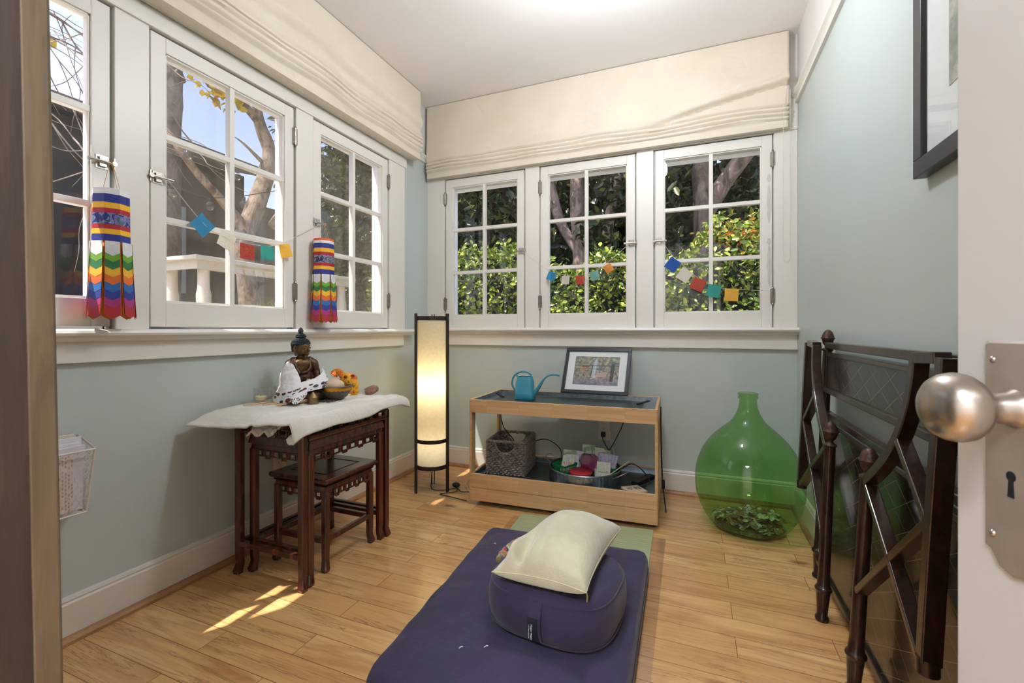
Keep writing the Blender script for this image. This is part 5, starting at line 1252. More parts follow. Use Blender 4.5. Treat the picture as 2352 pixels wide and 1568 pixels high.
def m_packet(name, c1, c2, s=60):
    n = NT(name); v = n.coord(); f = n.noise(v, s, 2, .5); n.set(Base_Color=n.ramp(f, [(0.45, hexc(c1)), (0.55, hexc(c2))]), Roughness=0.6); return n.m
PM = [m_packet('cream_packet_paper', (222, 222, 202), (206, 212, 188)), m_packet('white_packet_paper', (214, 214, 220), (196, 198, 208)), m_packet('green_print_packet_paper', (196, 202, 184), (140, 160, 120), 30), m_packet('lilac_packet_paper', (196, 192, 214), (176, 172, 200))]
pk = [(-0.098, -0.052, 0.078, -10, 30, 0, 'cream seed packet printed with orange carrots at the tray front left', 1),
      (-0.065, -0.040, 0.082, 12, 24, 1, 'white seed packet just behind the carrot packet', 0),
      (-0.090, 0.000, 0.096, 8, 10, 2, 'grey-printed seed packet standing in the left berry basket', 0),
      (-0.055, 0.012, 0.090, -4, 16, 1, 'pale seed packet at the back right of the left basket', 0),
      (0.000, 0.090, 0.112, 6, 14, 2, 'tall green-printed seed packet standing highest in the tray', 0),
      (0.052, 0.100, 0.098, -8, 6, 0, 'cream seed packet behind the purple cup', 0),
      (0.092, 0.085, 0.092, 4, 8, 2, 'small green-printed seed packet at the tray back right', 0),
      (0.100, 0.030, 0.088, -4, 28, 3, 'lilac seed packet leaning over the right berry basket', 0),
      (0.128, 0.020, 0.092, -16, 36, 3, 'lilac-white seed packet lying tilted on top at the right', 0),
      (0.112, -0.050, 0.060, 2, 16, 0, 'cream herb seed packet standing low at the right front', 2),
      (0.110, -0.078, 0.050, 12, 55, 1, 'white seed packet tipped forward at the tray right rim', 0)]
for i, (dx, dy, dz, rz, tl, mi, lb, art) in enumerate(pk):
    h = 0.095; w = 0.075
    t = thing('seed_packet', lb, 'seed packet', (GX + dx, GY + dy, GZ_ + dz - 0.045), group='seed packets in the round tray'); t.rotation_euler = Euler((-R(tl), 0, R(rz)))
    m = MB(); m.boxb(-w / 2, w / 2, -0.001, 0.001, 0, h); m.build('packet', PM[mi], t, local=True, bevel=0.0006)
    if art == 1:
        m = MB()
        for k in range(5):
            a = -0.5 + k * 0.25; x0 = -0.010 + k * .004
            m.add([(x0 + math.sin(a) * .030 - 0.0035, -0.0016, 0.030 + math.cos(a) * .030), (x0 + math.sin(a) * .030 + 0.0035, -0.0016, 0.030 + math.cos(a) * .030), (x0 - math.sin(a) * 0.002, -0.0016, 0.026)], [(0, 1, 2)])
        m.build('carrot_print', plain('carrot_ink', (214, 110, 50), 0.6), t, local=True)
    if art == 2:
        m = MB()
        for k in range(9): x0 = -0.026 + k * .006; m.add([(x0, -0.0016, 0.040), (x0 + 0.006, -0.0016, 0.046 + .006 * math.sin(k * 3)), (x0 + .002, -0.0016, 0.036)], [(0, 1, 2)])
        m.build('herb_print', plain('herb_ink', (90, 96, 50), 0.6), t, local=True)
m = MB(); m.lathe([(0.0, 0.0), (0.060, 0.0), (0.064, 0.003), (0.064, 0.010), (0.058, 0.014), (0, 0.014)], 40, (GX - 0.005, GY - 0.085, GZ_ + 0.050), axis=(0, -0.05, 1), cap=False)
tag(m.build('red_disc', plain('red_plastic', (168, 46, 52), 0.35), smooth=True), 'round red plastic lid lying at the front of the tray', 'lid')
t = thing('plastic_tub', 'clear tub with a purple red lid tipped toward the front', 'tub', (GX + 0.022, GY + 0.012, GZ_ + 0.085)); t.rotation_euler = Euler((R(62), 0, R(-6)))
m = MB(); m.lathe([(0.046, 0.0), (0.044, 0.004), (0.036, 0.068), (0.030, 0.074), (0.0, 0.074)], 32, cap=False, off=lambda i, a: 1.0 / (abs(math.cos(a)) ** 4 + abs(math.sin(a)) ** 4) ** .25 * .93); m.build('cup', m_thin_glass('lilac_clear_plastic', (0.78, 0.66, 0.82), 0.15, 2.0, 1.5), t, local=True, smooth=True)
m = MB(); m.lathe([(0.0, -0.008), (0.049, -0.008), (0.051, -0.004), (0.051, 0.004), (0.047, 0.005), (0.0, 0.003)], 32, cap=False, off=lambda i, a: 1.0 / (abs(math.cos(a)) ** 4 + abs(math.sin(a)) ** 4) ** .25 * .93); m.build('lid', plain('plum_plastic', (150, 40, 84), 0.35), t, local=True, smooth=True)
for (xa, ya, za, xb, yb, zb, lb) in ((0.150, -0.115, 0.060, 0.245, 0.02, 0.115, 'white wooden plant marker leaning over the right rim'),):
    m = MB(); m.bar([(GX + xa, GY + ya, GZ_ + za), (GX + xb, GY + yb, GZ_ + zb)], 0.006, 0.0016, (0, 0, 1)); tag(m.build('plant_marker', M_WHITEPL), lb, 'marker')
# stone coaster with brush characters
cp = onc(0.905, 0.105, 0.1527)
co_ = thing('stone_coaster', 'small tan stone coaster with black brush characters at shelf corner', 'coaster', tuple(cp), R(38))
m = MB(); m.boxb(-0.05, 0.05, -0.05, 0.05, 0, 0.010); m.build('tile', plain('travertine', (206, 186, 158), 0.6, var=0.08, nscale=90), co_, local=True, bevel=0.002)
text_mesh('\u5e73\u548c', 0.040, (cp.x, cp.y, cp.z + 0.0103), Matrix.Identity(3), M_BLACK, co_, 'brush_characters')
# power strip, plugs and cords under the cart
m = MB(); m.sweep([tuple(onc(0.90, 0.19, 0.160)), tuple(onc(0.985, 0.36, 0.160))], [(-0.02, -0.012), (0.02, -0.012), (0.02, 0.012), (-0.02, 0.012)]); tag(m.build('power_adapter', M_BLACK, bevel=0.003), 'black power adapter lying at the right end of the lower shelf', 'adapter')
cord([(-0.548, 2.925, 0.335), (-0.545, 2.90, 0.30), (-0.50, 2.87, 0.235), (-0.46, 2.80, 0.20), (-0.43, 2.70, 0.18)], label='black cord running from the wall outlet down behind the tray')
cord([(-0.505, 2.925, 0.345), (-0.498, 2.90, 0.30), (-0.470, 2.87, 0.22), (-0.455, 2.84, 0.05)], 0.004, M_WHITEPL, 'white cord hanging down from the wall outlet')
cord([tuple(onc(0.845, 0.45, 0.53)), tuple(onc(0.80, 0.44, 0.40)), tuple(onc(0.74, 0.43, 0.28)), tuple(onc(0.69, 0.42, 0.20))], 0.003, label='black cord slanting down from the cart top to the tray')
cord([tuple(onc(0.045, 0.40, 0.56)), tuple(onc(0.05, 0.36, 0.48)), tuple(onc(0.085, 0.33, 0.38)), tuple(onc(0.13, 0.40, 0.28)), tuple(onc(0.115, 0.40, 0.20)), tuple(onc(0.09, 0.30, 0.16))], 0.003, label='black cord hanging at the left end of the cart')
cord([tuple(onc(1.034, 0.30, 0.57)), tuple(onc(1.036, 0.26, 0.40)), tuple(onc(1.04, 0.30, 0.22)), tuple(onc(1.045, 0.29, 0.14)), tuple(onc(1.062, 0.24, 0.006))], 0.0035, label='black strap hanging down the right end of the cart')
m = MB(); m.sweep([tuple(onc(1.046, 0.285, 0.17)), tuple(onc(1.047, 0.283, 0.12))], [(-0.008, -0.006), (0.008, -0.006), (0.008, 0.006), (-0.008, 0.006)]); tag(m.build('cord_switch', M_BLACK, bevel=0.002), 'small black inline switch on the strap right of the cart', 'switch')
cord([tuple(onc(0.12, 0.43, 0.17)), tuple(onc(0.22, 0.44, 0.26)), tuple(onc(0.33, 0.44, 0.30)), tuple(onc(0.43, 0.42, 0.25)), tuple(onc(0.45, 0.36, 0.17))], 0.003, label='black cord arching between the wicker basket and the round tray')
cord([tuple(onc(0.82, 0.34, 0.19)), tuple(onc(0.87, 0.34, 0.225)), tuple(onc(0.93, 0.30, 0.21)), tuple(onc(0.98, 0.22, 0.17)), tuple(onc(0.94, 0.16, 0.16))], 0.003, label='black cord looping over the power adapter')
cord([(-1.24, 2.93, 0.31), (-1.21, 2.90, 0.22), (-1.27, 2.86, 0.12), (-1.33, 2.75, 0.05), (-1.38, 2.62, 0.006), (-1.30, 2.50, 0.006), (-1.23, 2.42, 0.006)], 0.003, M_WHITEPL, 'thin white cord trailing down the wall left of the cart')
m = MB(); m.sphere((-1.405, 2.53, 0.016), 0.022, 14, sc=(1.2, 1, .7)); tag(m.build('foot_switch', M_BLACK, smooth=True), 'black foot switch on the floor beside the lamp leg', 'switch')
cord([(-1.40, 2.52, 0.012), (-1.36, 2.45, 0.006), (-1.43, 2.38, 0.006), (-1.34, 2.36, 0.006), (-1.23, 2.34, 0.006)], label='black cord curling on the floor between lamp and cart')

# ============================================================ OUTLETS
def outlet(name, label, P, plug=False):
    t = thing(name, label, 'outlet', P(0, 0, 0))
    def bx(m, s0, s1, d0, d1, z0, z1):
        p, q = P(s0, d0, z0), P(s1, d1, z1); m.boxb(min(p[0], q[0]), max(p[0], q[0]), min(p[1], q[1]), max(p[1], q[1]), min(p[2], q[2]), max(p[2], q[2]))
    m = MB(); bx(m, -0.036, 0.036, 0.0, 0.006, -0.058, 0.058); m.build('cover_plate', M_WHITEPL, t, bevel=0.002)
    for z in (0.020, -0.020):
        m = MB(); m.lathe([(0.0165, 0.0), (0.0165, 0.0018), (0.0, 0.0018)], 20, P(0, 0.006, z), axis=Vector(P(0, 1, 0)) - Vector(P(0, 0, 0)), cap=False, sy=1.0); r_ = m.build('receptacle', M_WHITEPL, t)
        m = MB(); bx(m, -0.0075, -0.0055, 0.0070, 0.0082, z - 0.002, z + 0.006); bx(m, 0.0055, 0.0075, 0.0070, 0.0082, z - 0.002, z + 0.006); bx(m, -0.0022, 0.0022, 0.0070, 0.0082, z - 0.010, z - 0.006); m.build('slot', M_BLACK, r_)
    return t
outlet('wall_outlet', 'ivory duplex outlet on the left wall behind the nesting tables', lambda s, d, z: (XL + d, 1.612 + s, 0.335 + z))
outlet('wall_outlet', 'ivory outlet with plugged cords on the back wall behind the cart', lambda s, d, z: (-0.545 + s, YB - d, 0.345 + z))
m = MB(); m.boxb(-0.560, -0.532, YB - 0.034, YB - 0.008, 0.312, 0.342); tag(m.build('black_plug', M_BLACK, bevel=0.003), 'black plug in the lower socket behind the cart', 'plug')

# ============================================================ GREEN DEMIJOHN
JX, JY = 0.250, 2.570
jg = thing('demijohn_bottle', 'huge green glass demijohn bottle standing in the right corner', 'bottle', (JX, JY, 0))
prof = [(0.0, 0.012), (0.10, 0.006), (0.135, 0.002), (0.160, 0.010), (0.190, 0.040), (0.222, 0.095), (0.243, 0.160), (0.250, 0.220), (0.247, 0.280), (0.232, 0.340), (0.205, 0.400), (0.165, 0.455), (0.120, 0.498), (0.080, 0.535), (0.055, 0.575), (0.043, 0.610), (0.040, 0.640), (0.040, 0.650), (0.046, 0.654), (0.046, 0.662), (0.041, 0.666), (0.047, 0.671), (0.047, 0.679), (0.042, 0.682), (0.035, 0.681)]
# round the silhouette with a spline
pv = smoothpath([(r, 0, z) for r, z in prof[1:15]], 4); prof2 = [prof[0]] + [(p.x, p.z) for p in pv] + prof[15:]
m = MB(); m.lathe(prof2, 96, (JX, JY, 0), cap=False); m.build('glass_body', M_GREENGLASS, jg, smooth=True, autosmooth=50)
# coins and folded notes heaped in the bottom of the jug
def rprof(z):
    for (r0, z0), (r1, z1) in zip(prof2[2:-1], prof2[3:]):
        if z0 <= z <= z1: return r0 + (r1 - r0) * (z - z0) / max(1e-6, z1 - z0)
    return 0.13
rg = random.Random(9); MCOIN = [plain('copper_coin', (150, 104, 74), 0.4, 0.4), plain('silver_coin', (190, 188, 180), 0.35, 0.4), plain('dull_coin', (130, 118, 104), 0.5, 0.3)]
protos = []
for i in range(300):
    a = rg.uniform(0, 2 * PI); rad = 0.165 * math.sqrt(rg.random()); surf = 0.030 + 0.035 * (1 - (rad / 0.17) ** 2) + 0.012 * math.sin(a * 2)
    z = surf + rg.uniform(-0.006, 0.003) + 0.012 * (rad / 0.165) ** 2 * 1.5
    if i < 3:
        m = MB(); m.lathe([(0.0, 0.0), (0.0105, 0.0), (0.0112, 0.0005), (0.0112, 0.0015), (0.0105, 0.002), (0.0, 0.002)], 14, cap=False); o = m.build('coin', MCOIN[i], local=True, smooth=True); protos.append(o)
    else: o = protos[i % 3].copy(); COL.objects.link(o)
    o.location = (JX + rad * math.cos(a), JY + rad * math.sin(a), z); o.rotation_euler = (rg.gauss(0, .4), rg.gauss(0, .4), rg.uniform(0, 6)); sc_ = rg.uniform(.85, 1.15); o.scale = (sc_, sc_, 1)
    tag(o, ['copper coin', 'silver coin', 'dull grey coin'][i % 3] + ' in the heap at the bottom of the green jug', 'coin', 'coins in the green bottle')
m = MB(); m.lathe([(0.0, 0.012), (0.13, 0.010), (0.160, 0.018), (0.150, 0.034), (0.10, 0.050), (0.0, 0.058)], 40, (JX, JY, 0), cap=False, off=lambda i, a: 1 + .03 * math.sin(a * 5 + i))
o = m.build('coin_mass', plain('heaped_small_coins', (100, 84, 66), 0.5, 0.4, var=0.6, nscale=120, bump=0.8, bscale=150), smooth=True); tag(o, 'uncounted lower heap of coins filling the bottom of the green jug', 'coins', kind='stuff')
for i, (x, y, z, a, lb) in enumerate([(0.06, -0.055, 0.082, .4, 'crumpled banknote lying highest on the coins in the jug'), (0.105, -0.02, 0.068, -.5, 'folded banknote lying right of the crumpled one in the jug')]):
    m = MB(); m.grid(lambda u, v: (JX + x + (u - .5) * .055 * math.cos(a) - (v - .5) * .03 * math.sin(a), JY + y + (u - .5) * .055 * math.sin(a) + (v - .5) * .03 * math.cos(a), z + 0.010 * math.sin(u * 9) * math.sin(v * 5 + i)), 9, 6); tag(m.build('banknote', plain('pale_green_note', (176, 190, 160), 0.7, var=.2, nscale=90), smooth=True, solid=0.0006), lb, 'banknote')

# ============================================================ MATS, CUSHIONS
def slab(m, q, z0, z1): m.add([(x, y, z) for z in (z0, z1) for x, y in q], [(0, 3, 2, 1), (4, 5, 6, 7), (0, 1, 5, 4), (1, 2, 6, 5), (2, 3, 7, 6), (3, 0, 4, 7)])
m = MB(); slab(m, [(-0.790, 0.55), (-0.105, 0.55), (-0.128, 2.275), (-0.905, 2.262)], 0.0004, 0.0016)
pm = m.build('plastic_floor_sheet', M_MATPLASTIC); tag(pm, 'clear plastic sheet under the green mat on the floor', 'floor sheet')
def m_tatami():
    n = NT('green_rush_mat'); v = n.coord()
    w = n.n('ShaderNodeTexWave', inp={'Scale': 60.0, 'Distortion': 0.4, 'Detail': 1.0}); w.bands_direction = 'Y'; n.l(v, w.inputs['Vector'])
    w2 = n.n('ShaderNodeTexWave', inp={'Scale': 16.0}); w2.bands_direction = 'Y'; n.l(v, w2.inputs['Vector'])
    f = n.noise(n.coord((3, 120, 1)), 3, 3)
    c = n.ramp(f, [(0.35, hexc((150, 156, 118))), (0.65, hexc((176, 181, 143)))])
    c = n.mix(n.math('MULTIPLY', n.ramp(w2.outputs['Fac'], [(0.0, (1, 1, 1, 1)), (0.08, (0, 0, 0, 1))]), 0.5), c, hexc((104, 118, 78)))
    n.set(Base_Color=c, Roughness=0.6); n.bump(w.outputs['Fac'], 0.3, 0.002); return n.m
m = MB(); slab(m, [(-0.770, 0.55), (-0.140, 0.55), (-0.190, 2.348), (-0.868, 2.292)], 0.0018, 0.0052)
gm = m.build('rush_mat', m_tatami()); tag(gm, 'green woven rush mat lying under the purple cushion', 'mat')

def cushion_mesh(name, mat, x0, x1, y0, y1, h, parent, corner=4.0, edge_r=0.5, bulge=0.0, seed=0, nu=80, wrinkle=0.003, skew=None, z0=0.0, rim=0.30):
    """soft slab: superellipse outline, rounded sides, slightly bulging top; local or world coords through skew(x,y)->(x,y)"""
    m = MB(); cx_, cy_ = (x0 + x1) / 2, (y0 + y1) / 2; hx, hy = (x1 - x0) / 2, (y1 - y0) / 2
    prof = []
    for k in range(9): a = -PI / 2 + PI * k / 8; prof.append((1.0, math.cos(a), math.sin(a)))
    rows = []
    # bottom centre out -> side -> top centre
    for t in (0.0, 0.25, 0.5, 0.75, 0.9): rows.append((t, 0.0, -1))
    for k in range(11): a = -PI / 2 + PI * k / 10; rows.append((None, a, 0))
    for t in (0.96, 0.9, 0.82, 0.72, 0.6, 0.45, 0.3, 0.15, 0.0): rows.append((t, 0.0, 1))
    er = min(h / 2, edge_r)
    vs = []; n = nu * 2
    for t, a, sg in rows:
        for k in range(n):
            th = 2 * PI * k / n; c, s_ = math.cos(th), math.sin(th)
            q = (abs(c) ** corner + abs(s_) ** corner) ** (-1 / corner); ux, uy = c * q, s_ * q
            if t is None:
                x = cx_ + ux * (hx - er * rim + er * rim * math.cos(a)); y = cy_ + uy * (hy - er * rim + er * rim * math.cos(a)); z = h / 2 + h / 2 * math.sin(a)
                if abs(a) < 1.3: z += wrinkle * 0.8 * fbm(x * 9, y * 9, 1, seed)
            else:
                tt = t * (1 - 0.0); x = cx_ + ux * (hx - er * rim) * tt; y = cy_ + uy * (hy - er * rim) * tt
                z = 0.0 if sg < 0 else h + bulge * (1 - tt ** 4) + wrinkle * fbm(x * 5, y * 5, 1, seed) * (1.2 - .4 * tt) + wrinkle * 0.8 * fbm(x * 13, y * 13, 1, seed + 3)
            if skew: x, y = skew(x, y)
            vs.append((x, y, z + z0))
    fs = [(i * n + k, i * n + (k + 1) % n, (i + 1) * n + (k + 1) % n, (i + 1) * n + k) for i in range(len(rows) - 1) for k in range(n)]
    m.add(vs, fs); o = m.build(name, mat, parent, smooth=True, autosmooth=0); 
    return o
# zabuton: corner points measured in the room
ZC4 = [(-0.830, 0.970), (-0.150, 0.940), (-0.176, 1.960), (-0.892, 1.945)]
def zskew(x, y):     # unit square -> quad
    u, v = x, y; a, b, c, d = [Vector((p[0], p[1])) for p in ZC4]
    p = a * (1 - u) * (1 - v) + b * u * (1 - v) + c * u * v + d * (1 - u) * v; return p.x, p.y
zb = thing('floor_cushion', 'large flat aubergine purple meditation floor cushion on the rush mat', 'cushion', (-0.52, 1.38, 0.0055))
cushion_mesh('cushion_body', M_PURPLE, 0, 1, 0, 1, 0.075, zb, corner=26, bulge=0.016, seed=5, wrinkle=0.010, skew=zskew, z0=0.0055, rim=0.6)
m = MB(); pts = []
for k in range(120):
    th = 2 * PI * k / 120; c, s_ = math.cos(th), math.sin(th); q = (abs(c) ** 26 + abs(s_) ** 26) ** (-1 / 26); x, y = zskew(0.5 + .501 * c * q, 0.5 + .501 * s_ * q); pts.append((x, y, 0.030))
m.tube(pts, 0.0022, 6, closed=True); m.build('seam', M_PURPLE_SEAM, zb, smooth=True)
# bolster (rounded block) on the cushion
BC = (-0.405, 1.395); BR = R(-6)
bo = thing('meditation_bolster', 'rounded aubergine purple meditation bolster with strap and woven label', 'cushion', (BC[0], BC[1], 0.0965), BR)
M_P2 = m_fabric('aubergine_twill', (56, 46, 76), (46, 38, 64), 500, 0.4, nscale=4, crease=5, sheen=0.12)
cb = cushion_mesh('cushion_body', M_P2, -0.205, 0.205, -0.185, 0.185, 0.150, None, corner=3.1, bulge=0.012, seed=9, wrinkle=0.006, z0=0.0, rim=0.42)
cb.parent = bo; cb.location = (0, 0, 0)
for zz in (0.130, 0.018):
    m = MB(); pts = []
    for k in range(120):
        th = 2 * PI * k / 120; c, s_ = math.cos(th), math.sin(th); q = (abs(c) ** 3.1 + abs(s_) ** 3.1) ** (-1 / 3.1); pts.append(((0.205 - 0.0085) * c * q, (0.185 - 0.0085) * s_ * q, zz))
    m.tube(pts, 0.0020, 6, closed=True); m.build('seam', M_PURPLE_SEAM, bo, local=True, smooth=True)
# strap down the front face with label
m = MB(); ys_ = -0.185
def side_y(z, x):  # outline of the bulging side at height z
    a = math.asin(max(-1, min(1, (z - 0.075) / 0.075))); q = (abs(x / 0.205) ** 3.1); return -(0.185 - 0.075 * .42 + 0.075 * .42 * math.cos(a)) * (1 - q) ** (1 / 3.1)
sp_ = [(z, side_y(z, -0.02) - 0.0035 - 0.006 * math.sin(PI * (z - .02) / .11)) for z in [0.018 + 0.112 * k / 12 for k in range(13)]]
m.sweep([(0.004, y, z) for z, y in sp_], [(-0.021, -0.0012), (0.021, -0.0012), (0.021, 0.0012), (-0.021, 0.0012)], (0, -1, 0)); m.build('strap', M_P2, bo, local=True)
m = MB(); sp2 = sp_[:9]; m.sweep([(0.002, y - 0.0018, z) for z, y in sp2], [(-0.016, -0.0006), (0.016, -0.0006), (0.016, 0.0006), (-0.016, 0.0006)], (0, -1, 0)); lb = m.build('woven_label', plain('black_label_cloth', (26, 26, 40), 0.7), bo, local=True)
BASE[lb.name] = (0, 0, 0)
M_SILV = plain('silver_label_thread', (206, 206, 214), 0.6)
ymid = sp_[4][1] - 0.0032; tl = math.atan2(sp_[7][1] - sp_[1][1], sp_[7][0] - sp_[1][0])
RM = Matrix.Rotation(R(90) - tl * 0, 3, 'X') @ Matrix.Rotation(R(-90), 3, 'Z')
for body, sz, dx in (('Hugger Mugger', 0.0070, -0.002), ('www.huggermugger.com', 0.0038, -0.0095)):
    o = text_mesh(body, sz, (0.002 + dx, ymid - 0.0026, 0.054), Matrix.Rotation(R(90), 3, 'X') @ Matrix.Rotation(R(-90), 3, 'Z'), M_SILV, lb, 'lettering')
m = MB()
for k in range(5):
    a = PI / 2 + (k - 2) * 0.62; m.sweep([(0.002 + 0.011 - 0.001, ymid - .0004, 0.066), (0.002 + 0.010 + 0.0042 * math.cos(a), ymid - .0006, 0.066 + 0.0060 * math.sin(a))], [(-0.0008, -0.0002), (0.0008, -0.0002), (0.0008, 0.0002), (-0.0008, 0.0002)], (0, -1, 0))
m.build('lotus_mark', M_SILV, lb, local=True)

# cream pillow lying on the bolster
PC = Vector((-0.385, 1.400, 0.285))
pil = thing('pillow', 'pale sage cream velvet pillow lying across the purple bolster', 'pillow', tuple(PC))
pq = Matrix.Rotation(R(34), 3, 'Z').to_3x3()
import mathutils
c4 = {(-1, -1): (-0.555, 1.215, 0.286), (1, -1): (-0.268, 1.190, 0.300), (1, 1): (-0.243, 1.640, 0.292), (-1, 1): (-0.500, 1.690, 0.272)}
def pilf(u, v, side):
    # u, v in [-1, 1]; four measured corners, edges pulled inward, belly by side
    def pull(a): return 1 - 0.10 * (1 - a * a)
    uu = u * pull(v); vv = v * pull(u)
    A, B, C, D = [Vector(c4[k]) for k in ((-1, -1), (1, -1), (1, 1), (-1, 1))]
    fu, fv = (uu + 1) / 2, (vv + 1) / 2
    p = A * (1 - fu) * (1 - fv) + B * fu * (1 - fv) + C * fu * fv + D * (1 - fu) * fv
    b = ((1 - u * u) * (1 - v * v)); b = b ** 0.48 
    edge = (1 - max(abs(u), abs(v)))
    wr = 0.0
    if side > 0:
        for k in range(6): wr += 0.013 * math.cos(u * 9 * (1 + .2 * k) + k * 2.1) * math.exp(-((v + 1.0) / 0.42) ** 2) * math.sin(k + 1)
        wr += 0.005 * math.exp(-((u * .7 + v + .55) / .10) ** 2) * math.exp(-((u - .15) / .4) ** 2)
        wr += 0.008 * fbm(u * 1.7, v * 1.7, 1, 4)
        p.z += 0.098 * b ** 0.9 + wr * min(1, edge * 6)
    else: p.z -= 0.050 * b ** 0.8; p.y -= 0.055 * b * max(0, -v - 0.1) 
    return p
m = MB()
m.grid(lambda a, b: pilf(a * 2 - 1, b * 2 - 1, 1), 61, 61); m.grid(lambda a, b: pilf(a * 2 - 1, b * 2 - 1, -1), 61, 61)
o = m.build('pillow_body', M_CREAMVELVET, pil, smooth=True, autosmooth=0)
bm = bmesh.new(); bm.from_mesh(o.data); bmesh.ops.remove_doubles(bm, verts=bm.verts, dist=0.0006); bmesh.ops.recalc_face_normals(bm, faces=bm.faces); bm.to_mesh(o.data); bm.free(); o.data.polygons.foreach_set('use_smooth', [True] * len(o.data.polygons))
m = MB(); ed = [(t, -1) for t in np.linspace(-1, 1, 30)] + [(1, t) for t in np.linspace(-1, 1, 30)[1:]] + [(t, 1) for t in np.linspace(1, -1, 30)[1:]] + [(-1, t) for t in np.linspace(1, -1, 30)[1:-1]]
m.tube([pilf(a, b, 1) for a, b in ed], 0.0016, 6, closed=True); m.build('seam', plain('pale_piping', (206, 198, 166), 0.8), pil, smooth=True)
m = MB(); p0 = pilf(1, -0.98, 1); m.tube([p0, p0 + Vector((0.004, -0.006, -0.010)), p0 + Vector((0.003, -0.008, -0.022))], 0.0022, 6); m.build('zip_pull', plain('olive_zip_pull', (150, 140, 84), 0.5, 0.4), pil, smooth=True)

# knitted striped mitten-like bundle behind the pillow
def m_knit():
    n = NT('striped_wool_knit'); v = n.coord((1, 1, 1), rot=(0, 0, R(-52)))
    w = n.n('ShaderNodeSeparateXYZ'); n.l(v, w.inputs[0])
    fr = n.math('FRACT', n.math('ADD', n.math('MULTIPLY', w.outputs[0], 14.0), n.math('MULTIPLY', n.noise(v, 60, 2), 0.12)))
    c = n.ramp(fr, [(0.0, hexc((150, 118, 56))), (0.22, hexc((176, 40, 44))), (0.34, hexc((60, 60, 66))), (0.44, hexc((196, 190, 186))), (0.54, hexc((168, 140, 70))), (0.72, hexc((60, 112, 116))), (0.82, hexc((190, 56, 52))), (0.92, hexc((150, 120, 60)))], 'CONSTANT')
    n.set(Base_Color=c, Roughness=0.95, Sheen_Weight=0.5)
    wv = n.n('ShaderNodeTexVoronoi'); wv.inputs['Scale'].default_value = 190; n.l(v, wv.inputs['Vector']); n.bump(wv.outputs['Distance'], 0.8, 0.004); return n.m
kp = lambda u, v, z: tuple(site(2, z, u, v))
m = MB(); m.tube(smoothpath([kp(1148, 1287, 0.122), kp(1156, 1272, 0.126), kp(1171, 1258, 0.132), kp(1188, 1246, 0.134), kp(1212, 1240, 0.128)]), 0.017, 16, radii=[0.85 + 0.25 * math.sin(i * 0.9) ** 2 for i in range(25)])
m.tube(smoothpath([kp(1168, 1284, 0.118), kp(1180, 1270, 0.128), kp(1200, 1258, 0.134), kp(1222, 1252, 0.130)]), 0.020, 16, radii=[0.9 + 0.2 * math.sin(i * 0.8) ** 2 for i in range(19)])
kn = m.build('knitted_mittens', m_knit(), smooth=True, remesh=0.004); tag(kn, 'striped multicoloured wool knit bundle peeking out behind the pillow', 'knitwear')
rg = random.Random(12); 
M_LINT = plain('white_lint', (220, 216, 210), 0.9)
for i, (x, y, lb) in enumerate([(-0.78, 1.74, 'white lint thread near the far left corner of the purple cushion'), (-0.55, 1.165, 'small white lint fleck left of the bolster label on the cushion'), (-0.615, 1.135, 'second white lint fleck farther left on the purple cushion')]):
    m = MB(); a = rg.uniform(0, 6); m.tube([(x - .006 * math.cos(a), y - .006 * math.sin(a), 0.0995), (x, y + .003, 0.1005), (x + .006 * math.cos(a), y + .006 * math.sin(a), 0.0995)], 0.0014, 5); tag(m.build('lint_fleck', M_LINT), lb, 'lint')

# ============================================================ DAYBED IN PIECES, LEANING ON THE RIGHT WALL
def m_lattice():
    n = NT('etched_dark_panel'); v = n.coord((1, 1, 1)); sp = n.n('ShaderNodeSeparateXYZ'); n.l(v, sp.inputs[0])
    def lines(a, b, period, w):
        e = n.math('ADD', n.math('MULTIPLY', sp.outputs[1], a / period), n.math('MULTIPLY', sp.outputs[2], b / period))
        f = n.math('FRACT', n.math('ADD', e, 100.0)); return n.math('LESS_THAN', f, w)
    l = n.math('MAXIMUM', lines(1, 1.8, 0.13, 0.022), lines(1, -1.8, 0.13, 0.022))
    base = n.ramp(n.noise(v, 2.5, 3), [(0.35, hexc((26, 22, 19))), (0.65, hexc((44, 37, 31)))])
    n.set(Base_Color=n.mix(l, base, hexc((120, 98, 80))), Roughness=0.24, Coat_Weight=0.2); n.bump(l, -0.3, 0.002); return n.m
M_LATT = m_lattice()
DB = thing('headboard', 'dark bronzed metal headboard with etched lattice panels leaning on right wall', 'bed frame', (0.47, 1.25, 0))
def lx(z): return 0.462 + 0.035 * z       # lean of the back toward the wall
Y0, Y1 = 0.33, 2.150
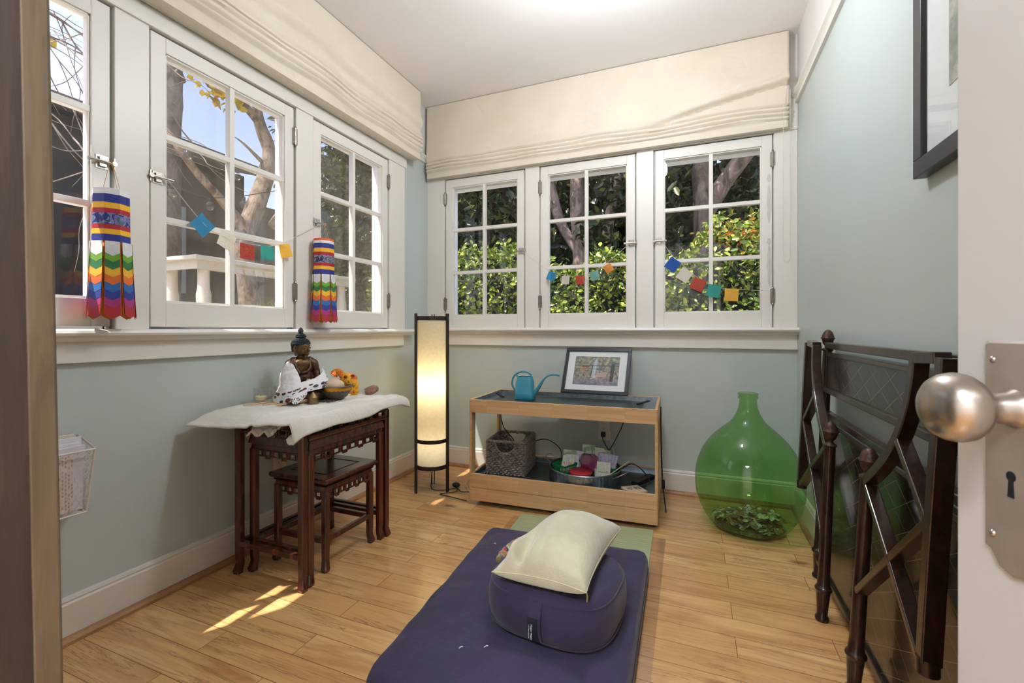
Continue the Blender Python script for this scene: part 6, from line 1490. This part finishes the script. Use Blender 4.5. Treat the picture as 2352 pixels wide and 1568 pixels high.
def post(parent, x, y, zt, zb=0.0, r=0.016, finial=True, lean=0.035, name='post', x_of=None, ytop=None):
    f = x_of or (lambda z: x + lean * z); yt = y if ytop is None else ytop
    ax = Vector((f(1) - f(0), (yt - y) / max(.3, zt), 1.0)); base = Vector((f(0), y, zb)); L = ax.length
    m = MB(); pr = [(0.0, 0.0), (0.020, 0.0), (0.0215, 0.006), (0.021, 0.012), (0.0155, 0.020), (0.0175, 0.050), (0.0205, 0.090), (0.0205, 0.100), (0.0255, 0.104), (0.026, 0.109), (0.0235, 0.114), (r + .003, 0.120), (r + .001, 0.16), (r, zt - zb - 0.085 if finial else zt - zb)]
    m.lathe([(a, b * L) for a, b in pr], 16, base, ax, cap=True); o = m.build(name, M_BRONZEIRON, parent, smooth=True, autosmooth=60)
    if finial:
        m = MB(); h0 = (zt - zb - 0.086); fp = [(r, 0), (r + .004, 0.003), (r + .004, 0.008), (0.009, 0.014), (0.008, 0.020), (0.0125, 0.025), (0.0165, 0.031), (0.0185, 0.038), (0.0195, 0.045), (0.0235, 0.050), (0.0240, 0.053), (0.0205, 0.056), (0.0195, 0.063), (0.0165, 0.072), (0.0115, 0.080), (0.005, 0.085), (0.0, 0.086)]
        m.lathe([(a, (b + h0) * L) for a, b in fp], 24, base, ax, off=lambda i, a: 1 + (0.06 * math.cos(a * 8 + (i % 2) * PI) if i > 4 else 0)); m.build('finial', plain('aged_bronze_finial', (70, 49, 37), 0.45, 0.4, var=0.4, nscale=90, bump=0.5, bscale=120), o, smooth=True, autosmooth=0)
    return o
post(DB, 0.462, Y1 + 0.010, 1.000, x_of=lx); post(DB, 0.462, Y0, 1.000, x_of=lx)
def dbar(z0, z1, w=0.026, nm='rail', y0=Y0, y1=Y1):
    zc = (z0 + z1) / 2; m = MB(); m.bar([(lx(zc), y0, zc), (lx(zc), y1, zc)], w, z1 - z0, (0, 0, 1)); m.build(nm, M_BRONZEIRON, DB, bevel=0.003)
dbar(0.925, 0.950); dbar(0.895, 0.910, 0.02); dbar(0.752, 0.774, 0.024); dbar(0.655, 0.680); dbar(0.622, 0.638, 0.02); dbar(0.060, 0.085)
for z0, z1 in ((0.774, 0.895), (0.085, 0.622)):
    m = MB(); m.add([(lx(z0) - .004, Y0, z0), (lx(z0) - .004, Y1, z0), (lx(z1) - .004, Y1, z1), (lx(z1) - .004, Y0, z1), (lx(z0) + .004, Y0, z0), (lx(z0) + .004, Y1, z0), (lx(z1) + .004, Y1, z1), (lx(z1) + .004, Y0, z1)],
          [(0, 3, 2, 1), (4, 5, 6, 7), (0, 1, 5, 4), (1, 2, 6, 5), (2, 3, 7, 6), (3, 0, 4, 7)]); m.build('lattice_panel', M_LATT, DB)
for y in (1.02,):
    m = MB(); m.bar([(lx(0.07) - .004, y, 0.07), (lx(0.62) - .004, y, 0.63)], 0.024, 0.024, (0, 1, 0)); m.build('rail', M_BRONZEIRON, DB, bevel=0.003)

# arms: measured on a plane leaning parallel to the wall, a hand's breadth in front of the back
def arm_pt(u, v, a=0.405, b=0.048):
    al = (u - CX) / F_PX; bz = (HY - v) / F_PX; rx = -_s + _c * al; ry = _c + _s * al
    t = (a + b * CAM_H) / (rx - b * bz); return Vector((rx * t, ry * t, CAM_H + bz * t))
def arm(label, mirror_y=None):
    F0 = arm_pt(1960, 1566); F1 = arm_pt(1998, 1028)
    root = thing('bed_side_frame', label, 'bed frame', (F0.x, F0.y if mirror_y is None else mirror_y - F0.y, 0), group='loose side frames of the dark bed')
    def T(p):
        p = Vector(p); return p if mirror_y is None else Vector((p.x, mirror_y - p.y, p.z))
    f0, f1 = T(F0), T(F1); f0.z = 0.0
    post(root, f0.x, f0.y, F1.z, 0.0, 0.0165, True, name='leg', x_of=lambda z: F0.x + (F1.x - F0.x) * z / F1.z, ytop=f1.y + (f1.y - f0.y) * 0.0)
    up = Vector((1, 0, 0))
    W = 0.024
    def strip(pts, nm, w=W, h=0.030): 
        m = MB(); m.bar([T(p) for p in pts], w, h, (1, 0, 0.0)); m.build(nm, M_BRONZEIRON, root, bevel=0.0025)
    # rear upright
    strip([arm_pt(2180, 822), arm_pt(2160, 1100), arm_pt(2146, 1300), arm_pt(2133, 1520)], 'upright', 0.028, 0.034)
    m = MB(); q = T(arm_pt(2131, 1545)); m.cyl(q, q + Vector((0, 0, 0.03)), 0.019, n=16); m.build('foot_cap', M_BRONZEIRON, root, smooth=True)
    # top and swooping curve
    cv = [arm_pt(2166, 822), arm_pt(2110, 822)]
    strip(cv, 'top_bar')
    sw = smoothpath([arm_pt(*p) for p in ((2112, 822), (2106, 880), (2094, 940), (2072, 1003), (2044, 1052), (2018, 1084), (1996, 1106))], 5)
    strip(sw, 'swoop_rail')
    strip([arm_pt(2073, 1010), arm_pt(2142, 1196)], 'brace', 0.018)
    strip([arm_pt(2000, 1118), arm_pt(2054, 1285), arm_pt(2124, 1512)], 'brace', 0.018)
    strip([arm_pt(2144, 1202), arm_pt(1978, 1358)], 'brace', 0.018)
    return root
arm('near dark metal bed side frame with swooping rail, closest to the white door')
FY = arm_pt(1960, 1566).y; 
# the far arm is the same piece turned round
arm('far dark metal bed side frame, between the green bottle and the near one', mirror_y=FY + 1.846)

# ============================================================ WALL PICTURE (right)
t = thing('wall_picture', 'large black framed picture with wide white mat on the right wall', 'picture', (XR, 1.05, 1.38))
px0 = XR - 0.028; yA, yB, zA, zB = 0.58, 1.415, 1.372, 2.15
m = MB(); w = 0.042
for a in ((yA, yB, zA, zA + w), (yA, yB, zB - w, zB), (yA, yA + w, zA + w, zB - w), (yB - w, yB, zA + w, zB - w)): m.boxb(px0, XR - 0.001, *a)
m.build('frame', plain('slate_black_frame', (46, 46, 52), 0.35, var=0.1), t, bevel=0.002)
m = MB(); m.boxb(px0 + 0.012, px0 + 0.016, yA + w, yB - w, zA + w, zB - w); m.build('mat_board', M_MAT_BOARD, t)
def m_land():
    n = NT('grey_green_landscape_print'); v = n.coord((1, 1, 1)); f = n.noise(v, 9, 6, 0.7)
    n.set(Base_Color=n.ramp(f, [(0.3, hexc((70, 76, 70))), (0.5, hexc((128, 136, 124))), (0.65, hexc((188, 190, 178)))]), Roughness=0.4); return n.m
m = MB(); m.boxb(px0 + 0.0105, px0 + 0.012, yA + 0.17, 1.268, 1.530, 1.99); m.build('print', m_land(), t)
m = MB(); m.boxb(px0 + 0.006, px0 + 0.0066, yA + w, yB - w, zA + w, zB - w); m.build('glazing', M_GLASS, t)

# ============================================================ WINDSOCKS
CHEV = [('white', (232, 230, 234)), ('lime', (112, 168, 44)), ('green', (34, 116, 60)), ('yellow', (242, 182, 44)), ('orange', (226, 108, 38)), ('azure', (36, 104, 178)), ('royal', (32, 52, 148)), ('magenta', (172, 40, 118)), ('crimson', (176, 30, 44))]
CM = [m_fabric('silk_' + n_, c, None, 500, 0.2, rough=0.55, sheen=0.1, nscale=20) for n_, c in CHEV]
def m_sleeve(name, brocade_a, brocade_b, top, rim=None):
    n = NT(name); tc = n.n('ShaderNodeTexCoord'); sp = n.n('ShaderNodeSeparateXYZ'); n.l(tc.outputs['Object'], sp.inputs[0])
    mr = n.n('ShaderNodeMapRange', inp={'From Min': 0.0, 'From Max': top}); n.l(sp.outputs[2], mr.inputs[0])
    f = n.noise(n.coord((1, 1, 1)), 38, 2, 0.5, 1.5)
    bro = n.ramp(f, [(0.42, hexc(brocade_a)), (0.47, hexc((150, 170, 160))), (0.5, hexc(brocade_b)), (0.6, hexc(brocade_b)), (0.63, hexc((60, 110, 90)))])
    W = hexc((232, 230, 234)); B = hexc((30, 44, 130)); Y = hexc((242, 182, 44)); Rr = hexc((168, 28, 44))
    band = n.ramp(mr.outputs[0], [(0, B), (0.13, Y), (0.23, Rr), (0.32, (0, 0, 0, 1)), (0.53, Rr), (0.62, Y), (0.73, B), (0.86 if rim else 0.89, W)] + ([(0.94, hexc(rim))] if rim else []), 'CONSTANT')
    isb = n.ramp(mr.outputs[0], [(0, (0, 0, 0, 1)), (0.32, (1, 1, 1, 1)), (0.53, (0, 0, 0, 1))], 'CONSTANT')
    n.set(Base_Color=n.mix(isb, band, bro), Roughness=0.5); n.bump(n.noise(n.coord(), 500, 2), 0.2, 0.001); return n.m
def windsock(label, cx_, cy_, ztop, r, sl, tl, sleeve_mat, rot, cordtop, orange):
    t = thing('windsock', label, 'windsock', (cx_, cy_, ztop - sl - tl), rot)
    H = sl + tl; n = 8
    sec = lambda rad, z, k: (rad * math.cos(2 * PI * (k + .5) / n), rad * math.sin(2 * PI * (k + .5) / n), z)
    m = MB(); vs = []; 
    for z, rad in ((0, r * 1.02), (0.19 * .3, r * 1.0), (0.19 * .6, r * 0.99), (0.19, r * 0.97), (0.19, r * 0.93)): vs += [sec(rad, z * sl / 0.19, k) for k in range(n)]
    m.add(vs, [(i * n + k, i * n + (k + 1) % n, (i + 1) * n + (k + 1) % n, (i + 1) * n + k) for i in range(4) for k in range(n)])
    o = m.build('sleeve', sleeve_mat, t, local=True, bevel=0.002, solid=0.0015); o.location = (0, 0, tl)
    m = MB(); m.add([sec(r * .96, 0.002, k) for k in range(n)] + [sec(r * .96, 0.005, k) for k in range(n)], [tuple(range(n - 1, -1, -1)), tuple(range(n, 2 * n))] + [(k, (k + 1) % n, n + (k + 1) % n, n + k) for k in range(n)])
    o = m.build('lining', CM[4] if orange else CM[0], t, local=True); o.location = (0, 0, H - 0.004)
    m = MB(); m.tube([(r * .6, 0, H), (0.002, 0, cordtop)], 0.0008, 5); m.tube([(-r * .6, 0, H), (-0.002, 0, cordtop)], 0.0008, 5); m.tube([(0, r * .5, H), (0, 0, cordtop)], 0.0008, 5); m.build('hanging_cord', plain('ochre_cord', (190, 140, 80), 0.8), t, local=True)
    for k in range(n):
        a = 2 * PI * k / n; w0 = r * 0.72; d = Vector((math.cos(a), math.sin(a), 0)); sd_ = Vector((-math.sin(a), math.cos(a), 0)); flr = 0.016
        m = MB(); rows = len(CHEV); step = tl * 0.86 / rows
        def P(s_, z, out): 
            rr = r * 0.95 + flr * (1 - z / tl) ** 1.3 + out; return d * rr + sd_ * (s_ * w0 / 2 * (1 + 0.12 * (1 - z / tl))) + Vector((0, 0, z))
        for i in range(rows):
            zt_ = tl - i * step; zb_ = zt_ - step * (1.55 if i else 1.75) if i < rows - 1 else 0.014; out = 0.0052 - i * 0.0005; tip = step * 0.42
            f_ = [P(-1, zt_, out), P(1, zt_, out), P(1, zb_ + tip * .55, out), P(0, zb_ - tip * .45, out), P(-1, zb_ + tip * .55, out)]
            b_ = [q - d * 0.0012 for q in f_]
            m.add(f_ + b_, [(0, 1, 2, 3, 4), (9, 8, 7, 6, 5), (0, 5, 6, 1), (1, 6, 7, 2), (2, 7, 8, 3), (3, 8, 9, 4), (4, 9, 5, 0)], i)
        # orange backing
        bk_ = [P(-1.08, tl, -0.002), P(1.08, tl, -0.002), P(1.08, 0.020, -0.002), P(0, 0.006, -0.002), P(-1.08, 0.020, -0.002)]; b2 = [q - d * 0.001 for q in bk_]
        m.add(bk_ + b2, [(0, 1, 2, 3, 4), (9, 8, 7, 6, 5), (0, 5, 6, 1), (1, 6, 7, 2), (2, 7, 8, 3), (3, 8, 9, 4), (4, 9, 5, 0)], rows)
        m.build('tail', CM + [m_back], t, local=True)
    return t
m_back = m_fabric('orange_tail_lining', (224, 134, 40), (200, 100, 30), 500, 0.2, rough=0.6, nscale=20)
windsock('larger striped windsock with blue floral band hanging by the first window', -1.792, 0.892, 1.458, 0.050, 0.172, 0.258, m_sleeve('sleeve_blue_floral', (18, 40, 120), (120, 100, 180), 0.172), R(22), 0.535, False)
windsock('smaller-looking striped windsock with orange rim by the third window', -1.797, 1.822, 1.470, 0.052, 0.185, 0.255, m_sleeve('sleeve_lilac_brocade', (40, 30, 90), (150, 120, 160), 0.185, (226, 96, 40)), R(10), 0.530, True)

# ============================================================ PRAYER FLAG BUNTINGS
FC = {'blue': (62, 142, 186), 'white': (226, 220, 204), 'red': (178, 46, 56), 'green': (62, 160, 146), 'yellow': (238, 184, 78), 'royal blue': (40, 88, 168), 'orange': (224, 146, 70), 'pale teal': (128, 178, 168)}
FM = {}
def m_flag(nm):
    if nm in FM: return FM[nm]
    n = NT('flag_' + nm.replace(' ', '_')); c = FC[nm]
    w = n.noise(n.coord(), 130, 2, 0.5, 2.5)
    ink = hexc((226, 180, 110)) if nm in ('red',) else hexc(tuple(int(q * 0.62 + 60 * .38) for q in c))
    l = n.ramp(w, [(0.46, (0, 0, 0, 1)), (0.49, (1, 1, 1, 1)), (0.52, (1, 1, 1, 1)), (0.55, (0, 0, 0, 1))])
    n.set(Base_Color=n.mix(n.math('MULTIPLY', l, 0.55), hexc(c), ink), Roughness=0.85)
    tr = n.n('ShaderNodeBsdfTranslucent'); tr.inputs[0].default_value = hexc(c); mx = n.n('ShaderNodeMixShader'); mx.inputs[0].default_value = 0.3
    n.l(n.b.outputs[0], mx.inputs[1]); n.l(tr.outputs[0], mx.inputs[2]); n.l(mx.outputs[0], n.o.inputs[0]); FM[nm] = n.m; return n.m
def bunting(label, knots, flags, nrm, size):
    """knots: points of the cord; flags: (centre, roll, colour)"""
    t = thing('prayer_flag_string', label, 'prayer flags', tuple(Vector(knots[len(knots) // 2])))
    m = MB(); m.tube(smoothpath(knots, 5), 0.0012, 6); m.build('cord', plain('pale_string', (206, 196, 186), 0.9), t)
    nrm = Vector(nrm).normalized(); up = Vector((0, 0, 1)); side = up.cross(nrm).normalized()
    for ctr, roll, colr, sz in flags:
        ctr = Vector(ctr); c_, s_ = math.cos(roll), math.sin(roll); A = side * c_ + up * s_; B = -side * s_ + up * c_
        h = size * sz / 2
        def fn(u, v): 
            a, b = (u - .5) * 2, (v - .5) * 2; return ctr + A * a * h + B * b * h + nrm * (0.003 + 0.003 * math.sin(a * 2 + b * 1.3 + roll * 3))
        m = MB(); m.grid(fn, 8, 8); o = m.build('flag', m_flag(colr), t, smooth=True); o['label'] = colr + ' prayer flag'
BL = lambda u, v: site(0, -1.838, u, v)
BB = lambda u, v: site(1, YB - 0.042, u, v)
bunting('prayer flag string across the second left window beside the large windsock', [BL(378, 402), BL(447, 490), BL(490, 532), BL(540, 552), BL(585, 562), BL(642, 560), BL(735, 515)],
        [(BL(464, 517), R(-42), 'blue', 1.0), (BL(519, 552), R(-22), 'white', .95), (BL(567, 578), R(-2), 'red', .95), (BL(614, 581), R(3), 'green', .92), (BL(655, 576), R(14), 'yellow', .88)], (1, 0, 0), 0.072)
bunting('prayer flag string across the middle back window', [BB(1198, 577), BB(1230, 600), BB(1262, 622), BB(1290, 630), BB(1332, 634), BB(1372, 620), BB(1398, 600), BB(1450, 556)],
        [(BB(1267, 634), R(-20), 'blue', .95), (BB(1299, 643), R(-4), 'white', .88), (BB(1332, 643), R(2), 'red', .92), (BB(1366, 633), R(14), 'pale teal', .92), (BB(1398, 616), R(32), 'orange', .85)], (0, -1, 0), 0.062)
bunting('prayer flag string across the rightmost back window', [BB(1522, 555), BB(1545, 588), BB(1572, 612), BB(1603, 638), BB(1640, 655), BB(1665, 663), BB(1700, 665), BB(1775, 668)],
        [(BB(1545, 608), R(-36), 'royal blue', 1.0), (BB(1572, 632), R(-36), 'white', 1.0), (BB(1603, 653), R(-26), 'red', 1.0), (BB(1639, 668), R(-14), 'green', 1.0), (BB(1680, 677), R(-4), 'yellow', 1.0)], (0, -1, 0), 0.072)

# ============================================================ WALL BASKET WITH PAPERS
t = thing('wall_file_basket', 'white chicken-wire letter basket full of papers on the left wall', 'basket', (XL, 0.70, 0.42))
M_WIRE = plain('white_painted_wire', (214, 202, 190), 0.5)
bx0, bx1, bzt, bzb, by0, by1 = XL + 0.004, XL + 0.100, 0.622, 0.425, 0.50, 0.838
fb = bx1 - 0.018
m = MB(); m.tube([(bx0, by0, bzt + .035), (bx1, by0, bzt), (bx1, by1, bzt), (bx0, by1, bzt + .035), ], 0.0032, 8); m.tube([(bx0, by0, bzb), (fb, by0, bzb), (fb, by1 - .015, bzb), (bx0, by1 - .015, bzb)], 0.0032, 8)
m.tube([(bx1, by1, bzt), (fb, by1 - .015, bzb)], 0.0032, 8); m.tube([(bx1, by0, bzt), (fb, by0, bzb)], 0.0032, 8); m.tube([(bx0, by1, bzt + .035), (bx0, by1 - .015, bzb)], 0.0032, 8)
m.build('rim_wire', M_WIRE, t, smooth=True)
m = MB()
def hexgrid(P, nu, nv):
    for i in range(nu):
        for j in range(nv):
            o_ = 0.5 * (j % 2); a = ((i + o_) / nu, j / nv); b = ((i + o_) / nu, (j + .6) / nv); c1 = ((i + o_ + .5) / nu, (j + 1) / nv); c2 = ((i + o_ - .5) / nu, (j + 1) / nv)
            for q0, q1 in ((a, b), (b, c1), (b, c2)):
                if max(q0[0], q1[0]) <= 1 and min(q0[0], q1[0]) >= 0: m.tube([P(*q0), P(*q1)], 0.0009, 5)
hexgrid(lambda u, v: (bx1 + (fb - bx1) * v + .001, by0 + (by1 - by0 - .015 * v) * u, bzt + (bzb - bzt) * v), 16, 10)
hexgrid(lambda u, v: (bx0 + ((bx1 - bx0) * (1 - v) + (fb - bx0) * v) * u, by1 - .015 * v, bzt + (bzb - bzt) * v), 5, 10)
m.build('wire_mesh', M_WIRE, t)
m = MB(); m.boxb(fb - 0.008, fb - 0.005, by0 + .01, by1 - .045, bzb + .01, bzt - .012)
def m_print():
    n = NT('printed_newsletter'); br = n.n('ShaderNodeTexBrick'); br.inputs['Color1'].default_value = (0, 0, 0, 1); br.inputs['Color2'].default_value = (1, 1, 1, 1); br.inputs['Mortar'].default_value = (0, 0, 0, 1)
    br.inputs['Scale'].default_value = 1; br.inputs['Brick Width'].default_value = 0.012; br.inputs['Row Height'].default_value = 0.0075; br.inputs['Mortar Size'].default_value = 0.0018; n.l(n.coord((1, 1, 1), rot=(0, R(90), 0)), br.inputs['Vector'])
    n.set(Base_Color=n.mix(n.math('MULTIPLY', n.math('GREATER_THAN', br.outputs['Color'], 0.3), 0.55), hexc((214, 200, 194)), hexc((120, 108, 104))), Roughness=0.8); return n.m
o = m.build('newsletter', m_print()); tag(o, 'printed newsletter sheet standing at the front of the wire basket', 'paper')
pg_ = [('tall pale folder standing highest at the back of the wire basket', 0.012, 0.79, 0.700, (200, 186, 184)), ('cream envelope behind the white papers in the wire basket', 0.030, 0.815, 0.668, (216, 208, 186)), ('white paper bundle leaning right in the wire basket', 0.046, 0.825, 0.660, (222, 218, 222)), ('white folded paper in the middle of the wire basket', 0.058, 0.818, 0.645, (226, 222, 228)), ('lilac white paper just behind the newsletter in the basket', 0.070, 0.824, 0.636, (214, 208, 220))]
for lb, dx, ye, zt_, c_ in pg_:
    m = MB(); m.boxb(XL + dx, XL + dx + 0.006, by0 + .02, ye, bzb + .01, zt_); o = m.build('paper_sheet', plain('paper_%d' % int(dx * 1000), c_, 0.8), bevel=0.001); tag(o, lb, 'paper', 'papers in the wire wall basket')

# ============================================================ DOORS AT THE CAMERA
# white door, open toward the room; free edge near the right of the picture
DE = Vector((0.255, 0.615, 0)); DA = R(12.0)          # leaf runs back from its free edge, turned 12 degrees
dt = Vector((math.sin(DA) * 1.0, -math.cos(DA), 0)); dn = Vector((-math.cos(DA), -math.sin(DA), 0))   # along leaf toward the hinge; face normal (to the left)
door = strucroot('door_1', tuple(DE))
def dp(s_, d, z): return DE + dt * s_ + dn * d + Vector((0, 0, z))
def dbox(m, s0, s1, d0, d1, z0, z1):
    vs = [dp(s, d, z) for z in (z0, z1) for s, d in ((s0, d0), (s1, d0), (s1, d1), (s0, d1))]
    m.add(vs, [(0, 3, 2, 1), (4, 5, 6, 7), (0, 1, 5, 4), (1, 2, 6, 5), (2, 3, 7, 6), (3, 0, 4, 7)])
m = MB(); dbox(m, 0, 0.80, -0.036, 0.0, 0.01, 2.05); m.build('leaf', M_DOOR, door, bevel=0.002)
# escutcheon plate with shaped ends
m = MB(); s0, s1, z0, z1 = 0.038, 0.096, 0.792, 0.990; sm_ = (s0 + s1) / 2
out = [(s0, z0 + .002), (s0 + .006, z0), (sm_ - .014, z0 - 0.012), (sm_, z0 - 0.016), (sm_ + .014, z0 - 0.012), (s1 - .006, z0), (s1, z0 + .002), (s1, z1 - .002), (s1 - .004, z1), (s0 + .004, z1), (s0, z1 - .002)]
cs, cz = sm_, (z0 + z1) / 2
k1 = 0.93
vs = [dp(a, 0.0, b) for a, b in out] + [dp(a, 0.0022, b) for a, b in out] + [dp(cs + (a - cs) * .93, 0.0036, cz + (b - cz) * .975) for a, b in out]
n_ = len(out); fs = [(i, (i + 1) % n_, n_ + (i + 1) % n_, n_ + i) for i in range(n_)] + [(n_ + i, n_ + (i + 1) % n_, 2 * n_ + (i + 1) % n_, 2 * n_ + i) for i in range(n_)] + [tuple(range(2 * n_, 3 * n_))]
m.add(vs, fs); pl_ = m.build('escutcheon', plain('pewter_plate', (190, 180, 172), 0.42, 0.7, var=0.1, nscale=25), door)
for s_, z in ((s0 + .010, z1 - .018), (s1 - .010, z1 - .018), (s0 + .010, z0 + .016), (s1 - .010, z0 + .016)):
    m = MB(); m.sphere(dp(s_, 0.0030, z), 0.0032, 14); m.build('screw', M_STEEL, pl_, smooth=True)
m = MB(); zk = 0.867; pts = [(sm_ + 0.0048 * math.cos(a), zk + 0.0048 * math.sin(a)) for a in [R(-60) + R(300) * k / 14 for k in range(15)]] + [(sm_ - 0.0034, zk - 0.019), (sm_ + 0.0034, zk - 0.019)]
m.add([dp(a, 0.0040, b) for a, b in pts] + [dp(a, 0.0034, b) for a, b in pts], [tuple(range(len(pts)))] + [(i, (i + 1) % len(pts), len(pts) + (i + 1) % len(pts), len(pts) + i) for i in range(len(pts))]); m.build('keyhole', plain('black_keyhole', (8, 8, 8), 0.9), pl_)
m = MB(); zkn = 0.929
m.lathe([(0.0, 0.0), (0.018, 0.0), (0.019, 0.004), (0.0165, 0.010), (0.0140, 0.014), (0.0138, 0.020), (0.0125, 0.022), (0.0122, 0.030), (0.0145, 0.033), (0.0210, 0.0355), (0.0268, 0.0400), (0.0305, 0.0460), (0.0318, 0.0530), (0.0305, 0.0605), (0.0268, 0.0670), (0.0210, 0.0720), (0.0120, 0.0752), (0.0, 0.0760)], 56, dp(sm_ + 0.002, -0.004, zkn), dn)
m.build('door_knob', M_KNOB, door, smooth=True, autosmooth=60)
# brown wooden door edge at the left
E0 = Vector((-0.549, 0.231, 0))
wd = strucroot('door_2', tuple(E0))
vd = Vector((-E0.x, -E0.y, 0)).normalized(); sdn = Vector((vd.y, -vd.x, 0))      # toward camera, and sideways (to the left in view is -sdn or sdn)
left = Vector((-vd.y, vd.x, 0))
if left.dot(Vector((-1, -0.4, 0))) < 0: left = -left
def wp(l, d, z): return E0 + left * (l + 0.0145 * (z - 0.95)) - vd * d + Vector((0, 0, z))
m = MB()
def wbox(l0, l1, d0, d1):
    vs = [wp(l, d, z) for z in (0.0, 2.3) for l, d in ((l0, d0), (l1, d0), (l1, d1), (l0, d1))]
    m.add(vs, [(0, 3, 2, 1), (4, 5, 6, 7), (0, 1, 5, 4), (1, 2, 6, 5), (2, 3, 7, 6), (3, 0, 4, 7)])
wbox(0.0, 0.0185, 0.0, 0.25); m.build('edge', M_JAMB, wd, bevel=0.0015)
m = MB(); wbox(0.0187, 0.30, 0.022, 0.25); m.build('side_board', m_wood('brown_wood_shade_colour', (62, 46, 32), (40, 29, 20), (14, 14, 1.4), 3.2, 0.6), wd)  # shade of the recess is put into this darker wood colour
